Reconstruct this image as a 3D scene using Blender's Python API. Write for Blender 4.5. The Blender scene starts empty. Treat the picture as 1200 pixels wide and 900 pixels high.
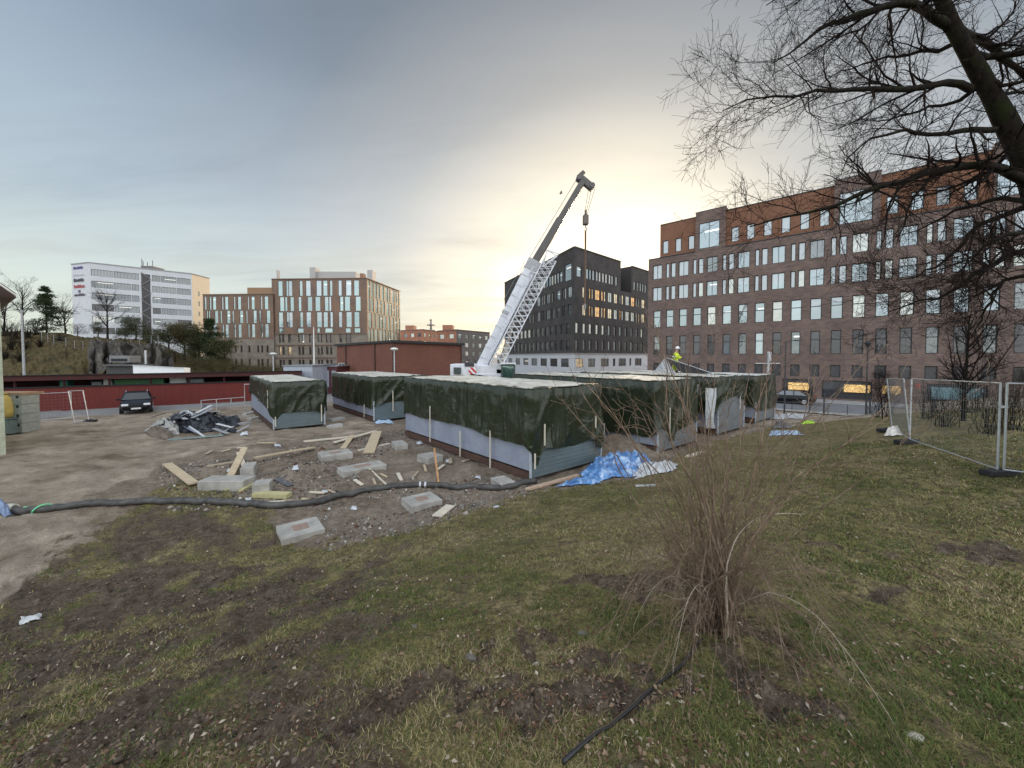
import bpy, bmesh, math, random
import numpy as np
from mathutils import Vector, Matrix

random.seed(7)
rng = np.random.default_rng(7)
sc = bpy.context.scene
COL = sc.collection
R = math.radians

# ------------------------------------------------------------------ camera
F, PITCH, HOR, EYE = 452.0, R(1.7), 418.0, 4.05
CY0 = HOR + F * math.tan(PITCH)
cam_d = bpy.data.cameras.new('camera')
cam = bpy.data.objects.new('camera', cam_d)
COL.objects.link(cam)
cam.location = (0, 0, EYE)
cam.rotation_euler = (R(90) - PITCH, 0, 0)
cam_d.sensor_width = 36
cam_d.lens = 36 * F / 1200
cam_d.shift_y = -(450 - CY0) / 1200
cam_d.clip_start, cam_d.clip_end = 0.05, 6000
sc.camera = cam

# ------------------------------------------------------------------ sky, sun, exposure
SUN_AZ, SUN_EL = R(14), R(12)
SUN = Vector((math.sin(SUN_AZ) * math.cos(SUN_EL), math.cos(SUN_AZ) * math.cos(SUN_EL), math.sin(SUN_EL)))
sc.view_settings.view_transform = 'Standard'
sc.view_settings.look = 'None'
sc.view_settings.gamma = 1
sc.view_settings.exposure = 1.06
sun_d = bpy.data.lights.new('sun', 'SUN')
sun_d.energy, sun_d.angle, sun_d.color = 1.5, R(12), (1, 0.76, 0.48)
sun = bpy.data.objects.new('sun', sun_d)
COL.objects.link(sun)
sun.rotation_euler = (-SUN).to_track_quat('-Z', 'Y').to_euler()

W = bpy.data.worlds.new('World')
sc.world = W
W.use_nodes = True


class NT:
    """small helper to wire node trees"""
    def __init__(s, tree):
        s.t = tree; s.n = tree.nodes; s.l = tree.links

    def put(s, sock, v):
        if v is None: return
        if isinstance(v, bpy.types.NodeSocket): s.l.new(v, sock)
        elif isinstance(v, (tuple, list)) and len(v) == 3 and sock.type == 'RGBA': sock.default_value = (*v, 1)
        else: sock.default_value = v

    def math(s, op, a, b=None, c=None, clamp=False):
        n = s.n.new('ShaderNodeMath'); n.operation = op; n.use_clamp = clamp
        s.put(n.inputs[0], a); s.put(n.inputs[1], b); s.put(n.inputs[2], c)
        return n.outputs[0]

    def vmath(s, op, a, b=None):
        n = s.n.new('ShaderNodeVectorMath'); n.operation = op
        s.put(n.inputs[0], a); s.put(n.inputs[1], b)
        return n.outputs['Value'] if op in ('DOT_PRODUCT', 'LENGTH') else n.outputs[0]

    def mix(s, f, a, b, blend='MIX'):
        n = s.n.new('ShaderNodeMix'); n.data_type = 'RGBA'; n.blend_type = blend
        s.put(n.inputs[0], f); s.put(n.inputs[6], a); s.put(n.inputs[7], b)
        return n.outputs[2]

    def noise(s, scale, detail=4, rough=.55, vec=None, dist=0):
        n = s.n.new('ShaderNodeTexNoise')
        n.inputs['Scale'].default_value = scale; n.inputs['Detail'].default_value = detail
        n.inputs['Roughness'].default_value = rough; n.inputs['Distortion'].default_value = dist
        s.put(n.inputs['Vector'], vec)
        return n.outputs[0]

    def ramp(s, f, stops, interp='LINEAR'):
        n = s.n.new('ShaderNodeValToRGB'); cr = n.color_ramp; cr.interpolation = interp
        while len(cr.elements) < len(stops): cr.elements.new(0.5)
        for e, (p, c) in zip(cr.elements, stops):
            e.position = p; e.color = (*c, 1) if len(c) == 3 else c
        s.put(n.inputs[0], f)
        return n.outputs[0]

    def coord(s, which='Object', scale=None, rot=None):
        n = s.n.new('ShaderNodeTexCoord').outputs[which]
        if scale or rot:
            m = s.n.new('ShaderNodeMapping')
            if scale: m.inputs['Scale'].default_value = scale
            if rot: m.inputs['Rotation'].default_value = rot
            s.l.new(n, m.inputs[0]); n = m.outputs[0]
        return n

    def attr(s, name, out='Fac'):
        n = s.n.new('ShaderNodeAttribute'); n.attribute_name = name
        return n.outputs[out]

    def bump(s, h, strength=.3, dist=.02):
        n = s.n.new('ShaderNodeBump'); n.inputs['Strength'].default_value = strength
        n.inputs['Distance'].default_value = dist; s.put(n.inputs['Height'], h)
        return n.outputs[0]


w = NT(W.node_tree)
for n in list(w.n): w.n.remove(n)
sky = w.n.new('ShaderNodeTexSky')
sky.sky_type = 'NISHITA'; sky.sun_disc = False
sky.sun_elevation, sky.sun_rotation = SUN_EL, SUN_AZ
sky.air_density, sky.dust_density = 1.2, 2.0
bg1 = w.n.new('ShaderNodeBackground'); bg1.inputs[1].default_value = 0.055
w.l.new(sky.outputs[0], bg1.inputs[0])
gd = w.coord('Generated')
sep = w.n.new('ShaderNodeSeparateXYZ'); w.l.new(gd, sep.inputs[0])
zz = w.math('MAXIMUM', sep.outputs[2], 0.0)
den = w.math('ADD', zz, 0.16)
comb = w.n.new('ShaderNodeCombineXYZ')
w.put(comb.inputs[0], w.math('DIVIDE', sep.outputs[0], den))
w.put(comb.inputs[1], w.math('DIVIDE', sep.outputs[1], den))
mp = w.n.new('ShaderNodeMapping'); w.l.new(comb.outputs[0], mp.inputs[0])
mp.inputs['Rotation'].default_value = (0, 0, R(14)); mp.inputs['Scale'].default_value = (0.45, 1.5, 1)
cl = w.noise(0.62, 7, .56, mp.outputs[0], .5)
cl2 = w.noise(1.9, 6, .6, mp.outputs[0], .8)
# veil of cloud: colour by height, paler blue towards the left and behind
elev = w.ramp(zz, [(0, (.68, .70, .60)), (.12, (.62, .68, .64)), (.30, (.38, .45, .52)), (.55, (.165, .215, .275)), (.85, (.12, .145, .18))])
back = w.ramp(zz, [(0, (.78, .80, .80)), (.3, (.84, .87, .90)), (1, (.74, .80, .88))])
backf = w.math('MULTIPLY', w.math('SUBTRACT', .45, sep.outputs[1]), 1.3, clamp=True)
elev = w.mix(w.math('MINIMUM', backf, 1), elev, back)
leftf = w.math('MULTIPLY', w.math('MAXIMUM', w.math('SUBTRACT', w.math('MULTIPLY', sep.outputs[0], -1), .35), 0), 1.3)
elev = w.mix(w.math('MINIMUM', leftf, .75), elev, w.ramp(zz, [(0, (.66, .74, .66)), (.2, (.52, .61, .64)), (.6, (.32, .42, .60)), (1, (.26, .36, .54))]))
sd = w.vmath('DOT_PRODUCT', gd, tuple(SUN))
# broad warm glow hugging the horizon round the hidden sun
wz = w.math('MULTIPLY', sep.outputs[2], 1.4)
cg = w.n.new('ShaderNodeCombineXYZ'); w.put(cg.inputs[0], sep.outputs[0]); w.put(cg.inputs[1], sep.outputs[1]); w.put(cg.inputs[2], wz)
sd2 = w.vmath('DOT_PRODUCT', w.vmath('NORMALIZE', cg.outputs[0]), tuple(SUN))
glow = w.ramp(sd2, [(.50, (0, 0, 0)), (.70, (.07, .07, .07)), (.85, (.36, .36, .36)), (.95, (.80, .80, .80)), (1, (1, 1, 1))])
glowc = w.ramp(sd2, [(.6, (.64, .57, .52)), (.85, (.77, .695, .59)), (.95, (.97, .89, .71)), (1, (1.35, 1.28, 1.10))])
veil = w.mix(glow, elev, glowc)
dark = w.ramp(cl, [(.36, (1.14, 1.12, 1.08)), (.5, (1, 1, 1)), (.64, (.66, .69, .75))])
veil = w.mix(.75, veil, w.mix(1, veil, dark, 'MULTIPLY'))
streak = w.ramp(cl2, [(.46, (0, 0, 0)), (.72, (1, 1, 1))])
lowband = w.ramp(zz, [(.02, (.75, .75, .75)), (.35, (.30, .30, .30)), (.6, (.1, .1, .1))])
veil = w.mix(w.math('MULTIPLY', w.math('MULTIPLY', streak, lowband), .85), veil, w.mix(1, veil, (.80, .745, .70), 'MULTIPLY'))
bg2 = w.n.new('ShaderNodeBackground'); w.put(bg2.inputs[0], veil); w.put(bg2.inputs[1], w.math('ADD', w.math('MULTIPLY', backf, .72), .60))
mxs = w.n.new('ShaderNodeMixShader'); mxs.inputs[0].default_value = 0.85
w.l.new(bg1.outputs[0], mxs.inputs[1]); w.l.new(bg2.outputs[0], mxs.inputs[2])
wo = w.n.new('ShaderNodeOutputWorld'); w.l.new(mxs.outputs[0], wo.inputs[0])

# ------------------------------------------------------------------ pixel <-> place helpers (used to survey the photograph)
def ray(px, py):
    cx = (px - 600) / F; cy = (py - CY0) / F
    d = np.array([cx, math.cos(PITCH) - cy * math.sin(PITCH), -math.sin(PITCH) - cy * math.cos(PITCH)])
    return d / d[1]

def at(px, py, D):
    return np.array([0, 0, EYE]) + ray(px, py) * D

def atz(px, py, z=0.0):
    r = ray(px, py)
    return np.array([0, 0, EYE]) + r * ((z - EYE) / r[2])

def hash2(ix, iy, s):
    h = np.sin(ix * 127.1 + iy * 311.7 + s * 74.7) * 43758.5453
    return h - np.floor(h)

def vnoise(x, y, s=0):
    x = np.asarray(x, float); y = np.asarray(y, float)
    ix, iy = np.floor(x), np.floor(y); fx, fy = x - ix, y - iy
    fx = fx * fx * (3 - 2 * fx); fy = fy * fy * (3 - 2 * fy)
    a, b = hash2(ix, iy, s), hash2(ix + 1, iy, s)
    c, d = hash2(ix, iy + 1, s), hash2(ix + 1, iy + 1, s)
    return (a * (1 - fx) + b * fx) * (1 - fy) + (c * (1 - fx) + d * fx) * fy

def fbm(x, y, s=0, o=4):
    v = 0; a = .5; t = 0
    for k in range(o):
        v = v + a * vnoise(x * 2 ** k + 17 * k, y * 2 ** k - 9 * k, s + k); t += a; a *= .5
    return v / t

def sstep(a, b, x):
    t = np.clip((np.asarray(x, float) - a) / (b - a), 0, 1)
    return t * t * (3 - 2 * t)

def terrain(x, y):
    x = np.asarray(x, float); y = np.asarray(y, float)
    d = (x - .5) * .6 - (y - 11.7) * .8
    z = 1.42 * sstep(-.5, 8.5, d) + .78 * np.exp(-((x * x + y * y) / 26))
    s = .664 * x + .748 * y
    z = z - 1.15 * sstep(31, 40, s)
    return z

def gp(px, py):
    """ground point seen at a pixel of the photograph"""
    r = ray(px, py); t = 1.0
    while t < 120:
        p = np.array([0, 0, EYE]) + r * t
        if p[2] <= terrain(p[0], p[1]): break
        t += .02 + t * .002
    return np.array([p[0], p[1], float(terrain(p[0], p[1]))])

def G(px, py, dz=0):
    p = gp(px, py); return Vector((p[0], p[1], p[2] + dz))

# ------------------------------------------------------------------ materials
MATS = {}
def new_mat(name):
    m = bpy.data.materials.new(name); m.use_nodes = True
    t = NT(m.node_tree); b = t.n['Principled BSDF']
    MATS[name] = m
    return m, t, b

def mat(name, col, rough=.8, var=.25, scale=6, bump=0, metal=0, spec=.5, stretch=None, col2=None, bscale=None):
    if name in MATS: return MATS[name]
    m, t, b = new_mat(name)
    c = t.coord('Object', stretch)
    nz = t.noise(scale, 6, .6, c)
    dk = col2 if col2 else tuple(v * (1 - var) for v in col)
    lt = tuple(min(1, v * (1 + var * .8)) for v in col)
    t.put(b.inputs['Base Color'], t.ramp(nz, [(.3, dk), (.7, lt if not col2 else col)]))
    b.inputs['Roughness'].default_value = rough; b.inputs['Metallic'].default_value = metal
    b.inputs['Specular IOR Level'].default_value = spec
    if bump: t.put(b.inputs['Normal'], t.bump(t.noise(bscale or scale * 4, 5, .6, c), bump))
    return m

def brick_mat(name, c1, c2, mortar, bw=.25, bh=.075, big=.25, rough=.9):
    m, t, b = new_mat(name)
    # facade coordinates: along the wall / up, taken from object space
    g = t.coord('UV')
    br = t.n.new('ShaderNodeTexBrick')
    t.put(br.inputs['Vector'], g)
    for i, c in zip(('Color1', 'Color2', 'Mortar'), (c1, c2, mortar)): br.inputs[i].default_value = (*c, 1)
    br.inputs['Scale'].default_value = 1; br.inputs['Brick Width'].default_value = bw; br.inputs['Row Height'].default_value = bh
    br.inputs['Mortar Size'].default_value = .012; br.inputs['Bias'].default_value = 0
    nz = t.noise(.35, 6, .65, g); nf = t.noise(5, 4, .7, t.coord('UV', (1, 4, 1)))
    col = t.mix(1, br.outputs[0], t.ramp(nz, [(.3, (1 - big,) * 3), (.72, (1 + big,) * 3)]), 'MULTIPLY')
    col = t.mix(.5, col, t.mix(1, col, t.ramp(nf, [(.3, (.62, .62, .66)), (.7, (1.4, 1.36, 1.3))]), 'MULTIPLY'))
    t.put(b.inputs['Base Color'], col)
    b.inputs['Roughness'].default_value = rough; b.inputs['Specular IOR Level'].default_value = .2
    t.put(b.inputs['Normal'], t.bump(br.outputs[1], .25, -.01))
    return m

def glass_mat(name, tint, refl, inner, rough=.03, emit=None, es=0):
    """coated window glass: part mirror of the sky, part dark room behind"""
    m, t, b = new_mat(name)
    oi = t.n.new('ShaderNodeObjectInfo')
    rnd = oi.outputs['Random']
    g = t.coord('Object')
    inn = t.mix(t.math('MULTIPLY', t.noise(.9, 2, .5, g), .9), inner, tuple(v * 2.4 for v in inner))
    sp = t.n.new('ShaderNodeSeparateXYZ'); t.put(sp.inputs[0], t.coord('Generated'))
    r2 = t.math('FRACT', t.math('MULTIPLY', rnd, 17.3)); r3 = t.math('FRACT', t.math('MULTIPLY', rnd, 41.7))
    blind = t.math('MULTIPLY', t.math('GREATER_THAN', sp.outputs[2], t.math('SUBTRACT', 1.0, t.math('MULTIPLY', r2, .75))), t.math('GREATER_THAN', r3, .45))
    inn = t.mix(t.math('MULTIPLY', blind, .8), inn, tuple(min(.5, v * 4 + (.12 if inner[0] > .05 else .015)) for v in inner))
    strip_ = t.math('MULTIPLY', t.math('LESS_THAN', t.math('ABSOLUTE', t.math('SUBTRACT', sp.outputs[2], t.math('ADD', t.math('MULTIPLY', r2, .3), .55))), .035), t.math('LESS_THAN', r3, .16))
    strip_ = t.math('MULTIPLY', strip_, t.math('GREATER_THAN', sp.outputs[0], .25))
    t.put(b.inputs['Base Color'], inn)
    b.inputs['Roughness'].default_value = .25
    if emit:
        b.inputs['Emission Color'].default_value = (*emit, 1)
        t.put(b.inputs['Emission Strength'], t.math('MULTIPLY', t.ramp(t.noise(1.6, 2, .6, g), [(.35, (.25,) * 3), (.65, (1,) * 3)]), es))
    elif inner[0] > .02 and 'car' not in name:
        b.inputs['Emission Color'].default_value = (1, .93, .8, 1); t.put(b.inputs['Emission Strength'], t.math('MULTIPLY', strip_, .8))
    gl = t.n.new('ShaderNodeBsdfGlossy'); gl.inputs['Color'].default_value = (*tint, 1); gl.inputs['Roughness'].default_value = rough
    mx = t.n.new('ShaderNodeMixShader')
    fr = t.math('MULTIPLY', t.math('ADD', t.math('MULTIPLY', t.math('SUBTRACT', rnd, .5), refl * .45), refl), t.math('SUBTRACT', 1.0, t.math('MULTIPLY', blind, .25)))
    t.put(mx.inputs[0], fr)
    nb = t.bump(t.noise(.6, 2, .5, g), .06, .3); t.put(gl.inputs['Normal'], nb)
    t.l.new(b.outputs[0], mx.inputs[1]); t.l.new(gl.outputs[0], mx.inputs[2])
    t.l.new(mx.outputs[0], t.n['Material Output'].inputs[0])
    return m

# ------------------------------------------------------------------ mesh building
class MB:
    def __init__(s): s.v = []; s.f = []; s.uv = []
    def quad(s, a, b, c, d, uv=None):
        i = len(s.v); s.v += [tuple(a), tuple(b), tuple(c), tuple(d)]; s.f.append((i, i + 1, i + 2, i + 3))
        s.uv += uv if uv else [(0, 0)] * 4
    def tri(s, a, b, c):
        i = len(s.v); s.v += [tuple(a), tuple(b), tuple(c)]; s.f.append((i, i + 1, i + 2)); s.uv += [(0, 0)] * 3
    def poly(s, pts):
        i = len(s.v); s.v += [tuple(p) for p in pts]; s.f.append(tuple(range(i, i + len(pts)))); s.uv += [(0, 0)] * len(pts)
    def box(s, c, size, yaw=0, M=None):
        x, y, z = (v / 2 for v in size)
        M = M or (Matrix.Translation(Vector(c)) @ Matrix.Rotation(yaw, 4, 'Z'))
        p = [M @ Vector((sx * x, sy * y, sz * z)) for sx in (-1, 1) for sy in (-1, 1) for sz in (-1, 1)]
        for q in ((0, 1, 3, 2), (4, 6, 7, 5), (0, 4, 5, 1), (2, 3, 7, 6), (0, 2, 6, 4), (1, 5, 7, 3)):
            s.quad(*(p[k] for k in q))
        return s
    def bar(s, a, b, wd, ht, up=(0, 0, 1)):
        a, b = Vector(a), Vector(b); d = b - a; L = d.length
        if L < 1e-6: return s
        x = d / L; y = Vector(up).cross(x)
        if y.length < 1e-4: y = Vector((0, 1, 0)).cross(x)
        y.normalize(); z = x.cross(y)
        M = Matrix(((x.x, y.x, z.x, 0), (x.y, y.y, z.y, 0), (x.z, y.z, z.z, 0), (0, 0, 0, 1)))
        return s.box(None, (L, wd, ht), M=Matrix.Translation((a + b) / 2) @ M)
    def tube(s, pts, r, n=8, cap=True):
        pts = [Vector(p) for p in pts]; rr = r if isinstance(r, (list, tuple)) else [r] * len(pts)
        rings = []; ref = None
        for k, p in enumerate(pts):
            t = (pts[min(k + 1, len(pts) - 1)] - pts[max(k - 1, 0)]).normalized()
            if ref is None: ref = Vector((0, 0, 1)) if abs(t.z) < .9 else Vector((1, 0, 0))
            u = t.cross(ref)
            if u.length < 1e-3: u = t.orthogonal()
            u.normalize(); vv = t.cross(u); ref = u.cross(t) * -1 if False else ref
            i = len(s.v)
            for q in range(n):
                a = 2 * math.pi * q / n
                s.v.append(tuple(p + (u * math.cos(a) + vv * math.sin(a)) * rr[k]))
            rings.append(i)
        for a, b in zip(rings, rings[1:]):
            for q in range(n):
                s.f.append((a + q, a + (q + 1) % n, b + (q + 1) % n, b + q)); s.uv += [(0, 0)] * 4
        if cap:
            for i, rev in ((rings[0], True), (rings[-1], False)):
                f = tuple(range(i, i + n)); s.f.append(f[::-1] if rev else f); s.uv += [(0, 0)] * n
        return s
    def lathe(s, c, prof, n=16):
        c = Vector(c); rings = []
        for r, z in prof:
            i = len(s.v); rings.append(i)
            for q in range(n):
                a = 2 * math.pi * q / n; s.v.append((c.x + r * math.cos(a), c.y + r * math.sin(a), c.z + z))
        for a, b in zip(rings, rings[1:]):
            for q in range(n):
                s.f.append((a + q, a + (q + 1) % n, b + (q + 1) % n, b + q)); s.uv += [(0, 0)] * 4
        return s
    def mesh(s, name, m=None, smooth=False):
        me = bpy.data.meshes.new(name); me.from_pydata([tuple(v) for v in s.v], [], s.f)
        if any(u != (0, 0) for u in s.uv) and len(s.uv) == len(me.loops):
            ul = me.uv_layers.new(name='UVMap'); ul.data.foreach_set('uv', np.array(s.uv, float).ravel())
        if m: me.materials.append(m)
        if smooth: me.polygons.foreach_set('use_smooth', [True] * len(me.polygons))
        me.update()
        return me
    def build(s, name, m=None, parent=None, smooth=False, bevel=0):
        o = bpy.data.objects.new(name, s.mesh(name, m, smooth)); COL.objects.link(o)
        if parent: o.parent = parent; o.matrix_parent_inverse = Matrix.Identity(4)
        if bevel:
            bm = bmesh.new(); bm.from_mesh(o.data)
            bmesh.ops.remove_doubles(bm, verts=bm.verts, dist=1e-5)
            bmesh.ops.bevel(bm, geom=bm.edges[:], offset=bevel, segments=1, affect='EDGES')
            bm.to_mesh(o.data); bm.free()
        return o

def np_mesh(name, V, faces, m=None, attrs=None, smooth=False):
    """faces: (n,k) int array"""
    me = bpy.data.meshes.new(name); V = np.asarray(V, np.float32); faces = np.asarray(faces, np.int32); k = faces.shape[1]
    me.vertices.add(len(V)); me.vertices.foreach_set('co', V.ravel())
    me.loops.add(faces.size); me.loops.foreach_set('vertex_index', faces.ravel())
    me.polygons.add(len(faces)); me.polygons.foreach_set('loop_start', np.arange(len(faces), dtype=np.int32) * k)
    if smooth: me.polygons.foreach_set('use_smooth', np.ones(len(faces), bool))
    for nme, a in (attrs or {}).items():
        a = np.asarray(a, np.float32)
        if a.ndim == 1:
            at_ = me.attributes.new(nme, 'FLOAT', 'POINT'); at_.data.foreach_set('value', a)
        else:
            at_ = me.attributes.new(nme, 'FLOAT_COLOR', 'POINT'); at_.data.foreach_set('color', np.c_[a, np.ones(len(a))].astype(np.float32).ravel())
    if m: me.materials.append(m)
    me.update(calc_edges=True); me.validate()
    return me

def link(name, me, parent=None):
    o = bpy.data.objects.new(name, me); COL.objects.link(o)
    if parent: o.parent = parent
    return o

def tag(o, label, cat, group=None):
    o['label'] = label; o['category'] = cat
    if group: o['group'] = group
    return o

def thing(name, label, cat, loc=(0, 0, 0), yaw=0, group=None):
    o = bpy.data.objects.new(name, None); COL.objects.link(o)
    o.location = tuple(loc); o.rotation_euler = (0, 0, yaw); o.empty_display_size = .3
    return tag(o, label, cat, group)

def copy_tree(o, parent=None):
    c = o.copy(); COL.objects.link(c)
    if parent: c.parent = parent
    for ch in list(o.children): copy_tree(ch, c)
    return c

# ------------------------------------------------------------------ ground sheet
def ell(x, y, px, py, rx, ry, ang=0):
    c = gp(px, py); dx, dy = x - c[0], y - c[1]
    ca, sa = math.cos(ang), math.sin(ang)
    u, v = (dx * ca + dy * sa) / rx, (-dx * sa + dy * ca) / ry
    return np.clip(1.35 - np.sqrt(u * u + v * v), 0, 1)

MUD = [(190, 700, 1.1, .75), (265, 672, .75, .45), (85, 740, 1.0, .35), (60, 790, 1.2, .5), (200, 800, 1.0, .3), (150, 640, 1.3, .8), (290, 690, .45, .3),
       (380, 835, .55, .22), (470, 830, .4, .2), (640, 822, .55, .22), (590, 765, .25, .12), (700, 770, .28, .14), (740, 800, .4, .2), (850, 745, .7, .35),
       (1035, 690, .45, .18), (830, 690, .5, .4), (1150, 640, .8, .3), (1000, 650, .5, .2), (90, 860, .6, .3), (20, 700, 1.2, .6), (750, 690, .5, .3), (900, 800, .4, .25), (120, 690, 1.0, .6), (560, 800, .4, .15)]
GRASS_PX = [(-260, 1000), (-130, 800), (-30, 730), (40, 672), (100, 622), (150, 592), (205, 566), (240, 560), (290, 585), (325, 612), (345, 640), (420, 634), (480, 618), (540, 602), (600, 582), (660, 571), (740, 563), (790, 540), (820, 522), (860, 512), (905, 501), (965, 494), (1045, 486), (1130, 478), (1300, 470), (1700, 480)]
gpts = [gp(*p)[:2] for p in GRASS_PX] + [np.array([60., -10.]), np.array([30., -40.]), np.array([-30., -40.]), np.array([-12., -6.])]

def in_poly(x, y, poly):
    ins = np.zeros(x.shape, bool); n = len(poly)
    for i in range(n):
        x1, y1 = poly[i]; x2, y2 = poly[(i + 1) % n]
        c = ((y1 > y) != (y2 > y)) & (x < (x2 - x1) * (y - y1) / (y2 - y1 + 1e-12) + x1)
        ins ^= c
    return ins

def masks(x, y):
    wx = x + (fbm(x * .9, y * .9, 3) - .5) * 1.1; wy = y + (fbm(x * .9, y * .9, 9) - .5) * 1.1
    g = np.zeros_like(x)
    for q in range(5):
        sx_, sy_ = (fbm(x * 3.1, y * 3.1, 140 + q, 3) - .5) * 2.0, (fbm(x * 3.1, y * 3.1, 150 + q, 3) - .5) * 2.0
        g = g + in_poly(wx + sx_ * (.3 + .4 * q), wy + sy_ * (.3 + .4 * q), gpts) / 5
    mud = np.zeros_like(x)
    nz = fbm(x * 1.7, y * 1.7, 21, 5)
    wx2, wy2 = x + (nz - .5) * 1.5, y + (fbm(x * 1.7, y * 1.7, 33, 5) - .5) * 1.5
    for m in MUD: mud = np.maximum(mud, ell(wx2, wy2, *m))
    left = sstep(.9, -1.9, x + .15 * y) * sstep(8.6, 6.0, y) * .62
    left = np.maximum(left, sstep(-4.0, -6.2, x) * sstep(12.0, 9.0, y) * .66)
    mud = np.clip(np.maximum(mud, left) * (.55 + 1.0 * fbm(x * 4.5, y * 4.5, 27, 4)) + (nz - .60) * 1.5, 0, 1)
    return g, mud

MOUNDS = [(*gp(px, py)[:2], r_, h_) for px, py, r_, h_ in ((722, 527, 1.3, .55), (742, 520, .9, .4), (352, 553, .9, .28), (330, 545, .7, .2), (262, 548, 1.0, .15), (430, 560, .8, .15), (180, 512, 1.4, .2), (300, 528, 1.2, .14), (555, 552, .8, .16), (610, 750, .16, .07), (590, 764, .13, .06), (700, 762, .15, .06), (80, 742, .5, -.08), (235, 715, .25, -.1))]
def bumps(x, y, g, mud):
    r = np.sqrt(x * x + y * y)
    near = np.clip(1.3 - r / 22, 0, 1)
    b = (fbm(x * 2.2, y * 2.2, 5) - .5) * .10 * near
    b = b + (fbm(x * 9, y * 9, 6, 3) - .5) * .045 * near * (.5 + mud)
    b = b + (mud * (fbm(x * 5, y * 5, 8, 5) - .55)) * .22 * near + mud * (fbm(x * 16, y * 16, 18, 3) - .5) * .07 * near
    # tyre ruts pressed into the mud
    rut = np.exp(-((np.abs(np.sin((x * .8 + y * .6) * 3.6)) - .5) ** 2) * 30)
    b = b - .045 * mud * rut * near * np.clip(1.4 - np.hypot(x + 3.6, y - 4.6) / 1.6, .25, 1)
    site = (1 - g) * sstep(6, 9, r) * (1 - sstep(24, 34, y))
    b = b + site * (fbm(x * .7, y * .7, 12) - .5) * .20 + site * (fbm(x * 3, y * 3, 14) - .5) * .13 + site * (fbm(x * 9, y * 9, 15, 3) - .5) * .06
    for (mx, my, mr, mh) in MOUNDS:
        b = b + mh * np.exp(-((x - mx) ** 2 + (y - my) ** 2) / mr ** 2) * (.6 + .8 * fbm(x * 1.8, y * 1.8, 19, 4))
    return b

def gz(x, y):
    x = np.asarray(x, float); y = np.asarray(y, float)
    g, m = masks(x, y)
    return terrain(x, y) + bumps(x, y, g, m)

nr, na = 430, 620
rad = np.concatenate([[.0], .6 * (2600 / .6) ** (np.linspace(0, 1, nr) ** 1.25)])
ang = np.concatenate([np.linspace(R(-72), R(72), na), np.linspace(R(76), R(284), 60)])
RR, AA = np.meshgrid(rad, ang, indexing='ij')
X, Y = RR * np.sin(AA), RR * np.cos(AA)
g_, m_ = masks(X.ravel(), Y.ravel())
Z = terrain(X.ravel(), Y.ravel()) + bumps(X.ravel(), Y.ravel(), g_, m_)
nA = len(ang)
ii, jj = np.meshgrid(np.arange(len(rad) - 1), np.arange(nA), indexing='ij')
jn = (jj + 1) % nA
faces = np.stack([ii * nA + jj, (ii + 1) * nA + jj, (ii + 1) * nA + jn, ii * nA + jn], -1).reshape(-1, 4)

gm, t, b = new_mat('ground_cover')
co = t.coord('Object')
na_, mu_ = t.attr('grass'), t.attr('mud')
n1 = t.noise(.9, 6, .62, co); n2 = t.noise(5.5, 6, .7, co); n3 = t.noise(34, 4, .7, co)
gcol = t.ramp(n1, [(.32, (.115, .115, .045)), (.5, (.225, .195, .085)), (.66, (.32, .26, .145))])
gcol = t.mix(t.ramp(n2, [(.42, (0,) * 3), (.62, (1,) * 3)]), gcol, (.110, .086, .055))
gcol = t.mix(.85, gcol, t.mix(1, gcol, t.ramp(n3, [(.28, (.30,) * 3), (.5, (1,) * 3), (.72, (2.1, 1.95, 1.7))]), 'MULTIPLY'))
mcol = t.mix(1, t.ramp(n2, [(.3, (.058, .042, .030)), (.55, (.135, .102, .074)), (.75, (.23, .185, .14))]), t.ramp(n3, [(.3, (.55,) * 3), (.7, (1.4,) * 3)]), 'MULTIPLY')
dcol = t.ramp(n1, [(.3, (.24, .195, .148)), (.55, (.37, .31, .245)), (.75, (.47, .41, .335))])
st = t.noise(1.1, 5, .6, t.coord('Object', (.7, 1.2, 1), (0, 0, R(-20))))
dcol = t.mix(.6, dcol, t.mix(1, dcol, t.ramp(st, [(.34, (.66, .63, .59)), (.5, (.97, .95, .93)), (.66, (1.25, 1.23, 1.2))]), 'MULTIPLY'))
st2 = t.noise(.40, 7, .72, t.coord('Object', (.75, 1.15, 1), (0, 0, R(-32))))
dcol = t.mix(.8, dcol, t.mix(1, dcol, t.ramp(st2, [(.36, (.52, .47, .42)), (.52, (1, 1, 1))]), 'MULTIPLY'))
dcol = t.mix(.7, dcol, t.mix(1, dcol, t.ramp(n3, [(.3, (.5,) * 3), (.7, (1.45,) * 3)]), 'MULTIPLY'))
wet = t.math('MULTIPLY', t.attr('churn'), t.ramp(t.noise(.55, 6, .65, co), [(.32, (.35,) * 3), (.55, (1,) * 3)]))
dcol = t.mix(wet, dcol, t.mix(1, t.ramp(n2, [(.3, (.070, .050, .036)), (.5, (.175, .136, .102)), (.72, (.33, .28, .225))]), t.ramp(n3, [(.3, (.5,) * 3), (.7, (1.5,) * 3)]), 'MULTIPLY'))
base = t.mix(t.ramp(t.math('ADD', na_, t.math('MULTIPLY', t.math('SUBTRACT', t.math('ADD', t.math('MULTIPLY', n2, .6), t.math('MULTIPLY', n3, .4)), .5), 1.9)), [(.38, (0,) * 3), (.62, (1,) * 3)]), dcol, gcol)
base = t.mix(t.ramp(t.math('ADD', t.math('MULTIPLY', mu_, t.math('ADD', t.math('MULTIPLY', na_, .8), .2)), t.math('MULTIPLY', t.math('SUBTRACT', n2, .5), .7)), [(.25, (0,) * 3), (.55, (1,) * 3)]), base, mcol)
base = t.mix(t.attr('tarmac'), base, t.mix(.8, (.27, .272, .27), t.ramp(n2, [(.3, (.20, .205, .21)), (.7, (.34, .34, .33))])))
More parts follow.
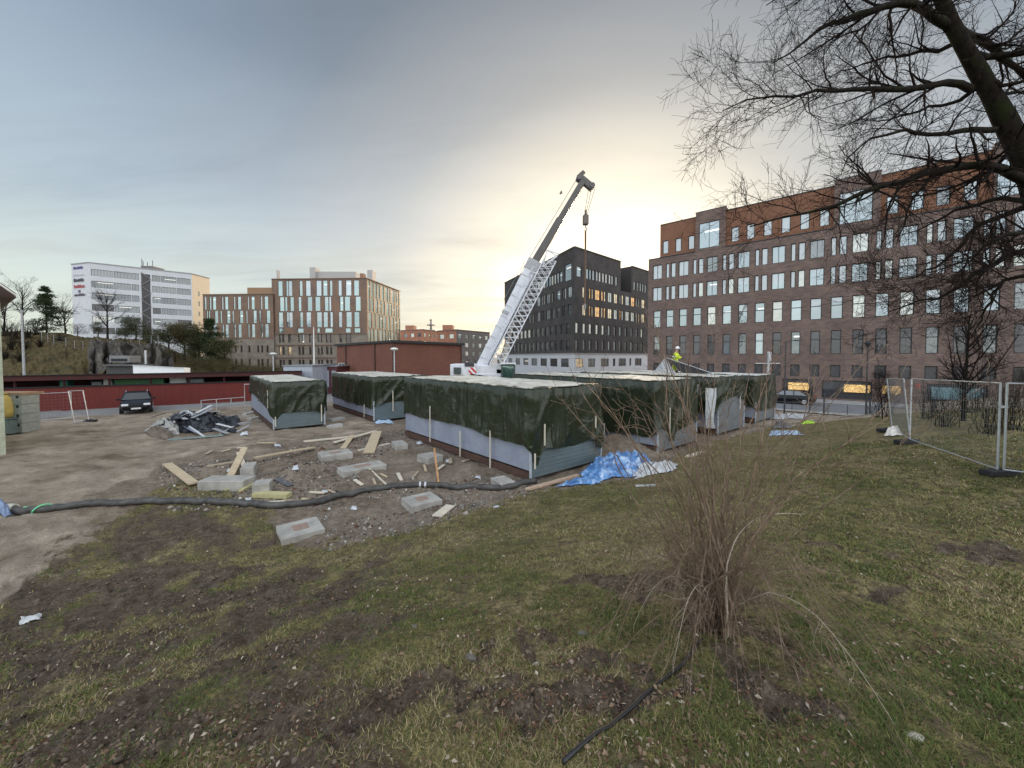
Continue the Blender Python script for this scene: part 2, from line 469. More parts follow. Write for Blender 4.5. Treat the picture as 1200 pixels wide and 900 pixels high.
t.put(b.inputs['Base Color'], base); b.inputs['Roughness'].default_value = .95; b.inputs['Specular IOR Level'].default_value = .15
hgt = t.math('ADD', t.math('MULTIPLY', n3, .4), n2)
t.put(b.inputs['Normal'], t.bump(hgt, 1.0, .08))
# churned-up dirt between the pads, and the tarmac strip before the red wall
x_, y_ = X.ravel(), Y.ravel()
churn_poly = [gp(*p)[:2] for p in [(130, 640), (120, 590), (190, 545), (330, 520), (420, 505), (480, 480), (700, 470), (870, 500), (780, 560), (600, 590), (400, 650), (300, 640)]]
churn = in_poly(x_ + (fbm(x_ * .6, y_ * .6, 40) - .5) * 3, y_ + (fbm(x_ * .6, y_ * .6, 41) - .5) * 3, churn_poly).astype(float) * (.55 + .45 * fbm(x_ * .8, y_ * .8, 44))
churn = np.maximum(churn, np.clip(ell(x_, y_, 215, 508, 2.6, 1.2), 0, .6))
wall_a, wall_b = np.array([-35.2, 28.07]), np.array([-24.15, 35.1]); wd = (wall_b - wall_a) / np.linalg.norm(wall_b - wall_a); wn = np.array([wd[1], -wd[0]])
dw = (x_ - wall_a[0]) * wn[0] + (y_ - wall_a[1]) * wn[1]
tarm = sstep(5.2, 3.6, dw + (fbm(x_ * .5, y_ * .5, 50) - .5) * 2) * (x_ < 4) * .9
s_ = .664 * x_ + .748 * y_
ground = link('ground', np_mesh('ground', np.c_[x_, y_, Z], faces, gm, {'grass': g_, 'mud': m_, 'churn': churn, 'tarmac': tarm}, True))
ground['kind'] = 'structure'

# street by the brick offices
fd = np.array([.748, -.664]); fn = np.array([.664, .748]); FP = np.array([21.697, 58.0])
def fpt(t, off, z): p = FP + fd * t + fn * off; return (p[0], p[1], z)
asph = mat('asphalt', (.17, .175, .185), .85, .25, 1.2, .3, bscale=60)
kerbm = mat('kerb_granite', (.42, .41, .40), .8, .2, 3)
pavm = mat('pavement_slabs', (.30, .30, .30), .85, .2, 2)
def strip(name, m, o0, o1, z, t0=-70, t1=60):
    mb = MB(); n = 40
    for k in range(n):
        a, c = t0 + (t1 - t0) * k / n, t0 + (t1 - t0) * (k + 1) / n
        mb.quad(fpt(a, o0, z), fpt(c, o0, z), fpt(c, o1, z), fpt(a, o1, z))
    o = mb.build(name, m); o['kind'] = 'structure'; return o
strip('street', asph, -13.2, -4.0, -1.06)
strip('pavement', pavm, -3.85, -.02, -.93)
for nm, o0, o1 in (('kerb', -4.0, -3.85), ('kerb', -13.4, -13.2)):
    mb = MB(); p0, p1 = fpt(-70, (o0 + o1) / 2, -.99), fpt(60, (o0 + o1) / 2, -.99)
    mb.bar(p0, p1, .16, .16); o = mb.build(nm, kerbm); o['kind'] = 'structure'

# ------------------------------------------------------------------ hillside on the left
crest = np.array([(-700, 372), (-200, 380), (0, 388), (50, 389), (75, 391), (100, 395), (130, 398), (165, 399), (185, 402), (205, 411), (240, 424), (270, 430), (300, 434), (330, 437), (348, 441)], float)
def hill_z(px, D):
    px = np.asarray(px, float); D = np.asarray(D, float)
    e = np.interp(px, crest[:, 0], crest[:, 1])
    rock = sstep(96, 112, px) * (1 - sstep(196, 212, px))
    z75 = EYE + (HOR - e) / F * 75; z61 = EYE + (HOR - e - 3) / F * 61
    zg = z75 * sstep(43, 76, D)
    zr = .6 * sstep(43, 54, D) + (z61 - .6) * sstep(54.5, 60.5, D + (fbm(px * .16, D * 0, 3, 4) - .5) * 5) + (z75 - z61) * sstep(61, 76, D)
    n = (fbm(px * .06, D * .2, 60, 4) - .5) * 1.0 * sstep(44, 50, D) * (1 - .5 * sstep(70, 80, D))
    n = n + (fbm(px * .35, D * .9, 64, 4) - .5) * (.5 + 1.1 * rock) * sstep(46, 54, D)
    return zg * (1 - rock) + zr * rock + n, rock
pxs = np.concatenate([np.linspace(-700, -20, 90), np.linspace(-17, 350, 330)]); Ds = np.concatenate([np.linspace(42, 80, 150), np.linspace(84, 170, 12)])
PX, DD = np.meshgrid(pxs, Ds, indexing='ij')
HZ, RK = hill_z(PX.ravel(), DD.ravel())
RKM = RK * sstep(55.2, 56.2, DD.ravel()) * (1 - sstep(61.5, 63.0, DD.ravel()))
RJ = RK * sstep(52, 55, DD.ravel()) * (1 - sstep(62, 66, DD.ravel()))
JY = RJ * ((fbm(PX.ravel() * .16, HZ * .9, 66, 4) - .5) * 1.6)
HX = (PX.ravel() - 600) / F * DD.ravel() + RJ * (fbm(PX.ravel() * .13 + 9, HZ * 1.1, 67, 4) - .5) * 1.3
edge = sstep(348, 335, PX.ravel())
HZ = HZ * edge - .3 * (1 - edge) - .15
nD = len(Ds); i2, j2 = np.meshgrid(np.arange(len(pxs) - 1), np.arange(nD - 1), indexing='ij')
hf = np.stack([i2 * nD + j2, (i2 + 1) * nD + j2, (i2 + 1) * nD + j2 + 1, i2 * nD + j2 + 1], -1).reshape(-1, 4)
hm, t, b = new_mat('hill_cover')
co = t.coord('Object'); n1 = t.noise(.25, 5, .6, co); n2 = t.noise(1.6, 6, .7, co)
hg = t.ramp(n1, [(.3, (.040, .036, .015)), (.5, (.105, .076, .032)), (.68, (.062, .055, .022))])
hg = t.mix(.8, hg, t.mix(1, hg, t.ramp(n2, [(.3, (.4,) * 3), (.7, (1.4,) * 3)]), 'MULTIPLY'))
rk = t.ramp(t.noise(.7, 8, .75, t.coord('Object', (1, 1, .6))), [(.3, (.030, .027, .023)), (.5, (.090, .080, .068)), (.72, (.18, .165, .14))])
t.put(b.inputs['Base Color'], t.mix(t.ramp(t.math('ADD', t.attr('rock'), t.math('MULTIPLY', t.math('SUBTRACT', n1, .5), .8)), [(.4, (0,) * 3), (.55, (1,) * 3)]), hg, rk))
b.inputs['Roughness'].default_value = .95; b.inputs['Specular IOR Level'].default_value = .2
t.put(b.inputs['Normal'], t.bump(n2, .8, .4))
hill = link('hillside', np_mesh('hillside', np.c_[HX, DD.ravel() + JY, HZ], hf, hm, {'rock': RKM}, True)); hill['kind'] = 'structure'
def hp(px, D):
    z, _ = hill_z(px, D); return Vector(((px - 600) / F * D, D, float(z) - .15))

# ------------------------------------------------------------------ buildings
WALLTHINGS = {}
def proj_size(P, w_, h_):
    return w_ * h_ / max(1, P[1]) ** 2

class Building:
    def __init__(s, name, label, cat='building'):
        s.root = thing(name, label, cat); s.win = []
    def wall(s, part, m, P0, P1, z0, z1, holes=(), rec=.22, frame='frame_dark', revm=None, lab=None):
        """P0 left, P1 right as seen from outside; holes (t0,t1,za,zb,glass[,mullions])"""
        P0, P1 = np.array(P0, float), np.array(P1, float); d = P1 - P0; L = np.linalg.norm(d); d /= L; inn = np.array([-d[1], d[0]])
        tb = sorted({0, L, *[round(h[0], 4) for h in holes], *[round(h[1], 4) for h in holes]})
        zb = sorted({z0, z1, *[round(h[2], 4) for h in holes], *[round(h[3], 4) for h in holes]})
        mb = MB()
        def P(t_, z, off=0): q = P0 + d * t_ + inn * off; return (q[0], q[1], z)
        for a, c in zip(tb, tb[1:]):
            tm = (a + c) / 2
            col = [h for h in holes if h[0] < tm < h[1]]
            run = None
            for e, f in zip(zb, zb[1:]):
                zm = (e + f) / 2
                solid = not any(h[2] < zm < h[3] for h in col)
                if solid:
                    run = (run[0], f) if run else (e, f)
                if (not solid or f == zb[-1]) and run:
                    e2, f2 = run; run = None
                    mb.quad(P(a, e2), P(c, e2), P(c, f2), P(a, f2), [(a, e2), (c, e2), (c, f2), (a, f2)])
        for h in holes:
            a, c, e, f = h[:4]
            for q in (((a, e), (a, f)), ((a, f), (c, f)), ((c, f), (c, e)), ((c, e), (a, e))):
                (t1, za), (t2, zb_) = q
                mb.quad(P(t1, za), P(t1, za, rec), P(t2, zb_, rec), P(t2, zb_), [(t1, za), (t1 + rec, za), (t2 + rec, zb_), (t2, zb_)])
            s.win.append((proj_size(P0 + d * (a + c) / 2, c - a, f - e), P(a, e, rec - .06), math.atan2(d[1], d[0]), c - a, f - e, h[4], h[5] if len(h) > 5 else 1, frame))
        o = mb.build(part, m, s.root)
        if lab: o['label'] = lab
        return o
    def panel(s, part, m, P0, P1, z0, z1, **k):
        return s.wall(part, m, P0, P1, z0, z1, (), **k)
    cache = {}
    def _meshes(s, w_, h_, gl, mu, fr):
        key = (round(w_, 2), round(h_, 2), gl, mu, fr)
        if key not in s.cache:
            mb = MB(); bw = .085
            mb.box((w_ / 2, 0, bw / 2), (w_, .08, bw)); mb.box((w_ / 2, 0, h_ - bw / 2), (w_, .08, bw))
            mb.box((bw / 2, 0, h_ / 2), (bw, .08, h_ - 2 * bw)); mb.box((w_ - bw / 2, 0, h_ / 2), (bw, .08, h_ - 2 * bw))
            if mu == 'h': mb.box((w_ / 2, .002, h_ * .62), (w_ - 2 * bw, .07, bw))
            elif isinstance(mu, int):
                for k in range(1, mu): mb.box((w_ * k / mu, .002, h_ / 2), (.05, .07, h_ - 2 * bw))
            pb = MB(); pb.quad((bw, .01, bw), (w_ - bw, .01, bw), (w_ - bw, .01, h_ - bw), (bw, .01, h_ - bw))
            s.cache[key] = (mb.mesh('window', MATS[fr]), pb.mesh('pane', MATS[gl]), mb, pb)
        return s.cache[key]
    def finish(s, limit=96):
        s.win.sort(key=lambda q: -q[0])
        rest_f, rest_p = MB(), {}
        for k, (_, p, yaw, w_, h_, gl, mu, fr) in enumerate(s.win):
            fm, pm, mb, pb = s._meshes(w_, h_, gl, mu, fr)
            if k < limit:
                o = link('window', fm, s.root); o.location = p; o.rotation_euler = (0, 0, yaw)
                link('pane', pm, o)
            else:
                M = Matrix.Translation(p) @ Matrix.Rotation(yaw, 4, 'Z')
                for src, dst in ((mb, rest_f), (pb, rest_p.setdefault(gl, MB()))):
                    for f in src.f: dst.poly([M @ Vector(src.v[i]) for i in f])
        if rest_f.v:
            o = rest_f.build('window', MATS[s.win[0][7]], s.root); o['kind'] = 'stuff'
            for gl, mb in rest_p.items():
                q = mb.build('pane', MATS[gl], o); q['kind'] = 'stuff'

mat('frame_dark', (.025, .025, .027), .5, .1); mat('frame_white', (.6, .6, .6), .5, .1); mat('frame_bronze', (.10, .06, .04), .5, .1)
glass_mat('glass_sky', (.50, .57, .61), .50, (.10, .12, .13))
glass_mat('glass_green', (.36, .46, .47), .60, (.10, .13, .13))
glass_mat('glass_dim', (.55, .60, .62), .26, (.030, .032, .035))
glass_mat('glass_dark', (.5, .5, .52), .10, (.015, .015, .017))
glass_mat('glass_black', (.3, .3, .32), .02, (.007, .006, .008))
glass_mat('car_glass', (.5, .53, .55), .22, (.022, .024, .026))
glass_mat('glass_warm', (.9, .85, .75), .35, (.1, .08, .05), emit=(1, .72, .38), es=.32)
glass_mat('glass_orange', (.9, .7, .5), .35, (.1, .06, .03), emit=(1, .47, .10), es=.5)  # emission imitates the orange sunset reflected in the black block's panes
glass_mat('glass_pale', (.56, .60, .59), .45, (.22, .22, .21), emit=(1, .88, .66), es=.10)
brick_r = brick_mat('brick_brown', (.205, .142, .118), (.135, .098, .088), (.155, .13, .118), .5, .16, .2)
brick_o = brick_mat('brick_orange', (.245, .122, .074), (.195, .096, .062), (.19, .11, .075), .45, .15, .1)
brick_d = brick_mat('brick_black', (.088, .080, .077), (.055, .051, .050), (.065, .06, .058), .45, .15)
brick_red = brick_mat('brick_red', (.20, .076, .055), (.15, .06, .045), (.20, .12, .09), .3, .1, .1)
concrete = mat('concrete', (.46, .45, .43), .85, .18, 4, .2)
whitewall = mat('white_render', (.50, .50, .52), .8, .07, 1.5)
roofm = mat('roof_felt', (.035, .033, .032), .9, .2)
metal_dk = mat('metal_dark', (.05, .05, .055), .5, .2, metal=.3)
galv = mat('galvanised', (.55, .57, .59), .45, .15, 8, metal=.75)

def rc(seq, p): return random.choices(seq, p)[0]
def off2(P, v, k): return (P[0] + v[0] * k, P[1] + v[1] * k)

# --- brown brick offices on the right
B = Building('brick_office_building', 'long brown brick office block with an orange brick top storey, right side', 'office building')
K = 1.876; T0, T1 = -1.35, 48.0
holes = []
def facx(px):
    u = (px - 600) / F; return (u * FP[1] - FP[0]) / (fd[0] - u * fd[1])
for k in range(0, 25):
    c = k * K
    far = k > 17
    if k % 2 == 0:
        for za, zb in ((15.62, 17.72), (12.4, 14.42)): holes.append((c - .69, c + .69, za, zb, rc(['glass_sky', 'glass_pale', 'glass_dim'], [8, 2, .5]), 2))
    else:
        for za, zb in ((15.62, 17.72), (12.4, 14.42)):
            holes.append((c - .63, c - .13, za, zb, rc(['glass_sky', 'glass_pale'], [6, 2]), 1)); holes.append((c + .10, c + .78, za, zb, rc(['glass_sky', 'glass_pale'], [6, 2]), 1))
    holes.append((c - .54, c + .54, 8.40, 10.92, rc(['glass_sky', 'glass_pale', 'glass_dim'], [7 if k < 14 else 2, 2, 0 if k < 12 else 2]), 'h'))
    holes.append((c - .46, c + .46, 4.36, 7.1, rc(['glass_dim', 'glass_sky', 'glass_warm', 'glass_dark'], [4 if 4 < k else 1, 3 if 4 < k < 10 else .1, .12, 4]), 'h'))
    if not 6.5 < k < 0: holes.append((c - .46, c + .46, 1.70, 3.1, 'glass_dark', 1))
sh = [(facx(935) - 1.5, facx(935) + 1.5, -.75, 1.35), (facx(1000) - 2.7, facx(1000) + 1.6, -.75, 1.3), (facx(1122) - 2.0, facx(1122) + 2.0, -.5, 1.3), (-.9, .6, -.7, 1.2), (5.0, 6.8, -.7, 1.2), (10.4, 12.2, -.7, 1.2), (36, 39, -.7, 1.2)]
for a, c, e, f in sh: holes.append((a, c, e, f, 'glass_dark', 2))
W0, W1 = FP + fd * T0, FP + fd * T1
def sub(hs, t0): return [(h[0] - t0, h[1] - t0, *h[2:]) for h in hs]
B.wall('facade', brick_r, W0, W1, -1.3, 18.66, sub(holes, T0), .24)
top = []
for px in (777, 791.8, 807): top.append((facx(px) - .42, facx(px) + .42))
for px in (858, 876, 896, 917, 939, 962): top.append((facx(px) - .46, facx(px) + .46))
for px in (1041, 1070, 1100, 1132): top.append((facx(px) - .48, facx(px) + .48))
O0 = .22
bays = [(facx(813) , facx(848), facx(817), facx(841)), (facx(973), facx(1027), facx(979), facx(1018)), (facx(1157), facx(1195), facx(1160), facx(1193))]
th = [(a, c, 19.32, 21.25, rc(['glass_sky', 'glass_dim'], [6, 1]), 1) for a, c in top] + [(40.0, 40.9, 19.32, 21.25, 'glass_sky', 1), (43, 43.9, 19.32, 21.25, 'glass_sky', 1)]
set_b = .45
ob = [q for q in ((O0, bays[0][0]), (bays[0][1], bays[1][0]), (bays[1][1], bays[2][0]), (bays[2][1], T1))]
for a, c in ob:
    P = FP + fn * set_b
    B.wall('top_storey_wall', brick_o, P + fd * a, P + fd * c, 18.9, 23.62, [(max(a + .02, h[0]) - a, h[1] - a, *h[2:]) for h in th if a < (h[0] + h[1]) / 2 < c], .2)
for (a, c, ga, gb) in bays:
    P = FP - fn * .03
    B.wall('roof_bay', brick_r, P + fd * a, P + fd * c, 18.66, 24.05, [(ga - a, gb - a, 18.98, 22.5, 'glass_sky', 2)], .15)
    mb = MB()
    for e in (a, c):
        q0, q1 = P + fd * e, P + fd * e + fn * 6
        mb.quad((*q0, 18.66), (*q1, 18.66), (*q1, 24.05), (*q0, 24.05))
    q = [P + fd * a, P + fd * c, P + fd * c + fn * 6, P + fd * a + fn * 6]
    mb.quad(*[(*k, 24.05) for k in q]); mb.build('bay_side', brick_o, B.root)
mb = MB()   # ledges, parapet caps, roof
mb.bar(fpt(T0, .1, 18.72), fpt(O0, .1, 18.72), .3, .12); mb.bar(fpt(O0, .22, 18.78), fpt(T1, .22, 18.78), .44, .10)
for a, c in ob: mb.bar(fpt(a, .55, 23.68), fpt(c, .55, 23.68), .34, .1)
for (a, c, _, _) in bays: mb.bar(fpt(a - .05, .1, 24.1), fpt(c + .05, .1, 24.1), .3, .1)
mb.build('parapet_cap', metal_dk, B.root)
mb = MB(); mb.quad(fpt(T0, 0, 18.7), fpt(T1, .4, 18.7), fpt(T1, 16, 18.7), fpt(T0, 16, 18.7)); mb.quad(fpt(O0, .5, 23.5), fpt(T1, .5, 23.5), fpt(T1, 16, 23.5), fpt(O0, 16, 23.5)); mb.build('roof', roofm, B.root)
mb = MB()
for tt, za in ((T0, 18.66), (T1, 18.66)): mb.quad(fpt(tt, 0, -1.3), fpt(tt, 16, -1.3), fpt(tt, 16, za), fpt(tt, 0, za))
mb.quad(fpt(T0, 16, -1.3), fpt(T1, 16, -1.3), fpt(T1, 16, 23.5), fpt(T0, 16, 23.5))
mb.build('side_wall', brick_r, B.root)
mb = MB(); mb.quad(fpt(O0, .47, 18.7), fpt(O0, 16, 18.7), fpt(O0, 16, 23.6), fpt(O0, .47, 23.6)); mb.build('top_storey_side_wall', brick_o, B.root)
# lit shop displays behind the ground-floor glass
dm, t, b = new_mat('display_print')
vo = t.n.new('ShaderNodeTexVoronoi'); vo.inputs['Scale'].default_value = 3.2; vo.feature = 'DISTANCE_TO_EDGE'
t.l.new(t.noise(2.2, 3, .6, t.coord('Object')), vo.inputs['Vector']) if False else t.put(vo.inputs['Vector'], t.coord('Object'))
dc = t.ramp(t.noise(2.6, 4, .65, t.coord('Object'), 2.2), [(.40, (.85, .60, .22)), (.47, (.16, .06, .02)), (.53, (.75, .50, .18)), (.58, (.2, .08, .03)), (.64, (.9, .7, .34))])
t.put(b.inputs['Base Color'], dc); t.put(b.inputs['Emission Color'], dc); b.inputs['Emission Strength'].default_value = .45
for c0, w_ in ((facx(935) + .1, 2.0), (facx(1000) + .35, 2.2), (facx(1050) - .3, 1.4)):
    mb = MB(); mb.bar(fpt(c0 - w_ / 2, -.03, .48), fpt(c0 + w_ / 2, -.03, .48), .04, .86); mb.build('display_panel', dm, B.root)
mb = MB(); mb.bar(fpt(facx(1122) - 1.7, -.05, .35), fpt(facx(1122) + 1.7, -.05, .35), .05, 1.2); mb.build('blue_shop_panel', mat('teal_panel', (.16, .27, .30), .4, .2), B.root)
B.finish()

# --- black brick offices behind the crane
B = Building('black_brick_building', 'black brick office block with white ground floor standing behind the crane', 'office building')
C0 = np.array([12.4, 77.0]); rdv = np.array([12.5, 12.0]); rdv /= np.linalg.norm(rdv)
CL = np.array([-2.2, 114.6]); ldv = C0 - CL; LL = np.linalg.norm(ldv); ldv /= LL
def rs(px): u = (px - 600) / F; return (u * C0[1] - C0[0]) / (rdv[0] - u * rdv[1])
def ls(px): u = (px - 600) / F; return (u * CL[1] - CL[0]) / (ldv[0] - u * ldv[1])
ROWS = [(20.1, 22.2), (16.1, 18.3), (12.5, 14.7), (8.8, 10.9), (5.4, 7.5)]
zx = lambda v: 580 + v * .1777
hr = []; GAP0, GAP1, RL = rs(726.6), rs(739.2), 46.0
row1 = [553, 603, 628, 648, 672, 690, 712, 732, 755, 772, 798]
for v in row1: s0 = rs(zx(v)); hr.append((s0 - (.8 if v < 610 else .42), s0 + (.8 if v < 610 else .42), *ROWS[0], rc(['glass_sky', 'glass_pale'], [2, 3]), 1))
for v in (917, 940, 957, 973, 990): s0 = rs(zx(v)); hr.append((s0 - .42, s0 + .42, *ROWS[0], 'glass_sky', 1))
for rI in (1, 2):
    for v, w_ in ((588, 24), (625, 10), (642, 10), (675, 32), (706, 12), (723, 12), (757, 28), (795, 24), (825, 9), (840, 12), (872, 26), (907, 24), (933, 9), (948, 9), (975, 22)):
        s0, s1 = rs(zx(v - w_ / 2)), rs(zx(v + w_ / 2))
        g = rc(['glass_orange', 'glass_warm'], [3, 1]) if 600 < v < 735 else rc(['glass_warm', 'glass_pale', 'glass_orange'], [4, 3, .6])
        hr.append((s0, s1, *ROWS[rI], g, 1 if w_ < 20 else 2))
for rI in (3, 4):
    for v in (540, 588, 628, 672, 712, 753, 790, 826, 862, 900, 935, 967):
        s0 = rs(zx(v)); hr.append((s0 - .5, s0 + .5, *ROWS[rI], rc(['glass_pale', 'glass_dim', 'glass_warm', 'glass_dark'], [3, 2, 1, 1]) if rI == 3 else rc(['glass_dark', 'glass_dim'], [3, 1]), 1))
for v, w_ in ((560, 46), (638, 46), (725, 52), (786, 16), (840, 48), (893, 12), (945, 44)):
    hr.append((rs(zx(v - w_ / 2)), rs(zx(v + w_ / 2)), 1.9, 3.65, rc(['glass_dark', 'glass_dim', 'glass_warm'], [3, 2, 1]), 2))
Rp = lambda s0: C0 + rdv * s0
hi_r = [h for h in hr if h[2] > 4.8 and h[2] < 19]; lo_r = [h for h in hr if h[2] < 4.8]; up_r = [h for h in hr if h[2] > 19]
B.wall('facade', brick_d, Rp(0), Rp(RL), 4.75, 19.2, hi_r)
B.wall('white_ground_floor', whitewall, Rp(0), Rp(RL), -1.2, 4.75, lo_r)
B.wall('top_storey_wall', brick_d, Rp(0), Rp(GAP0), 19.2, 25.8, [h for h in up_r if h[1] < GAP0])
B.wall('top_storey_wall', brick_d, Rp(GAP1), Rp(RL), 19.2, 25.6, [(h[0] - GAP1, h[1] - GAP1, *h[2:]) for h in up_r if h[0] > GAP1])
inn = np.array([-rdv[1], rdv[0]])
hl = []
hl.append((ls(zx(455)), ls(zx(500)), 19.6, 23.0, 'glass_sky', 1))
for v in (430, 411, 393, 376, 357, 340, 322, 305, 285, 268): s0 = ls(zx(v)); hl.append((s0 - .75, s0 + .75, 19.9, 22.1, rc(['glass_pale', 'glass_sky'], [2, 2]), 1))
for rI in (1, 2):
    for v, w_ in ((490, 26), (460, 12), (446, 10), (416, 24), (385, 9), (374, 9), (348, 24), (322, 9), (310, 9), (285, 22), (260, 8), (250, 8), (225, 20), (205, 8), (185, 18), (165, 14)):
        hl.append((ls(zx(v - w_ / 2)), ls(zx(v + w_ / 2)), *ROWS[rI], rc(['glass_pale', 'glass_dim', 'glass_sky'], [3, 1, 2]) if rI == 1 else rc(['glass_dim', 'glass_pale', 'glass_dark'], [3, 1.2, 1]), 1 if w_ < 16 else 2))
for rI in (3, 4):
    v = 480; st_ = 37
    while v > 120:
        s0 = ls(zx(v)); hl.append((s0 - .85, s0 + .85, *ROWS[rI], rc(['glass_dark', 'glass_dim'], [4, 1]) if rI == 4 or v > 240 else 'glass_pale', 1)); v -= st_; st_ = max(24, st_ - 1.4)
for v, w_ in ((460, 52), (387, 48), (321, 42), (259, 38), (203, 34), (151, 30), (102, 26), (62, 22), (25, 20)):
    hl.append((ls(zx(v - w_ / 2)), ls(zx(v + w_ / 2)), 1.9, 3.65, rc(['glass_dim', 'glass_dark'], [2, 1]), 1))
B.wall('facade', brick_d, CL, C0, 4.75, 25.8, [h for h in hl if h[2] > 4.8])
B.wall('white_ground_floor', whitewall, CL, C0, -1.2, 4.75, [h for h in hl if h[2] < 4.8])
mb = MB(); b0, b1 = Rp(GAP1), Rp(GAP1) + inn * 14; mb.quad((*b1, 19.2), (*b0, 19.2), (*b0, 25.6), (*b1, 25.6))
b0, b1 = Rp(GAP0), Rp(GAP0) + inn * 14; mb.quad((*b0, 19.2), (*b1, 19.2), (*b1, 25.8), (*b0, 25.8))
b0, b1 = Rp(GAP0) + inn * 10, Rp(GAP1) + inn * 10; mb.quad((*b0, 19.2), (*b1, 19.2), (*b1, 22.5), (*b0, 22.5)); mb.build('terrace_wall', brick_d, B.root)
mb = MB()
lin = np.array([-ldv[1], ldv[0]])
back = CL + (Rp(RL) - C0)
mb.poly([(*C0, 25.7), (*Rp(GAP0), 25.7), (*(Rp(GAP0) - ldv * LL), 25.7), (*CL, 25.7)]); mb.poly([(*Rp(GAP1), 25.5), (*Rp(RL), 25.5), (*back, 25.5), (*(Rp(GAP1) - ldv * LL), 25.5)])
mb.poly([(*Rp(GAP0), 19.15), (*Rp(GAP1), 19.15), (*(Rp(GAP1) - ldv * LL), 19.15), (*(Rp(GAP0) - ldv * LL), 19.15)]); mb.build('roof', roofm, B.root)
mb = MB(); mb.quad((*back, -1.2), (*CL, -1.2), (*CL, 25.6), (*back, 25.6)); mb.quad((*Rp(RL), -1.2), (*back, -1.2), (*back, 25.5), (*Rp(RL), 25.5)); mb.build('rear_wall', brick_d, B.root)
mb = MB(); mb.bar((*CL, 25.85), (*C0, 25.85), .4, .12); mb.bar((*C0, 25.85), (*Rp(GAP0), 25.85), .4, .12); mb.bar((*Rp(GAP1), 25.65), (*Rp(RL), 25.65), .4, .12); mb.bar((*(CL + lin * -.06), 4.72), (*(C0 + lin * -.06), 4.72), .3, .14); mb.bar((*(C0 - inn * .06), 4.72), (*(Rp(RL) - inn * .06), 4.72), .3, .14); mb.build('parapet_cap', mat('cap_pale', (.30, .28, .26), .6), B.root)
B.finish()

# --- copper-and-glass offices left of centre
pm, t, b = new_mat('copper_panels')
uv = t.coord('UV')
stp = t.n.new('ShaderNodeTexBrick'); t.put(stp.inputs['Vector'], uv)
for i, c in zip(('Color1', 'Color2', 'Mortar'), ((.20, .115, .075), (.115, .080, .064), (.10, .07, .056))): stp.inputs[i].default_value = (*c, 1)
stp.inputs['Scale'].default_value = 1; stp.inputs['Brick Width'].default_value = .95; stp.inputs['Row Height'].default_value = 3.8; stp.inputs['Mortar Size'].default_value = .02
t.put(b.inputs['Base Color'], t.mix(.6, stp.outputs[0], t.ramp(t.noise(.3, 4, .6, uv), [(.35, (.11, .076, .06)), (.65, (.215, .125, .078))])))
b.inputs['Roughness'].default_value = .45; b.inputs['Metallic'].default_value = .25
stone = brick_mat('stone_cladding', (.23, .20, .165), (.18, .155, .125), (.17, .145, .12), 1.2, .6, .15)
B = Building('copper_clad_building', 'office block clad in copper panels and tall glass strips over a stone base', 'office building')
z2 = lambda v: 230 + v * .2083
def top_pt(px, y, zt): D = (zt - EYE) * F / (HOR - y); return np.array([(px - 600) / F * D, D])
ZT = 25.6; sx = 25.6 / 25.5
A0, A1, A2 = top_pt(320, 328, ZT), top_pt(431, 327, ZT), top_pt(469.5, 342, ZT)
ZW = 21.4
V0, V1 = top_pt(239.4, 346, ZW), top_pt(320.5, 345, ZW) + np.array([0, .4])
def lin_s(Pa, Pb, px):
    d = (Pb - Pa) / np.linalg.norm(Pb - Pa); u = (px - 600) / F; return (u * Pa[1] - Pa[0]) / (d[0] - u * d[1])
def zat(P, y): return EYE + (HOR - y) / F * P[1]
bands = [(20.9, 25.2), (16.7, 20.75), (12.2, 16.5)]
h1 = []
cols = [(482, 26), (513, 14), (538, 22), (590, 18), (638, 28), (690, 30), (733, 26), (758, 16), (816, 20), (856, 32), (908, 30)]
for bi, (za, zb) in enumerate(bands):
    for k, (c, w_) in enumerate(cols):
        c2 = c + (6 if (bi + k) % 2 else -2); s0, s1 = lin_s(A0, A1, z2(c2 - w_ / 2)), lin_s(A0, A1, z2(c2 + w_ / 2))
        h1.append((s0, s1, za, zb, rc(['glass_green', 'glass_sky'], [4, 1]), 1))
for k, (c, w_) in enumerate([(482, 28), (590, 34), (690, 16), (748, 44), (856, 30), (908, 34)]):
    h1.append((lin_s(A0, A1, z2(c - w_ / 2)), lin_s(A0, A1, z2(c + w_ / 2)), 10.7, 12.0, 'glass_green', 1))
hst = []
for (za, zb) in ((8.0, 10.3), (4.6, 6.9), (.9, 3.2)):
    for c, w_ in ((474, 13), (492, 13), (527, 18), (582, 12), (602, 13), (643, 14), (690, 12), (708, 10), (738, 14), (760, 12), (815, 16), (850, 14), (870, 10)):
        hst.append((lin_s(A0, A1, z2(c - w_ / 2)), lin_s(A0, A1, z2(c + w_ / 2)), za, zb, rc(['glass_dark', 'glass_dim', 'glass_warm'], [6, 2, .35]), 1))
B.wall('upper_facade', pm, A0, A1, 10.55, ZT, h1, .15, 'frame_bronze')
B.wall('stone_base', stone, A0, A1, -1, 10.55, hst, .3)
h2 = []
L2 = np.linalg.norm(A2 - A1)
for bi, (za, zb) in enumerate(bands + [(5.5, 12.0)]):
    s0 = .6
    while s0 < L2 - 1.4:
        w_ = random.choice([1.1, 1.5, 1.9]); h2.append((s0, min(s0 + w_, L2 - .3), za, zb, 'glass_green', 1)); s0 += w_ + random.choice([.45, .7, 1.0])
B.wall('upper_facade', pm, A1, A2, 5.0, ZT, h2, .15, 'frame_bronze'); B.wall('stone_base', stone, A1, A2, -1, 5.0, [], .3)
h3 = []
wc = [(62, 12), (80, 12), (112, 20), (148, 10), (180, 20), (215, 10), (252, 20), (292, 9), (328, 20), (366, 10), (403, 22)]
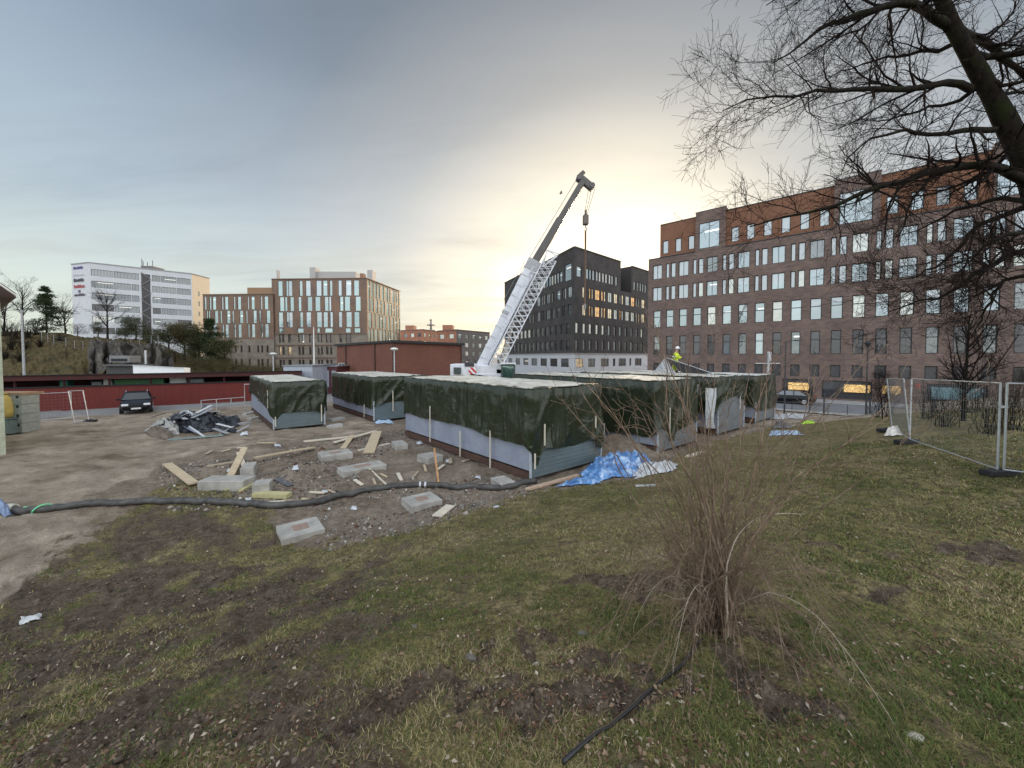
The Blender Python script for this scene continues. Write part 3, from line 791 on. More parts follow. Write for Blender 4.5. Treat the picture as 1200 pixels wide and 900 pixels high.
for bi, (za, zb) in enumerate([(17.2, 20.9), (13.4, 17.0), (9.4, 13.2)]):
    for k, (c, w_) in enumerate(wc):
        c2 = c + (7 if (bi + k) % 2 else -3); h3.append((max(.2, lin_s(V0, V1, z2(c2 - w_ / 2))), lin_s(V0, V1, z2(c2 + w_ / 2)), za, zb, 'glass_green', 1))
h3s = []
for (za, zb) in ((5.2, 7.2), (1.2, 3.4)):
    for c in (150, 185, 224, 256, 300, 350, 372, 402): h3s.append((lin_s(V0, V1, z2(c - 6)), lin_s(V0, V1, z2(c + 6)), za, zb, rc(['glass_dark', 'glass_dim'], [3, 1]), 1))
B.wall('upper_facade', pm, V0, V1, 8.9, ZW, h3, .15, 'frame_bronze'); B.wall('stone_base', stone, V0, V1, -1, 8.9, h3s, .3)
mb = MB(); bk = np.array([-6., 40.])
mb.poly([(*A0, ZT - .3), (*A1, ZT - .3), (*A2, ZT - .3), (*(A0 + np.array([3, 30])), ZT - .3)])
mb.poly([(*V0, ZW - .3), (*V1, ZW - .3), (*(V1 + np.array([0, 25])), ZW - .3), (*(V0 + np.array([0, 25])), ZW - .3)])
mb.quad((*(A0 + np.array([-.1, 30])), -1), (*A0, -1), (*A0, ZT), (*(A0 + np.array([-.1, 30])), ZT)); mb.quad((*(A0 + np.array([3, 30])), -1), (*A2, -1), (*A2, ZT), (*(A0 + np.array([3, 30])), ZT))
mb.quad((*(V0 + np.array([0, 25])), -1), (*V0, -1), (*V0, ZW), (*(V0 + np.array([0, 25])), ZW)); mb.build('roof', roofm, B.root)
mb = MB(); mb.bar((*A0, ZT + .08), (*A1, ZT + .08), .4, .2); mb.bar((*A1, ZT + .08), (*A2, ZT + .08), .4, .2); mb.bar((*V0, ZW + .08), (*V1, ZW + .08), .4, .2)
mb.bar((*(A0 + [0, -.12]), 10.5), (*(A1 + [0, -.12]), 10.5), .2, .25); mb.bar((*(A0 + [0, -.12]), 7.3), (*(A1 + [0, -.12]), 7.3), .2, .2); mb.bar((*(A0 + [0, -.12]), 3.8), (*(A1 + [0, -.12]), 3.8), .2, .2); mb.build('cornice', mat('cornice_brown', (.16, .10, .07), .6), B.root)
def roof_box(px0, px1, ytop, D, zb, m, name='plant_room', dep=8):
    x0, x1 = (px0 - 600) / F * D, (px1 - 600) / F * D; zt = EYE + (HOR - ytop) / F * D
    mb = MB(); mb.box(((x0 + x1) / 2, D + dep / 2, (zb + zt) / 2), (x1 - x0, dep, zt - zb)); return mb.build(name, m, B.root)
greyp = mat('plant_grey', (.42, .40, .38), .7, .15)
roof_box(366, 418, 319, 116, ZT - .4, greyp); roof_box(364.5, 371, 314, 115, ZT - .4, greyp, 'roof_vent', 3); roof_box(431.5, 437.5, 317, 111, ZT - .4, greyp, 'roof_vent', 3); roof_box(423, 427, 321, 112, ZT - .4, mat('vent_copper', (.3, .16, .1)), 'roof_vent', 2)
roof_box(291.5, 320, 337.5, 118, ZW - .4, mat('plant_brown', (.30, .19, .11)), 'plant_room', 8); roof_box(326, 327.6, 317.5, 112, ZT - .4, greyp, 'roof_flue', 1)
B.finish()

# --- white offices on the hill
B = Building('white_office_block', 'tall white office block with ribbon windows and a dark stair tower on the hill', 'office building')
WT = 34.0
Q0, Q1, Q2, Q3 = top_pt(87.3, 310.8, WT), top_pt(108, 308.7, WT), top_pt(227.2, 321.7, WT), top_pt(247.7, 327, WT)
q2x = lambda v: 80 + v * .15
fl = []
def zrow(y, P): return EYE + (HOR - y) / F * P[1]
rowsW = [(30.0 - 3.72 * k, 32.1 - 3.72 * k) for k in range(6)]
hw = []
segs = [(200, 372), (378, 508), (514, 570), (672, 735), (740, 858), (864, 980)]
for za, zb in rowsW:
    for a, c in segs: hw.append((lin_s(Q1, Q2, q2x(a)), min(lin_s(Q1, Q2, q2x(c)), np.linalg.norm(Q2 - Q1) - .4), za, zb, rc(['glass_dim', 'glass_dark', 'glass_pale'], [5, 1, .7]), max(2, int((c - a) / 22))))
Wm = mat('white_cladding', (.58, .595, .62), .6, .05, .8)
SA, SB = lin_s(Q1, Q2, q2x(588)), lin_s(Q1, Q2, q2x(658)); dW = (Q2 - Q1) / np.linalg.norm(Q2 - Q1)
hw.append((SA, SB, 7.2, 32.2, 'glass_black', 3))
B.wall('front_wall', Wm, Q1, Q2, 4, WT, hw, .35); B.wall('sign_wall', Wm, Q0, Q1, 4, WT, []); B.wall('end_wall', mat('sunlit_cladding', (.62, .51, .38), .6, .05, .8), Q2, Q3, 4, WT, [(2.5, 3.3, 8 + 3.7 * k, 9.6 + 3.7 * k, 'glass_pale', 1) for k in range(6)])  # end wall's warm sunlight is put into its cladding colour
mb = MB(); innW = np.array([-dW[1], dW[0]])
for k in range(11):   # stair flights behind the tower glass
    za = 7.6 + k * 2.3; a, c = Q1 + dW * SA - innW * .12, Q1 + dW * SB - innW * .12
    mb.bar((*(a if k % 2 else c), za), (*(c if k % 2 else a), za + 2.0), .15, .35)
mb.build('stair_flight', mat('stair_grey', (.16, .15, .16), .7), B.root)
mb = MB(); mb.poly([(*Q0, WT - .2), (*Q1, WT - .2), (*Q2, WT - .2), (*Q3, WT - .2), (*(Q0 + [0, 22]), WT - .2)]); mb.quad((*(Q0 + [0, 22]), 4), (*Q0, 4), (*Q0, WT), (*(Q0 + [0, 22]), WT)); mb.quad((*Q3, 4), (*(Q0 + [0, 22]), 4), (*(Q0 + [0, 22]), WT), (*Q3, WT)); mb.build('roof', roofm, B.root)
mb = MB(); mb.bar((*Q0, WT + .1), (*Q1, WT + .1), .4, .25); mb.bar((*Q1, WT + .1), (*Q2, WT + .1), .4, .25); mb.bar((*Q2, WT + .1), (*Q3, WT + .1), .4, .25); mb.build('parapet_cap', mat('cap_grey', (.35, .36, .38)), B.root)
D_ = 138; mb = MB(); x0, x1 = (166.5 - 600) / F * D_, (179.5 - 600) / F * D_; mb.box(((x0 + x1) / 2, D_ + 3, WT + 1.1), (x1 - x0, 5, 2.6))
for px, h in ((169.5, 2.6), (171, 1.8), (176, 1.4), (182, 2.0)): mb.tube([((px - 600) / F * D_, D_, WT + .2), ((px - 600) / F * D_, D_, WT + 2.2 + h)], .12, 5)
mb.build('plant_room', mat('plant_mid', (.22, .2, .2)), B.root)
# name boards on the blind corner; unreadable at this distance, so bars in their colours
dQ = (Q1 - Q0) / np.linalg.norm(Q1 - Q0); iQ = np.array([-dQ[1], dQ[0]])
for k, (y, a, c, colr, hh) in enumerate(((315.5, 90, 101, (.06, .04, .2), .75), (323.5, 89.5, 102, (.5, .48, .55), .6), (329.5, 90, 102, (.05, .04, .06), 1.1), (336.8, 90, 102.5, (.35, .05, .06), 1.0), (342.3, 95, 98, (.1, .07, .15), 1.0), (346.5, 90, 103, (.07, .05, .08), .8))):
    P = Q0; s0, s1 = lin_s(Q0, Q1, a), min(lin_s(Q0, Q1, c), np.linalg.norm(Q1 - Q0) - .2); z = zrow(y, Q0)
    p0, p1 = Q0 + dQ * s0 - iQ * .08, Q0 + dQ * s1 - iQ * .08; mb = MB()
    n = 7 if s1 - s0 > 2 else 1
    for q in range(n):   # letter-like slabs
        a_, c_ = q / n, (q + .78) / n; h_ = hh * random.choice([.7, .85, 1.0])
        mb.bar((*(p0 + (p1 - p0) * a_), z - (hh - h_) / 2), (*(p0 + (p1 - p0) * c_), z - (hh - h_) / 2), .1, h_)
    mb.build('roof_sign', mat('sign_%d' % k, colr, .5, .05), B.root)
B.finish()

# --- low red brick building
B = Building('red_brick_building', 'low flat-roofed red brick building behind the covered modules', 'brick building')
def wpt(px, y, D): p = at(px, y, D); return np.array([p[0], p[1]])
RB0, RB1, RB2 = wpt(394.7, 406.5, 48), wpt(459.5, 402, 36.5), wpt(541, 405, 45)
ZB = 5.35
hb = [(lin_s(RB0, RB1, 396), lin_s(RB0, RB1, 404), 1.75, 3.3, 'glass_sky', 2)]
for a, c in ((408.5, 415), (421.5, 427), (432, 439), (445, 454)): hb.append((lin_s(RB0, RB1, a), lin_s(RB0, RB1, c), .6, 1.45, 'glass_pale', 2))
B.wall('left_wall', brick_red, RB0, RB1, -.2, ZB, hb, .12, 'frame_white'); B.wall('right_wall', brick_red, RB1, RB2, -.2, ZB, [])
bkp = RB0 + (RB2 - RB1)
mb = MB(); mb.quad((*RB2, -.2), (*bkp, -.2), (*bkp, ZB), (*RB2, ZB)); mb.quad((*bkp, -.2), (*RB0, -.2), (*RB0, ZB), (*bkp, ZB)); mb.build('rear_wall', brick_red, B.root)
mb = MB(); ct = (RB0 + RB2) / 2
def grow(P, k): return P + (P - ct) / np.linalg.norm(P - ct) * k
cs = [grow(P, .35) for P in (RB0, RB1, RB2, bkp)]
for z in (ZB + .02, ZB + .26): mb.poly([(*c, z) for c in cs])
for a, c in zip(cs, cs[1:] + cs[:1]): mb.quad((*a, ZB + .02), (*c, ZB + .02), (*c, ZB + .26), (*a, ZB + .26))
mb.build('roof', roofm, B.root)
for px, (Pa, Pb) in ((406, (RB0, RB1)), (440, (RB0, RB1)), (460.2, (RB1, RB2)), (540, (RB1, RB2))):
    s0 = lin_s(Pa, Pb, px); d = (Pb - Pa) / np.linalg.norm(Pb - Pa); P = Pa + d * s0 - np.array([-d[1], d[0]]) * .1
    mb = MB(); mb.tube([(*P, -.1), (*P, ZB)], .07, 6); mb.build('downpipe', mat('pipe_dark', (.08, .035, .03), .5), B.root)
B.finish()
lampglow, t, b = new_mat('lamp_glow'); b.inputs['Base Color'].default_value = (.9, .85, .7, 1); b.inputs['Emission Color'].default_value = (1, .82, .5, 1); b.inputs['Emission Strength'].default_value = 2.2
for px, lab in ((410.3, 'left of two glowing globe lamps on the red brick wall'), (421, 'right of two glowing globe lamps on the red brick wall')):
    s0 = lin_s(RB0, RB1, px); d = (RB1 - RB0) / np.linalg.norm(RB1 - RB0); n_ = np.array([d[1], -d[0]]); P = RB0 + d * s0
    o = thing('wall_lamp', lab, 'lamp', (*P, 2.05)); mb = MB(); mb.tube([(0, 0, 0), (n_[0] * .3, n_[1] * .3, .05)], .03, 6); mb.build('bracket', metal_dk, o)
    mb = MB(); mb.lathe((n_[0] * .35, n_[1] * .35, .1), [(.001, -.16), (.11, -.12), (.16, 0), (.11, .12), (.001, .16)], 12); mb.build('globe', lampglow, o, True)

# --- far red blocks on the skyline
def far_block(px0, pxc, px1, yl, yc, yr, D, label, m0, m1, rows):
    zt = EYE + (HOR - yc) / F * D
    B = Building('distant_building', label, 'building')
    P0, P1, P2 = np.array([(px0 - 600) / F * D, D * 1.05]), np.array([(pxc - 600) / F * D, D]), np.array([(px1 - 600) / F * D * 1.06, D * 1.12])
    P0[0] = (px0 - 600) / F * P0[1]; P2[0] = (px1 - 600) / F * P2[1]
    for Pa, Pb, m in ((P0, P1, m0), (P1, P2, m1)):
        L = np.linalg.norm(Pb - Pa); hs = []; n = max(2, int(L / 4))
        for r in range(rows):
            for k in range(n): hs.append((L * (k + .25) / n, L * (k + .7) / n, zt - 3.2 - r * 3.4, zt - 1.4 - r * 3.4, rc(['glass_dim', 'glass_pale'], [3, 2]), 1))
        B.wall('facade', m, Pa, Pb, -1, zt, hs, .2)
    mb = MB(); mb.poly([(*P0, zt + .02), (*P1, zt + .02), (*P2, zt + .02), (*(P0 + P2 - P1), zt + .02)]); mb.bar((*P0, zt + .15), (*P1, zt + .15), .5, .3); mb.bar((*P1, zt + .15), (*P2, zt + .15), .5, .3); mb.build('roof', mat('roof_tan', (.25, .2, .16)), B.root)
    mb = MB(); x = (P0[0] + P1[0]) / 2; mb.box((x, P1[1] + 8, zt + 1.2), (4, 5, 2.4)); mb.build('plant_room', m0, B.root)
    B.finish(); return B
rd = mat('far_red', (.40, .18, .11), .85, .15, .5); rg = mat('far_grey', (.16, .14, .13), .85, .2, .5)
far_block(464, 496, 520, 388, 386.5, 392, 175, 'distant red apartment block beside the mast on the skyline', rd, rd, 4)
far_block(513, 535, 574, 389, 386.8, 389.5, 150, 'distant red and grey block just left of the crane boom', rd, rg, 5)
o = thing('radio_mast', 'thin lattice radio mast with antenna rings on the skyline', 'mast', (*at(505, 400, 190)[:2], 0))
mb = MB(); zt = EYE + (HOR - 374) / F * 190
for a in (0, 2.1, 4.2): mb.tube([(1.0 * math.cos(a), 1.0 * math.sin(a), 0), (.15 * math.cos(a), .15 * math.sin(a), zt)], .22, 4)
for z in np.arange(2, zt, 2): mb.box((0, 0, z), (1.4, 1.4, .15))
mb.build('lattice', mat('mast_grey', (.3, .27, .25), .6), o)
for q, z in enumerate((zt - 3, zt - 5.5, zt - 8.5)): mb = MB(); mb.lathe((0, 0, z), [(.3, -.3), (2.0, -.2), (2.0, .2), (.3, .3)], 12); mb.build('antenna_ring', MATS['mast_grey'], o)

# ------------------------------------------------------------------ long red shed wall on the left
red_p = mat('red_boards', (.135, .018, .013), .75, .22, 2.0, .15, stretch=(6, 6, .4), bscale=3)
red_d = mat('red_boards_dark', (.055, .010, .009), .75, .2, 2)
blk = mat('black_tar', (.016, .015, .016), .8)
o = thing('red_shed', 'long low red boarded shed with an open strip under its black roof edge', 'shed')
def wp(s0, off, z): p = wall_a + wd * s0 + wn * off; return (p[0], p[1], z)
S0, S1 = -14.0, 17.5
mb = MB(); mb.bar(wp(S0, 0, .86), wp(S1, 0, .86), .12, 1.76); mb.build('board_wall', red_p, o)
mb = MB(); mb.bar(wp(S0, .06, 1.79), wp(S1, .06, 1.79), .16, .10); mb.build('rail', blk, o)
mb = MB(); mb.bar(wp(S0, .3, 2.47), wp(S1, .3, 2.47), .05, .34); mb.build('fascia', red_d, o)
mb = MB(); mb.quad(wp(S0, .42, 2.66), wp(S1, .42, 2.66), wp(S1, -4.2, 2.42), wp(S0, -4.2, 2.42)); mb.quad(wp(S0, .42, 2.72), wp(S1, .42, 2.72), wp(S1, -4.2, 2.48), wp(S0, -4.2, 2.48)); mb.quad(wp(S0, .42, 2.66), wp(S1, .42, 2.66), wp(S1, .42, 2.72), wp(S0, .42, 2.72)); mb.build('roof', blk, o)
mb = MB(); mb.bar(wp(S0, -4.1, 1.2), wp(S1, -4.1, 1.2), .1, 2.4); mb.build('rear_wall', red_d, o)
for k in range(13):
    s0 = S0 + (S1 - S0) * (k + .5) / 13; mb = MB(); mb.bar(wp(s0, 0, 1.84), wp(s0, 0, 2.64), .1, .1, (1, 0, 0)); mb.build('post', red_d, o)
# things stored inside the open shed
def sfrac(px): u = (px - 600) / F; return (u * wall_a[1] - wall_a[0]) / (wd[0] - u * wd[1])
def shed_item(px0, px1, z1, m, name, label, off=-1.6):
    a, c = sfrac(px0), sfrac(px1)
    o = thing(name, label, name.split('_')[-1]); mb = MB(); mb.bar(wp(a, off, z1 / 2), wp(c, off, z1 / 2), 1.2, z1); mb.build('body', m, o, bevel=.06)
    mb = MB(); mb.bar(wp(a - .03, off, z1 + .03), wp(c + .03, off, z1 + .03), 1.28, .06); mb.build('lid', mat(name + '_lid', (.08, .10, .09)), o); return o
grn = mat('green_paint', (.07, .22, .09), .5, .2); wht = mat('white_paint', (.75, .76, .76), .5, .1); grn2 = mat('teal_paint', (.03, .26, .19), .5, .1); gry = mat('grey_paint', (.30, .32, .34), .6, .15)
shed_item(128, 188, 2.22, grn, 'green_container', 'long green container seen through the open strip of the red shed')
shed_item(114.5, 124.5, 2.28, wht, 'white_cabinet', 'white cabinet left of the green container inside the red shed')
shed_item(195, 215, 2.30, wht, 'white_crate', 'wide white crate right of the green container inside the red shed')
shed_item(61, 72, 2.24, grn2, 'teal_cabinet', 'teal cabinet with a white stripe inside the red shed')
shed_item(100, 113, 2.05, gry, 'grey_crate', 'low grey crate inside the red shed')
shed_item(218, 236, 2.1, gry, 'grey_bench', 'grey bench stored at the far end of the red shed')
o = thing('white_tent', 'white tent roof rising behind the red shed', 'tent'); mb = MB()
a, c = at(156, 436, 44), at(211, 436, 44)
zt0, zt1 = EYE + (HOR - 428.5) / F * 44, EYE + (HOR - 431.5) / F * 44
for (yo, zz0, zz1) in ((0, 0, 0),):
    mb.quad((a[0], 44, .2), (c[0], 44.5, .2), (c[0], 44.5, zt1), (a[0], 44, zt0)); mb.quad((a[0], 44, zt0), (c[0], 44.5, zt1), (c[0], 45.4, zt1), (a[0], 45.2, zt0)); mb.quad((a[0], 45.2, .2), (a[0], 44, .2), (a[0], 44, zt0), (a[0], 45.2, zt0)); mb.quad((c[0], 44.5, .2), (c[0], 45.4, .2), (c[0], 45.4, zt1), (c[0], 44.5, zt1))
mb.build('canvas', wht, o)
mb = MB(); mb.bar((a[0], 43.95, zt0 + .03), (c[0], 44.45, zt1 + .03), .08, .08); mb.build('ridge_pole', galv, o)
o = thing('flat_roofed_hut', 'small grey hut with a flat slab roof below the rock face', 'hut', (*at(140, 430, 50)[:2], 0))
mb = MB(); mb.box((0, 1.5, 1.4), (4.0, 2.5, 2.9)); mb.build('wall', mat('hut_grey', (.06, .06, .058)), o)
mb = MB(); mb.box((.6, .6, 2.95), (5.2, 1.6, .22)); mb.build('roof', mat('hut_roof', (.10, .10, .10)), o)
mb = MB(); mb.box((-.4, 1.2, 3.75), (2.6, 1.6, .9)); mb.build('roof_hatch', mat('hut_hatch', (.20, .20, .20)), o)
mb = MB(); mb.box((-.4, .38, 3.62), (2.1, .06, .36)); mb.build('slot_window', blk, o)
mb = MB(); mb.tube([(2.3, 1.2, 3.0), (2.3, 1.2, 4.9)], .12, 8); mb.build('flue', galv, o)

# ------------------------------------------------------------------ vegetation
def tubes(P, Rd, sides):
    """P (M,N,3) polylines, Rd (M,N) radii -> verts, quads"""
    M_, N_ = P.shape[:2]
    T = np.empty_like(P); T[:, 1:-1] = P[:, 2:] - P[:, :-2]; T[:, 0] = P[:, 1] - P[:, 0]; T[:, -1] = P[:, -1] - P[:, -2]
    T /= np.linalg.norm(T, axis=2, keepdims=True) + 1e-9
    ref = np.where(np.abs(T[:, :1, 2:3]) < .8, np.array([0, 0, 1.]), np.array([1., 0, 0]))
    U = np.cross(T, np.broadcast_to(ref, T.shape)); U /= np.linalg.norm(U, axis=2, keepdims=True) + 1e-9
    Vv = np.cross(T, U)
    a = 2 * np.pi * np.arange(sides) / sides
    ring = P[:, :, None] + Rd[:, :, None, None] * (U[:, :, None] * np.cos(a)[:, None] + Vv[:, :, None] * np.sin(a)[:, None])
    idx = np.arange(M_ * N_ * sides).reshape(M_, N_, sides); nx = np.roll(idx, -1, 2)
    f = np.stack([idx[:, :-1], nx[:, :-1], nx[:, 1:], idx[:, 1:]], -1).reshape(-1, 4)
    return ring.reshape(-1, 3), f

def resample(pts, n):
    pts = np.asarray(pts, float); s = np.r_[0, np.cumsum(np.linalg.norm(np.diff(pts[:, :3], axis=0), axis=1))]
    q = np.linspace(0, s[-1], n)
    return np.stack([np.interp(q, s, pts[:, k]) for k in range(pts.shape[1])], 1)

def smooth_line(pts, n):
    p = resample(pts, n * 3)
    for _ in range(4): p[1:-1] = (p[:-2] + 2 * p[1:-1] + p[2:]) / 4
    return resample(p, n)

def sprout(P, Rd, per_m, ln, spread, up, n_pts=6, lo=.15, rfac=.55, wig=.18, jit=.5, rmin=.0015, fall=.6):
    """children along parent polylines; returns child polylines and radii"""
    M_, N_ = P.shape[:2]
    L = np.linalg.norm(np.diff(P, axis=1), axis=2).sum(1)
    cnt = np.maximum(1, rng.poisson(L * per_m)); par = np.repeat(np.arange(M_), cnt); n = len(par)
    u = lo + (1 - lo) * rng.random(n) ** .85; fi = u * (N_ - 1); i0 = np.minimum(fi.astype(int), N_ - 2); fr = (fi - i0)[:, None]
    st = P[par, i0] * (1 - fr) + P[par, i0 + 1] * fr
    tg = P[par, i0 + 1] - P[par, i0]; tg /= np.linalg.norm(tg, axis=1, keepdims=True) + 1e-9
    rd = rng.normal(size=(n, 3)); rd -= (rd * tg).sum(1, keepdims=True) * tg; rd /= np.linalg.norm(rd, axis=1, keepdims=True) + 1e-9
    an = spread * (.6 + .8 * rng.random(n))[:, None]
    d = tg * np.cos(an) + rd * np.sin(an); d[:, 2] += up * rng.random(n); d /= np.linalg.norm(d, axis=1, keepdims=True)
    ll = ln * (1 - fall * u) * (1 - jit + 2 * jit * rng.random(n)) if np.isscalar(ln) else ln[par] * (1 - fall * u) * (1 - jit + 2 * jit * rng.random(n))
    Q = np.empty((n, n_pts, 3)); Q[:, 0] = st; step = (ll / (n_pts - 1))[:, None]
    cur = d
    for k in range(1, n_pts):
        cur = cur + rng.normal(size=(n, 3)) * wig; cur[:, 2] += up * .08; cur /= np.linalg.norm(cur, axis=1, keepdims=True)
        Q[:, k] = Q[:, k - 1] + cur * step
    r0 = np.maximum(rmin, np.minimum((Rd[par, i0] * (1 - fr[:, 0]) + Rd[par, i0 + 1] * fr[:, 0]) * rfac, .012 + ll * .018))
    Rr = np.maximum(rmin, r0[:, None] * np.linspace(1, .25, n_pts)[None])
    return Q, Rr, ll

def pack(sets):
    V, Fc, o = [], [], 0
    for P, Rd, sd in sets:
        v, f = tubes(P, Rd, sd); V.append(v); Fc.append(f + o); o += len(v)
    return np.concatenate(V), np.concatenate(Fc)

def bark_mat(name, dark, light, moss=None):
    m, t, b = new_mat(name)
    c = t.coord('Object', (1, 1, .35)); nz = t.noise(14, 6, .7, c)
    col = t.ramp(nz, [(.35, dark), (.7, light)])
    if moss: col = t.mix(t.ramp(t.noise(3, 4, .6, t.coord('Object')), [(.52, (0,) * 3), (.68, (1,) * 3)]), col, moss)
    t.put(b.inputs['Base Color'], col); b.inputs['Roughness'].default_value = .95; b.inputs['Specular IOR Level'].default_value = .1
    t.put(b.inputs['Normal'], t.bump(nz, .8, .03)); return m
bark = bark_mat('tree_bark', (.010, .008, .007), (.032, .026, .020), (.022, .028, .010))
twigm = mat('twig_bark', (.020, .015, .013), .95, .3, 8, spec=.1)

# big bare tree at the right
o = thing('bare_tree', 'large bare mossy tree leaning in from the right edge over the lawn', 'tree', (10.9, 7.6, float(terrain(10.9, 7.6))))
base_w = np.array(o.location)
def wl(pl): return np.array([at(px, py, D) for px, py, D in pl]) - base_w
trunkP = [wl([(1262, 560, 7.6)])[0] * 0 + np.array([0, 0, -.2])] + list(wl([(1250, 380, 7.6), (1224, 255, 7.6), (1197, 178, 7.5), (1170, 125, 7.4), (1140, 72, 7.3), (1112, 25, 7.2), (1090, -40, 7.1), (1060, -130, 7.0), (1040, -230, 7.2)]))
tp = smooth_line(trunkP, 28); tr = np.interp(np.linspace(0, 1, 28), [0, .08, .3, .6, 1], [.38, .27, .225, .145, .05])
tr = tr * (1 + .06 * rng.normal(size=28))
V, Fc = tubes(tp[None], tr[None], 14); link('trunk', np_mesh('trunk', V, Fc, bark, smooth=True), o)
limbs = [
    ([(1108, 28, 7.2), (1090, 14, 7.0), (1061, 3, 6.8), (1030, 6, 6.6), (1008, 14, 6.5), (972, 26, 6.3), (947, 44, 6.1), (925, 62, 6.0), (905, 76, 6.0)], .105),
    ([(1136, 104, 7.35), (1114, 95, 7.1), (1092, 101, 7.0), (1054, 106, 6.8), (1015, 103, 6.6), (991, 105, 6.5), (960, 107, 6.3), (947, 108, 6.2), (928, 113, 6.1), (905, 109, 6.0), (872, 118, 6.0), (842, 130, 6.0)], .085),
    ([(1166, 152, 7.45), (1137, 152, 7.2), (1110, 155, 7.1), (1099, 159, 7.0), (1083, 152, 6.9), (1054, 154, 6.8), (1016, 165, 6.7), (997, 180, 6.6), (985, 203, 6.6)], .075),
    ([(1212, 216, 7.55), (1190, 203, 7.4), (1162, 193, 7.2), (1121, 193, 7.0), (1089, 203, 6.8), (1054, 215, 6.6), (1023, 219, 6.5), (997, 234, 6.4), (959, 247, 6.3), (915, 253, 6.2), (880, 265, 6.2)], .12),
    ([(1222, 285, 7.6), (1200, 295, 7.4), (1180, 301, 7.3), (1160, 312, 7.1), (1132, 328, 7.0), (1106, 346, 6.9), (1072, 352, 6.8), (1040, 364, 6.8)], .085),
    ([(1214, 240, 7.6), (1185, 248, 7.8), (1150, 262, 8.0), (1128, 284, 8.1), (1110, 305, 8.2), (1080, 322, 8.3), (1050, 330, 8.4)], .075),
    ([(1228, 330, 7.6), (1206, 322, 7.7), (1182, 327, 7.9), (1165, 345, 8.0), (1150, 375, 8.1), (1135, 400, 8.2)], .06),
    ([(1112, 30, 7.2), (1135, 42, 7.4), (1156, 47, 7.6), (1178, 70, 7.8), (1205, 96, 8.0), (1250, 120, 8.4)], .12),
    ([(1138, 68, 7.3), (1160, 66, 7.3), (1190, 64, 7.2), (1230, 58, 7.0), (1280, 40, 6.8)], .10),
    ([(1150, 95, 7.35), (1175, 100, 7.2), (1210, 92, 7.0), (1260, 80, 6.9)], .06),
    ([(1160, 118, 7.4), (1185, 108, 7.6), (1230, 100, 7.9)], .06),
    ([(1095, -20, 7.1), (1060, -15, 6.9), (1020, -20, 6.6), (980, -10, 6.4), (940, -20, 6.3), (900, 0, 6.2)], .09),
    ([(1100, -10, 7.1), (1130, -40, 7.3), (1170, -70, 7.6), (1230, -110, 8.0)], .1),
    ([(1075, -90, 7.0), (1020, -110, 6.8), (960, -120, 6.4)], .07),
    ([(1200, 205, 7.5), (1240, 190, 7.8), (1300, 150, 8.2), (1380, 110, 8.6)], .14),
    ([(1220, 270, 7.6), (1196, 272, 7.1), (1166, 280, 6.7), (1140, 300, 6.4), (1105, 318, 6.3), (1075, 322, 6.2)], .07),
    ([(1205, 235, 7.5), (1180, 232, 7.9), (1150, 238, 8.3), (1115, 248, 8.6), (1080, 268, 8.8), (1050, 278, 9.0)], .07),
    ([(1120, 45, 7.25), (1105, 60, 7.6), (1070, 62, 8.0), (1030, 70, 8.4), (985, 85, 8.7), (960, 100, 8.9)], .06),
    ([(1150, 100, 7.35), (1125, 118, 7.7), (1085, 128, 8.1), (1040, 140, 8.5), (1000, 142, 8.8)], .055)]
LP, LRd = [], []
for pts, r0 in limbs:
    p = smooth_line(wl(pts), 14); p[1:] += rng.normal(size=(13, 3)) * .02
    rr = r0 * .78 * np.linspace(1, .10, 14) ** 1.0
    V, Fc = tubes(p[None], rr[None], 8); link('limb', np_mesh('limb', V, Fc, bark, smooth=True), o)
    LP.append(p); LRd.append(rr)
LP, LRd = np.array(LP), np.array(LRd)
Q1_, R1_, l1 = sprout(LP, LRd, 4.3, 1.2, .85, .22, 8, .12, .44, .15, fall=.35)
Q2_, R2_, l2 = sprout(Q1_, R1_, 9.5, .60, .8, .15, 6, .1, .5, .18, rmin=.0026, fall=.4)
Q3_, R3_, l3 = sprout(Q2_, R2_, 10.5, .28, .75, .1, 4, .1, .6, .2, rmin=.0021, fall=.3)
tt_, tr_, _ = sprout(tp[None], tr[None] * .2, 3.0, 1.2, 1.2, .2, 8, .25, .5, .2)
V, Fc = pack([(Q1_, R1_, 5), (Q2_, R2_, 4), (Q3_, R3_, 3), (tt_, tr_, 4)])
link('crown', np_mesh('crown', V, Fc, twigm), o)

def bare_tree(loc, H, label, group=None, name='bare_tree', spread=.55, r0=None, dens=1.0, fork=None, m=None):
    o = thing(name, label, 'tree', loc, 0, group); r0 = r0 or H * .022
    lean = rng.normal(size=2) * .05 * H
    tp = smooth_line([(0, 0, -.3), (lean[0] * .3, lean[1] * .3, H * .35), (lean[0], lean[1], H * .75), (lean[0] * 1.2, lean[1] * 1.2, H * .95)], 12); rr = r0 * np.linspace(1, .2, 12)
    V, Fc = tubes(tp[None], rr[None], 7); link('trunk', np_mesh('trunk', V, Fc, m or bark, smooth=True), o)
    a = sprout(tp[None], rr[None], 2.6 * dens * 8 / H, H * .5, spread, .35, 8, .28, .6, .14, rmin=.012 * H / 10, fall=.5)
    c = sprout(a[0], a[1], 3.0 * dens * 8 / H, H * .2, .7, .25, 6, .15, .6, .16, rmin=.008 * H / 10)
    e = sprout(c[0], c[1], 3.4 * dens * 8 / H, H * .09, .7, .15, 4, .1, .6, .2, rmin=.006 * H / 10)
    V, Fc = pack([(a[0], a[1], 5), (c[0], c[1], 3), (e[0], e[1], 3)]); link('crown', np_mesh('crown', V, Fc, twigm if not m else m), o)
    return o
bare_tree(hp(127, 74), 8.6, 'bare spreading tree in front of the white office block', spread=.9)
bare_tree(hp(28, 76), 9.5, 'bare tree left of the conifer on the hilltop', spread=.6)
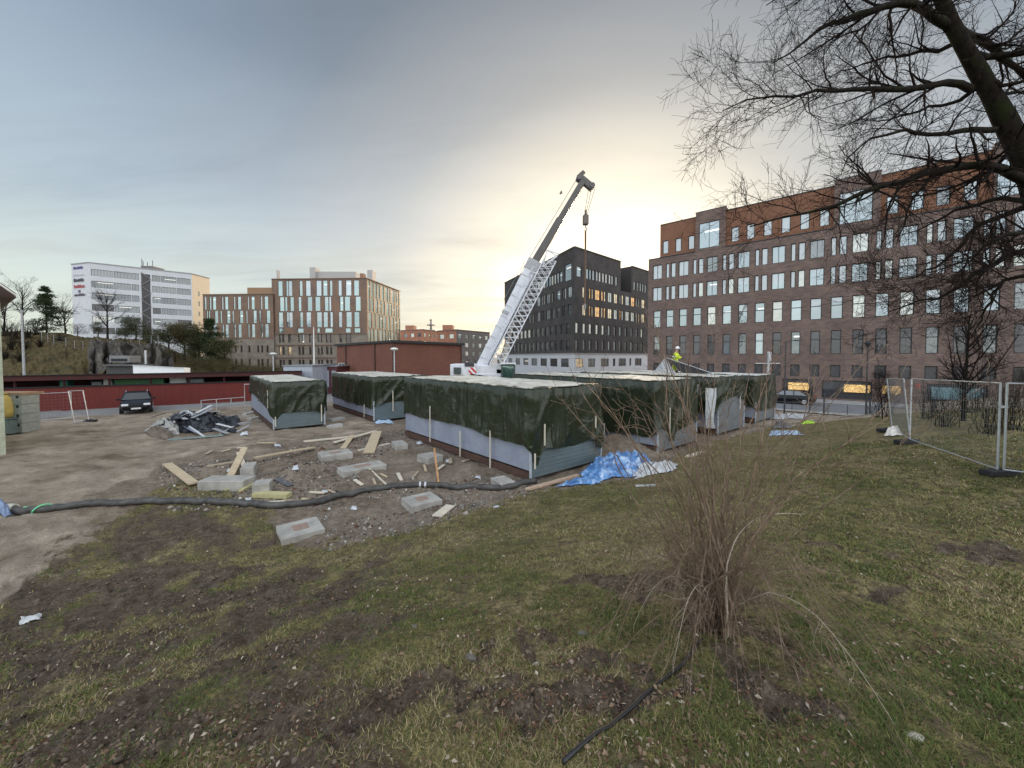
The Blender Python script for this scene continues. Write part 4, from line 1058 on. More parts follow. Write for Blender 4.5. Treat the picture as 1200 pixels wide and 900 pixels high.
bare_tree(hp(6, 74), 7.5, 'bare tree beside the house eave at the left edge', spread=.7)
bare_tree(hp(78, 86), 8.5, 'thin bare tree between the conifer and the white office block', spread=.6)
bare_tree((18.8, 16.0, float(terrain(18.8, 16.0))), 4.6, 'small crooked bare tree behind the wire fence', spread=.9, r0=.09, dens=1.1)
bare_tree((*at(1035, 470, 19.5)[:2], float(terrain(*at(1035, 470, 19.5)[:2]))), 2.2, 'small leafless sapling at the far end of the wire fence', spread=.8, r0=.03, dens=1.5)

def shrub(loc, H, W_, n, label, name='bare_shrub', m=None, r=.008, group=None, dens=6, base=.09):
    o = thing(name, label, 'shrub', loc, 0, group)
    az = rng.random(n) * 2 * np.pi; tl = (.12 + 1.5 * rng.random(n) ** 1.2) * W_; hh = H * (.55 + .5 * rng.random(n))
    b0 = np.c_[rng.normal(size=n) * base * H, rng.normal(size=n) * base * H, np.full(n, -.05)]
    N_ = 9; u = np.linspace(0, 1, N_)[None, :, None]
    d = np.stack([np.cos(az) * tl, np.sin(az) * tl, hh], 1)[:, None]
    P = b0[:, None] + d * np.concatenate([u ** 1.5, u ** 1.5, u ** .95], 2) + np.cumsum(rng.normal(size=(n, N_, 3)) * .018 * H * np.array([1, 1, .3]), 1) * (u > 0)
    Rd = r * (.6 + .8 * rng.random(n))[:, None] * np.linspace(1, .25, N_)[None]
    V, Fc = tubes(P, Rd, 5); link('stems', np_mesh('stems', V, Fc, m or bark, smooth=True), o)
    a = sprout(P, Rd, dens, H * .22, .6, .2, 6, .25, .55, .2, rmin=r * .22); c = sprout(a[0], a[1], dens * 1.2, H * .09, .7, .05, 4, .1, .6, .25, rmin=r * .16)
    V, Fc = pack([(a[0], a[1], 3), (c[0], c[1], 3)]); link('twigs', np_mesh('twigs', V, Fc, m or twigm), o)
    return o
shrub_m, t, b = new_mat('shrub_bark')
t.put(b.inputs['Base Color'], t.ramp(t.noise(9, 5, .6, t.coord('Object')), [(.3, (.10, .068, .048)), (.55, (.225, .158, .112)), (.75, (.36, .285, .215))])); b.inputs['Roughness'].default_value = .9; b.inputs['Specular IOR Level'].default_value = .15
pale_m = mat('pale_bark', (.40, .34, .27), .9, .25, 12, spec=.15)
bl = gp(838, 742)
bo = shrub((bl[0], bl[1], float(gz(bl[0], bl[1]))), 2.4, .74, 48, 'brown leafless many-stemmed shrub growing in the foreground lawn', m=shrub_m, r=.0076, dens=3.8, base=.030)
# pale arching canes at its foot
n = 7; az = np.array([2.6, 3.3, 3.9, 5.3, .4, 1.2, 2.2]); N_ = 12; u = np.linspace(0, 1, N_)
tl = .45 + .55 * rng.random(n); hh = .35 + .55 * rng.random(n)
P = np.stack([np.cos(az)[:, None] * tl[:, None] * u, np.sin(az)[:, None] * tl[:, None] * u, hh[:, None] * 4 * (u * (1.05 - u)) * .62 + 0.02], 2) + np.cumsum(rng.normal(size=(n, N_, 3)) * .008, 1)
Rd = (.003 + .002 * rng.random(n))[:, None] * np.linspace(1, .35, N_)[None]
a = sprout(P, Rd, 7, .22, .7, 0, 6, .2, .6, .2, rmin=.0013)
V, Fc = pack([(P, Rd, 5), (a[0], a[1], 3)]); link('arching_canes', np_mesh('arching_canes', V, Fc, pale_m, smooth=True), bo)
n = 170; az = rng.random(n) * 2 * np.pi; u = np.linspace(0, 1, 9); tl = .35 + .9 * rng.random(n); hh = .25 + .8 * rng.random(n)
P = np.stack([np.cos(az)[:, None] * tl[:, None] * u, np.sin(az)[:, None] * tl[:, None] * u, hh[:, None] * 4 * (u * (1.1 - u)) * .7 + .03], 2) + np.cumsum(rng.normal(size=(n, 9, 3)) * .012, 1)
Rd = (.0016 + .0012 * rng.random(n))[:, None] * np.linspace(1, .5, 9)[None]
a = sprout(P, Rd, 9, .2, .7, .05, 5, .2, .7, .25, rmin=.0011)
V, Fc = pack([(P, Rd, 4), (a[0], a[1], 3)]); link('low_twigs', np_mesh('low_twigs', V, Fc, shrub_m, smooth=True), bo)
pm_ = smooth_line([(.02, -.08, 0), (-.01, -.2, .12), (-.03, -.2, .42), (-.02, -.17, .62), (.08, -.12, .82), (.22, -.1, .95), (.42, -.12, 1.0), (.6, -.1, .98)], 20)
V, Fc = tubes(pm_[None], (np.linspace(.010, .002, 20))[None], 6); link('pale_cane', np_mesh('pale_cane', V, Fc, pale_m, smooth=True), bo)

for k, (px, py, D, H, lab) in enumerate([(1035, 480, 20.5, 1.9, 'dark bare bush at the far end of the wire fence'), (1110, 500, 14.8, 1.5, 'low bare bush behind the middle fence panel'), (1160, 510, 13.0, 1.7, 'bare bush behind the fence post pair at right'), (1188, 505, 13.8, 1.9, 'bare bush at the right edge behind the fence'), (1090, 490, 17.5, 1.4, 'small bare bush behind the leaning end of the fence'), (1135, 490, 18.5, 1.7, 'bare bush beneath the small crooked tree')]):
    p = at(px, py, D); shrub((p[0], p[1], float(terrain(p[0], p[1]))), H * 1.25, .8, 46, lab, dens=4.5, r=.008, group='bare bushes behind the wire fence')

# evergreens: many small leaf faces spread on whorled branches
def leaf_cloud(C, S, n, size, flat=.6):
    k = rng.integers(0, len(C), n); p = C[k] + rng.normal(size=(n, 3)) * S[k][:, None] * np.array([1, 1, flat])
    a = rng.normal(size=(n, 3)); a /= np.linalg.norm(a, axis=1, keepdims=True); b_ = np.cross(a, rng.normal(size=(n, 3))); b_ /= np.linalg.norm(b_, axis=1, keepdims=True)
    s_ = size * (.5 + rng.random(n))[:, None]
    V = np.stack([p - a * s_ - b_ * s_ * .35, p + a * s_, p - a * s_ + b_ * s_ * .35], 1).reshape(-1, 3)
    return V, np.arange(3 * n).reshape(-1, 3)
def foliage_mat(name, d, l):
    m, t, b = new_mat(name)
    t.put(b.inputs['Base Color'], t.ramp(t.noise(1.3, 5, .7, t.coord('Object')), [(.3, d), (.7, l)])); b.inputs['Roughness'].default_value = .9; b.inputs['Specular IOR Level'].default_value = .15
    return m
ever = foliage_mat('evergreen_leaf', (.018, .030, .014), (.05, .062, .026)); ever2 = foliage_mat('pine_leaf', (.028, .034, .016), (.075, .072, .032)); brush = foliage_mat('brush_leaf', (.045, .038, .018), (.10, .085, .04))
def conifer(loc, H, W_, label, m=ever, n=3000, irregular=.3, group=None):
    o = thing('conifer', label, 'tree', loc, 0, group)
    mb = MB(); mb.tube([(0, 0, -.3), (0, 0, H * .5), (.02 * H, 0, H * .98)], [H * .018, H * .012, H * .003], 6); mb.build('trunk', bark, o)
    C, S = [], []; z = H * .1
    while z < H * .97:
        rr = W_ * (1 - z / H) ** .8 * (1 + irregular * rng.normal()) + .05 * H * .3; nb = rng.integers(4, 7)
        for k in range(nb):
            a = rng.random() * 6.28; l_ = rr * (.6 + .5 * rng.random())
            for u in (.3, .55, .8, 1.0): C.append((math.cos(a) * l_ * u, math.sin(a) * l_ * u, z - .10 * l_ * u + .04 * H * rng.random())); S.append(l_ * .13 + .02 * H)
        z += H * (.05 + .05 * rng.random())
    V, Fc = leaf_cloud(np.array(C), np.array(S), int(n * 3.2), H * .017, .45); link('crown', np_mesh('crown', V, Fc, m), o); return o
def bushy(loc, H, W_, label, m=ever2, n=2600, dm=2.0, cat='tree', name='pine_tree', group=None, trunk=True):
    o = thing(name, label, cat, loc, 0, group)
    mb = MB(); mb.tube([(0, 0, -.3), (W_ * .05, 0, H * .4), (-W_ * .04, 0, H * .8)], [H * .03, H * .02, H * .008], 6)
    for k in range(6): a = rng.random() * 6.28; mb.tube([(0, 0, H * (.25 + .08 * k)), (math.cos(a) * W_ * .6, math.sin(a) * W_ * .6, H * (.45 + .07 * k))], [H * .012, H * .004], 5)
    mb.build('trunk', bark, o)
    nC = 22; a = rng.random(nC) * 6.28; q = rng.random(nC) ** .5; zc = H * (.25 + .68 * rng.random(nC))
    C = np.c_[np.cos(a) * q * W_ * (1.15 - .6 * zc / H), np.sin(a) * q * W_ * (1.15 - .6 * zc / H), zc]
    V, Fc = leaf_cloud(C, np.full(nC, W_ * .22), int(n * dm * 1.8), H * .021, .7); link('crown', np_mesh('crown', V, Fc, m), o); return o
conifer(hp(56, 73), 8.9, 3.2, 'dark conifer with sky gaps on the hilltop left of the white block', n=2600)
bushy(hp(116, 70), 2.6, 1.2, 'small dark evergreen left of the bare tree on the hill', name='evergreen_bush', cat='bush', n=900)
bushy(hp(160, 70), 4.3, 2.2, 'dark evergreen below the stair tower of the white block', n=2000)
bushy(hp(147, 72), 2.6, 1.4, 'low dark evergreen right of the bare tree', name='evergreen_bush', cat='bush', n=900)
bushy(hp(175, 70), 3.2, 1.6, 'dark evergreen under the foot of the stair tower', n=1200)
bushy(hp(198, 67), 4.6, 2.4, 'leftmost brown-green pine of the hill cluster', m=ever2, n=2200)
bushy(hp(216, 66), 6.2, 2.6, 'tall reddish pine in the middle of the hill cluster', m=brush, n=2400)
bushy(hp(233, 65), 6.2, 2.2, 'dark pine at the right of the hill cluster', n=2400)
conifer(hp(248, 63), 9.0, 2.6, 'tall dark pine in front of the copper building', n=2600, m=ever)
bushy(hp(263, 61), 6.0, 2.2, 'sparse dark pine at the foot of the copper building', m=ever2, n=1300)
for k, (px, D, H, W_) in enumerate([(205, 60, 2.2, 2.0), (228, 58, 2.4, 2.6), (250, 57, 2.6, 2.6), (272, 60, 2.6, 3.0), (290, 62, 2.4, 2.8), (308, 64, 2.2, 2.6), (322, 66, 1.9, 2.0), (240, 52, 1.6, 2.0), (268, 54, 1.6, 2.4)]):
    bushy(hp(px, D), H, W_, 'low brown brushwood thicket on the slope below the copper building', m=brush, name='brushwood', cat='bush', n=1300, group='brushwood below the copper building')
for k, (px, D, H) in enumerate([(8, 68, 3.6), (20, 66, 3.0), (34, 67, 2.6), (44, 70, 2.2), (14, 61, 2.4), (30, 62, 2.0), (48, 63, 1.6), (6, 58, 2.0), (70, 66, 1.6), (24, 57, 1.6)]):
    p = hp(px, D); shrub(p, H, 1.1, 40, 'dense brown leafless bush on the upper slope at the far left', dens=1.6, r=.03, group='brown bushes on the hilltop at the left')
bushy(hp(92, 78), 2.6, 1.6, 'greyish bush at the left foot of the white block', m=foliage_mat('grey_leaf', (.09, .08, .09), (.17, .15, .16)), name='grey_bush', cat='bush', n=800)

# hill fence
wire_dark = mat('wire_dark', (.15, .15, .15), .6)
o = thing('hill_fence', 'thin wire fence on pale posts along the hill crest', 'fence')
fpx = [(50, 66), (57, 65), (64, 64), (78, 63.5), (88, 63), (98, 62.5), (115, 62.5), (134, 62.5), (154, 62), (164, 62), (178, 61.5), (186, 61), (192, 60)]
tops = []
for px, D in fpx:
    p = hp(px, D); h = 1.5; mb = MB(); mb.tube([p - Vector((0, 0, .3)), p + Vector((0, 0, h))], .045, 5); mb.build('post', mat('post_pale', (.24, .235, .23), .7), o); tops.append(p)
for zf in (.25, .7, 1.15, 1.45):
    mb = MB(); mb.tube([p + Vector((0, 0, zf)) for p in tops], .010, 4); mb.build('wire', wire_dark, o)

# ------------------------------------------------------------------ half-built modules under green tarpaulins
tarp_m, t, b = new_mat('green_tarpaulin')
co = t.coord('Object'); nz = t.noise(1.4, 6, .65, co, 1.2); nf = t.noise(2.6, 4, .5, t.coord('Object', (1, 1, .45)), 1.6)
t.put(b.inputs['Base Color'], t.ramp(nz, [(.3, (.013, .018, .008)), (.6, (.023, .030, .014)), (.8, (.050, .056, .034))]))
b.inputs['Roughness'].default_value = .30; b.inputs['Specular IOR Level'].default_value = .5
vc = t.n.new('ShaderNodeTexVoronoi'); vc.feature = 'DISTANCE_TO_EDGE'; vc.inputs['Scale'].default_value = .75; t.put(vc.inputs['Vector'], t.vmath('ADD', t.coord('Object', (1, 1, .55)), t.vmath('MULTIPLY', t.n.new('ShaderNodeTexNoise').outputs[1], (1.2, 1.2, 1.2))))
cre = t.ramp(vc.outputs[0], [(0, (1,) * 3), (.10, (.25,) * 3), (.3, (0,) * 3)])
fo1 = t.noise(1.5, 4, .5, t.coord('Object', (1.6, 1.6, .35), (R(0), R(28), R(10))), .8); fo2 = t.noise(1.3, 3, .5, t.coord('Object', (2.2, 2.2, .3), (R(24), R(-20), 0)), .6)
t.put(b.inputs['Normal'], t.bump(t.math('ADD', t.math('ADD', t.math('MULTIPLY', nf, .22), t.math('MULTIPLY', cre, .15)), t.math('ADD', t.math('MULTIPLY', fo1, .8), t.math('MULTIPLY', fo2, .5))), .75, .14))
top_m, t, b = new_mat('sheen_roof_sheet')  # pale tone stands in for sky sheen on the tarpaulin tops
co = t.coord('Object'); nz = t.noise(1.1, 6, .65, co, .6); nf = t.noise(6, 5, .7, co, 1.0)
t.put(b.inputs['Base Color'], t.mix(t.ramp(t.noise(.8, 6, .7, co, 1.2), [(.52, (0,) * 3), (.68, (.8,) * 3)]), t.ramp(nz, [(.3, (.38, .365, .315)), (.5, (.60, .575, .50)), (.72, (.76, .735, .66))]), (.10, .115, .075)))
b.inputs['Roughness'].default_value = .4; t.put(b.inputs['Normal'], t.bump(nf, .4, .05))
board_m, t, b = new_mat('foil_board')
co = t.coord('Object'); nz = t.noise(1.2, 5, .6, co)
base = t.ramp(nz, [(.3, (.22, .25, .31)), (.7, (.32, .355, .415))])
pr = t.ramp(t.noise(2.6, 3, .6, t.coord('Object', (1, 1, 2.2)), 1.5), [(.55, (0,) * 3), (.6, (1,) * 3), (.64, (0,) * 3)])
t.put(b.inputs['Base Color'], t.mix(t.math('MULTIPLY', pr, .55), base, (.27, .20, .42))); b.inputs['Roughness'].default_value = .55
siding_m = mat('siding_teal', (.125, .165, .178), .7, .15, 2, .1); siding2_m = mat('siding_grey', (.17, .182, .192), .7, .15, 2)
beam_m = mat('rust_beam', (.085, .045, .032), .8, .35, 5, .2); lath_m = mat('lath_wood', (.62, .57, .47), .8, .12, 6)
DA = np.array([-.64, .768]); DN = np.array([.768, .64])

def module(label, near, L, Wd, H, hem_long, hem_end, board=board_m, end_m=siding_m, laths=(), amp=.10, seed=0, tails=(), swag=.16, name='covered_module', far_open=False, topm=None):
    """near: base corner nearest the camera; long side runs away along DA (visible left), end wall along DN (visible right)"""
    rg_ = np.random.default_rng(seed + 100)
    o = thing(name, label, 'module', (near[0], near[1], float(terrain(near[0], near[1])) if False else 0.0), 0, 'covered building modules')
    def P(a, n, z): return (DA[0] * a + DN[0] * n, DA[1] * a + DN[1] * n, z)
    zb = .32
    mb = MB()
    for n_ in (.06, Wd - .06): mb.bar(P(0, n_, zb / 2 + .02), P(L, n_, zb / 2 + .02), .12, zb - .06)
    for k in range(7): mb.bar(P(.1 + (L - .2) * k / 6, .13, zb / 2 + .03), P(.1 + (L - .2) * k / 6, Wd - .13, zb / 2 + .03), .1, zb - .1)
    mb.build('floor_beam', beam_m, o)
    mb = MB(); mb.bar(P(0, .05, (zb + H) / 2), P(L, .05, (zb + H) / 2), .08, H - zb - .1); mb.build('long_wall', board, o)
    mb = MB(); mb.bar(P(0, Wd - .05, (zb + H) / 2), P(L, Wd - .05, (zb + H) / 2), .08, H - zb - .1); mb.build('long_wall', board, o)
    for a_, part in ((.0, 'end_wall'), (L, 'end_wall')):
        mb = MB(); z = .12 if a_ == 0 else zb; k = 0
        while z < H - .12:
            mb.bar(P(a_ + (-.012 if k % 2 else .0), .1, z + .066), P(a_ + (-.012 if k % 2 else .0), Wd - .1, z + .066), .05, .128); z += .135; k += 1
        mb.build(part, end_m, o)
    for n_ in (.03, Wd - .03): mb = MB(); mb.bar(P(-.04, n_, .1), P(-.04, n_, 1.3), .07, .05, (DA[0], DA[1], 0)); mb.build('corner_trim', mat('trim_pale', (.42, .46, .5), .6), o)
    # tarpaulin skirt: loop round the four sides, hung in folds
    per = [(L, 0), (0, 0), (0, Wd), (L, Wd), (L, 0)]; seg = [L, Wd, L, Wd]; tot = sum(seg)
    ns, nv = 320, 26
    s_ = np.linspace(0, tot, ns, endpoint=False); V = np.zeros((nv, ns, 3))
    f1 = fbm(s_ * 1.3, s_ * 0 + seed, 70 + seed, 3) - .5; f2 = fbm(s_ * 4.0, s_ * 0 + seed * 3, 80 + seed, 3) - .5
    cum = np.r_[0, np.cumsum(seg)]
    for i, s0 in enumerate(s_):
        k = int(np.searchsorted(cum, s0, 'right') - 1); q = (s0 - cum[k]) / seg[k]
        a0, a1 = np.array(per[k], float), np.array(per[k + 1], float); c = a0 + (a1 - a0) * q
        nrm = [(0, -1), (-1, 0), (0, 1), (1, 0)][k]
        hem = [hem_long, hem_end, lambda q: .9, lambda q: 1.0][k](q) + swag * f1[i] + .1 * f2[i]
        for (ts, tw, tl_) in tails:
            hem -= tl_ * math.exp(-((s0 - ts) / tw) ** 2)
        edge_ = min(q, 1 - q) * seg[k]
        for j in range(nv):
            v = j / (nv - 1); z = H + .02 - (H - hem) * v
            diag = fbm(np.array([s0 * 1.1 + v * 1.6 * (1 if k % 2 else -1)]), np.array([v * .8 + seed]), 90 + seed, 3)[0] - .5
            rid = 1 - abs(2 * (fbm(np.array([s0 * .9 + v * 1.2]), np.array([v * .5 - s0 * .2 + seed]), 110 + seed, 2)[0]) - 1)
            out = .05 + amp * (.35 + v) * (1.3 * f1[i] + .9 * f2[i] + 1.3 * diag) + .10 * rid ** 4 * v + .02
            out += .10 * rid ** 6 * (1 - v) * .8
            out = max(out, .045)
            if j < 4:
                a_ = j / 4 * math.pi / 2; out = out * math.sin(a_) - .10 * (1 - math.sin(a_)); z = H - .09 + .15 * math.cos(a_) + .05 * f2[i] + .10 * f1[i] * (1 - a_ / 1.6)
            cr = 0
            if edge_ < .25: cr = .0
            p2 = c + np.array(nrm) * out
            V[j, i] = P(p2[0], p2[1], z)
    idx = np.arange(nv * ns).reshape(nv, ns); nx = np.roll(idx, -1, 1)
    fc = np.stack([idx[:-1], idx[1:], nx[1:], nx[:-1]], -1).reshape(-1, 4)
    link('tarpaulin', np_mesh('tarpaulin', V.reshape(-1, 3), fc, tarp_m, smooth=True), o)
    # roof sheet with puddled sags
    na2, nb2 = 48, 22; ua, ub = np.meshgrid(np.linspace(-.02, L + .02, na2), np.linspace(-.02, Wd + .02, nb2), indexing='ij')
    zz = H + .035 + (fbm(ua * .9, ub * .9, 130 + seed, 4) - .5) * .16 * np.minimum(1, np.minimum(np.minimum(ua + .1, L + .1 - ua), np.minimum(ub + .1, Wd + .1 - ub)) * 2) + .02
    rx = np.stack([DA[0] * ua + DN[0] * ub, DA[1] * ua + DN[1] * ub, zz], -1).reshape(-1, 3)
    ix = np.arange(na2 * nb2).reshape(na2, nb2); fc = np.stack([ix[:-1, :-1], ix[1:, :-1], ix[1:, 1:], ix[:-1, 1:]], -1).reshape(-1, 4)
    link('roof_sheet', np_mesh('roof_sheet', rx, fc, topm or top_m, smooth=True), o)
    for (face, q, z0, z1) in laths:
        mb = MB(); off = -.15
        if face == 'l': mb.bar(P(q, off, z0), P(q, off + .01, z1), .05, .03, (DN[0], DN[1], 0))
        else: mb.bar(P(off, q, z0), P(off, q, z1), .05, .03, (DA[0], DA[1], 0))
        mb.build('lath', lath_m, o)
    return o

cst = lambda c, d=0: (lambda q: c + d * math.sin(q * 3.14))
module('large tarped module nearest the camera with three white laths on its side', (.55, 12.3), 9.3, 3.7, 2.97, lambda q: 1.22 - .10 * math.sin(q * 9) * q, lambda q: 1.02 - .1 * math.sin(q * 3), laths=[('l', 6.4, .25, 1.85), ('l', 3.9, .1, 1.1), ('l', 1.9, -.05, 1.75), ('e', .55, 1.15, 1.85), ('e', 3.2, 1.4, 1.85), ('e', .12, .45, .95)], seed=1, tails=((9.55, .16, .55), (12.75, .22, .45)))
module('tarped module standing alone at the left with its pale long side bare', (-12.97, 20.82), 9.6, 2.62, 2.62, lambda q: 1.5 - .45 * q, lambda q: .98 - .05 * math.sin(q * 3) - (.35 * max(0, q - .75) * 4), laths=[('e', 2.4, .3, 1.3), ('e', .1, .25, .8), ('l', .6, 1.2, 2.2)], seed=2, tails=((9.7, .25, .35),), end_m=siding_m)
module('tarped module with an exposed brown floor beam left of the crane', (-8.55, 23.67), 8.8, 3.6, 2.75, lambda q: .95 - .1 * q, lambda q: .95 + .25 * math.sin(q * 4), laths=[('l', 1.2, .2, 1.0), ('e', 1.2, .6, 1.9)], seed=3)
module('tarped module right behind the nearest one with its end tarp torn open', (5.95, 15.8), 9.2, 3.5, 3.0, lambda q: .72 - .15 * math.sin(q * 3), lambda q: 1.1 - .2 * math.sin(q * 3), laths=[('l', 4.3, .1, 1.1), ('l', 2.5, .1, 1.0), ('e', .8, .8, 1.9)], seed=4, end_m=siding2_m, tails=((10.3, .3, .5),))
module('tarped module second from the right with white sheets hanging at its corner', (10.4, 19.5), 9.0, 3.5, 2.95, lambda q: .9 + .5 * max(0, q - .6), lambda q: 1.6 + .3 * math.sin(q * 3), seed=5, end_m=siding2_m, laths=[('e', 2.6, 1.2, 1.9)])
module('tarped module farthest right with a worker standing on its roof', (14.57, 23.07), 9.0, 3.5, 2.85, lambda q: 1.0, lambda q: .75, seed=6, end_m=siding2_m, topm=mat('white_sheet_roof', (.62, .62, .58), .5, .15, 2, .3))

# crumpled sheets
def crumple(name, label, cat, corners, h, m, n=40, seed=0, freq=1.2, thick=.0, group=None, ridge=.5, folds=1.0):
    c = [np.array(p, float) for p in corners]; u, v = np.meshgrid(np.linspace(0, 1, n), np.linspace(0, 1, n), indexing='ij')
    w1 = (fbm(u * 4, v * 4, 200 + seed) - .5) * .3; w2 = (fbm(u * 4, v * 4, 210 + seed) - .5) * .3
    uu, vv = np.clip(u + w1 * folds, -.15, 1.15), np.clip(v + w2 * folds, -.15, 1.15)
    x = (c[0][0] * (1 - uu) + c[1][0] * uu) * (1 - vv) + (c[3][0] * (1 - uu) + c[2][0] * uu) * vv
    y = (c[0][1] * (1 - uu) + c[1][1] * uu) * (1 - vv) + (c[3][1] * (1 - uu) + c[2][1] * uu) * vv
    S = max(np.ptp(x), np.ptp(y)); rid = 1 - np.abs(2 * fbm(u * freq * S, v * freq * S, 220 + seed, 4) - 1)
    env = np.minimum(1, 5 * np.minimum(np.minimum(u, 1 - u), np.minimum(v, 1 - v)))
    z = gz(x, y) + .015 + h * (ridge * rid ** 3 + (1 - ridge) * fbm(u * 3, v * 3, 230 + seed)) * env + .03 * rid
    idx = np.arange(n * n).reshape(n, n); fc = np.stack([idx[:-1, :-1], idx[1:, :-1], idx[1:, 1:], idx[:-1, 1:]], -1).reshape(-1, 4)
    V = np.c_[x.ravel(), y.ravel(), z.ravel()]; ctr = np.array([V[:, 0].mean(), V[:, 1].mean(), V[:, 2].min()])
    o = link(name, np_mesh(name, V - ctr, fc, m)); o.location = ctr; return tag(o, label, cat, group)
blue_m, t, b = new_mat('blue_plastic')
t.put(b.inputs['Base Color'], t.ramp(t.noise(3.0, 5, .6, t.coord('Object'), 1), [(.35, (.05, .14, .34)), (.52, (.12, .28, .56)), (.64, (.48, .60, .76))])); b.inputs['Roughness'].default_value = .3
white_pl = mat('white_plastic', (.52, .54, .56), .35, .15, 5, .3); tealpl = mat('sheet_pale_blue', (.45, .58, .74), .35, .2, 4, .2)
crumple('blue_tarpaulin', 'crumpled blue plastic tarpaulin on the grass edge beside the nearest module', 'tarpaulin', [gp(672, 566), gp(790, 552), gp(752, 535), gp(690, 552)], .62, blue_m, 80, 1, 2.0, ridge=.7)
crumple('blue_sheet', 'flat pale blue plastic sheet spread in front of the crumpled tarpaulin', 'sheet', [gp(652, 572), gp(700, 567), gp(706, 560), gp(672, 566)], .2, blue_m, 36, 2)
crumple('clear_plastic_wrap', 'long roll of clear white plastic along the front of the blue tarpaulin', 'plastic wrap', [gp(742, 562), gp(793, 551), gp(790, 546), gp(744, 556)], .38, white_pl, 40, 3)
crumple('blue_sheet', 'pale blue sheet lying left of the farthest right module, by its beam', 'sheet', [gp(438, 498), gp(462, 498), gp(458, 493), gp(444, 494)], .12, tealpl, 24, 4)
crumple('foil_sheet', 'blue-edged white foil board lying on the grass right of the modules', 'sheet', [gp(900, 511), gp(941, 510), gp(938, 506), gp(905, 506)], .12, tealpl, 26, 5)
crumple('white_sheet', 'white plastic sheets spread on bare ground before the street', 'sheet', [gp(905, 492), gp(950, 490), gp(945, 485), gp(915, 486)], .25, white_pl, 30, 6)
crumple('grey_sheet', 'grey felt bundle on the ground just behind the foil board', 'bundle', [gp(904, 503), gp(928, 502), gp(926, 498), gp(908, 498)], .35, mat('felt_grey', (.14, .135, .13), .9, .2), 26, 7)
crumple('lime_sack', 'bright lime green sack lying on the lawn edge near the street', 'sack', [gp(938, 498), gp(954, 497), gp(952, 493.5), gp(941, 494)], .07, mat('lime', (.50, .80, .06), .5, .1), 20, 8)
crumple('white_bag', 'crumpled white and yellow bag at the foot of the leaning fence end', 'bag', [gp(1037, 512), gp(1056, 511), gp(1054, 505), gp(1040, 506)], .3, mat('bag_white', (.75, .70, .62), .5, .2, 6), 22, 9)
crumple('white_scrap', 'white plastic scrap on the churned mud at the far left', 'scrap', [gp(20, 734), gp(50, 728), gp(46, 722), gp(25, 726)], .08, mat('scrap_grey', (.5, .51, .5), .5, .3, 9), 22, 10)
# hanging sheets at the open module corner and sheet held up by the worker
def drape(name, label, p0, p1, z1, z0, m, seed, n=22):
    p0, p1 = np.array(p0), np.array(p1); u, v = np.meshgrid(np.linspace(0, 1, n), np.linspace(0, 1, n), indexing='ij')
    d = p1 - p0; nn = np.array([d[1], -d[0]]) / np.linalg.norm(d); f = (fbm(u * 7, v * 1.5, 300 + seed, 3) - .5) * .35 * (.3 + v)
    tw = 1 - .25 * v * fbm(v * 2, u * 0, 310 + seed)
    x = p0[0] + d[0] * u * tw + nn[0] * f; y = p0[1] + d[1] * u * tw + nn[1] * f; z = z1 - (z1 - z0) * v + (fbm(u * 3, v * 2, 320 + seed) - .5) * .1
    idx = np.arange(n * n).reshape(n, n); fc = np.stack([idx[:-1, :-1], idx[1:, :-1], idx[1:, 1:], idx[:-1, 1:]], -1).reshape(-1, 4)
    c = np.array([x.mean(), y.mean(), z0]); o = link(name, np_mesh(name, np.c_[x.ravel(), y.ravel(), z.ravel()] - c, fc, m, smooth=True)); o.location = c
    return tag(o, label, 'sheet')
drape('plastic_sheet', 'white plastic sheet hanging from the roof edge at the open module corner', (9.55, 19.0), (10.15, 19.1), 2.5, .5, white_pl, 1)
drape('plastic_sheet', 'grey plastic sheet hanging left of the white one at the module corner', (8.6, 19.55), (9.3, 19.2), 2.7, .7, mat('grey_plastic', (.34, .36, .38), .45, .2), 2)
def RP(a, n, z): return Vector((14.57 + DA[0] * a + DN[0] * n, 23.07 + DA[1] * a + DN[1] * n, z))
mb = MB(); A_, B_, C_, Dd, E_ = RP(5.9, .25, 3.95), RP(6.5, .2, 2.92), RP(5.0, .15, 2.92), RP(2.6, .4, 2.95), RP(4.4, 1.6, 2.95)
mb.tri(B_, C_, A_); mb.tri(C_, B_ + Vector((0, .5, 0)), A_ + Vector((.02, .05, .02))); mb.build_ = None
o = mb.build('lifted_sheet', white_pl); tag(o, 'white sheet lifted into a peak beside the worker on the roof', 'sheet')
mb = MB(); mb.tri(A_ + Vector((.1, .05, -.02)), RP(4.6, .3, 2.93), Dd); mb.tri(A_ + Vector((.1, .05, -.02)), Dd, E_); o = mb.build('black_sheet', mat('black_membrane', (.02, .02, .022), .5)); tag(o, 'black membrane sheet pulled up behind the worker on the roof', 'sheet')
mb = MB(); mb.bar(A_ + Vector((.14, 0, .02)), Dd, .10, .03); o = mb.build('sheet_edge_strip', white_pl); tag(o, 'pale hem strip sloping down along the black sheet on the roof', 'strip')

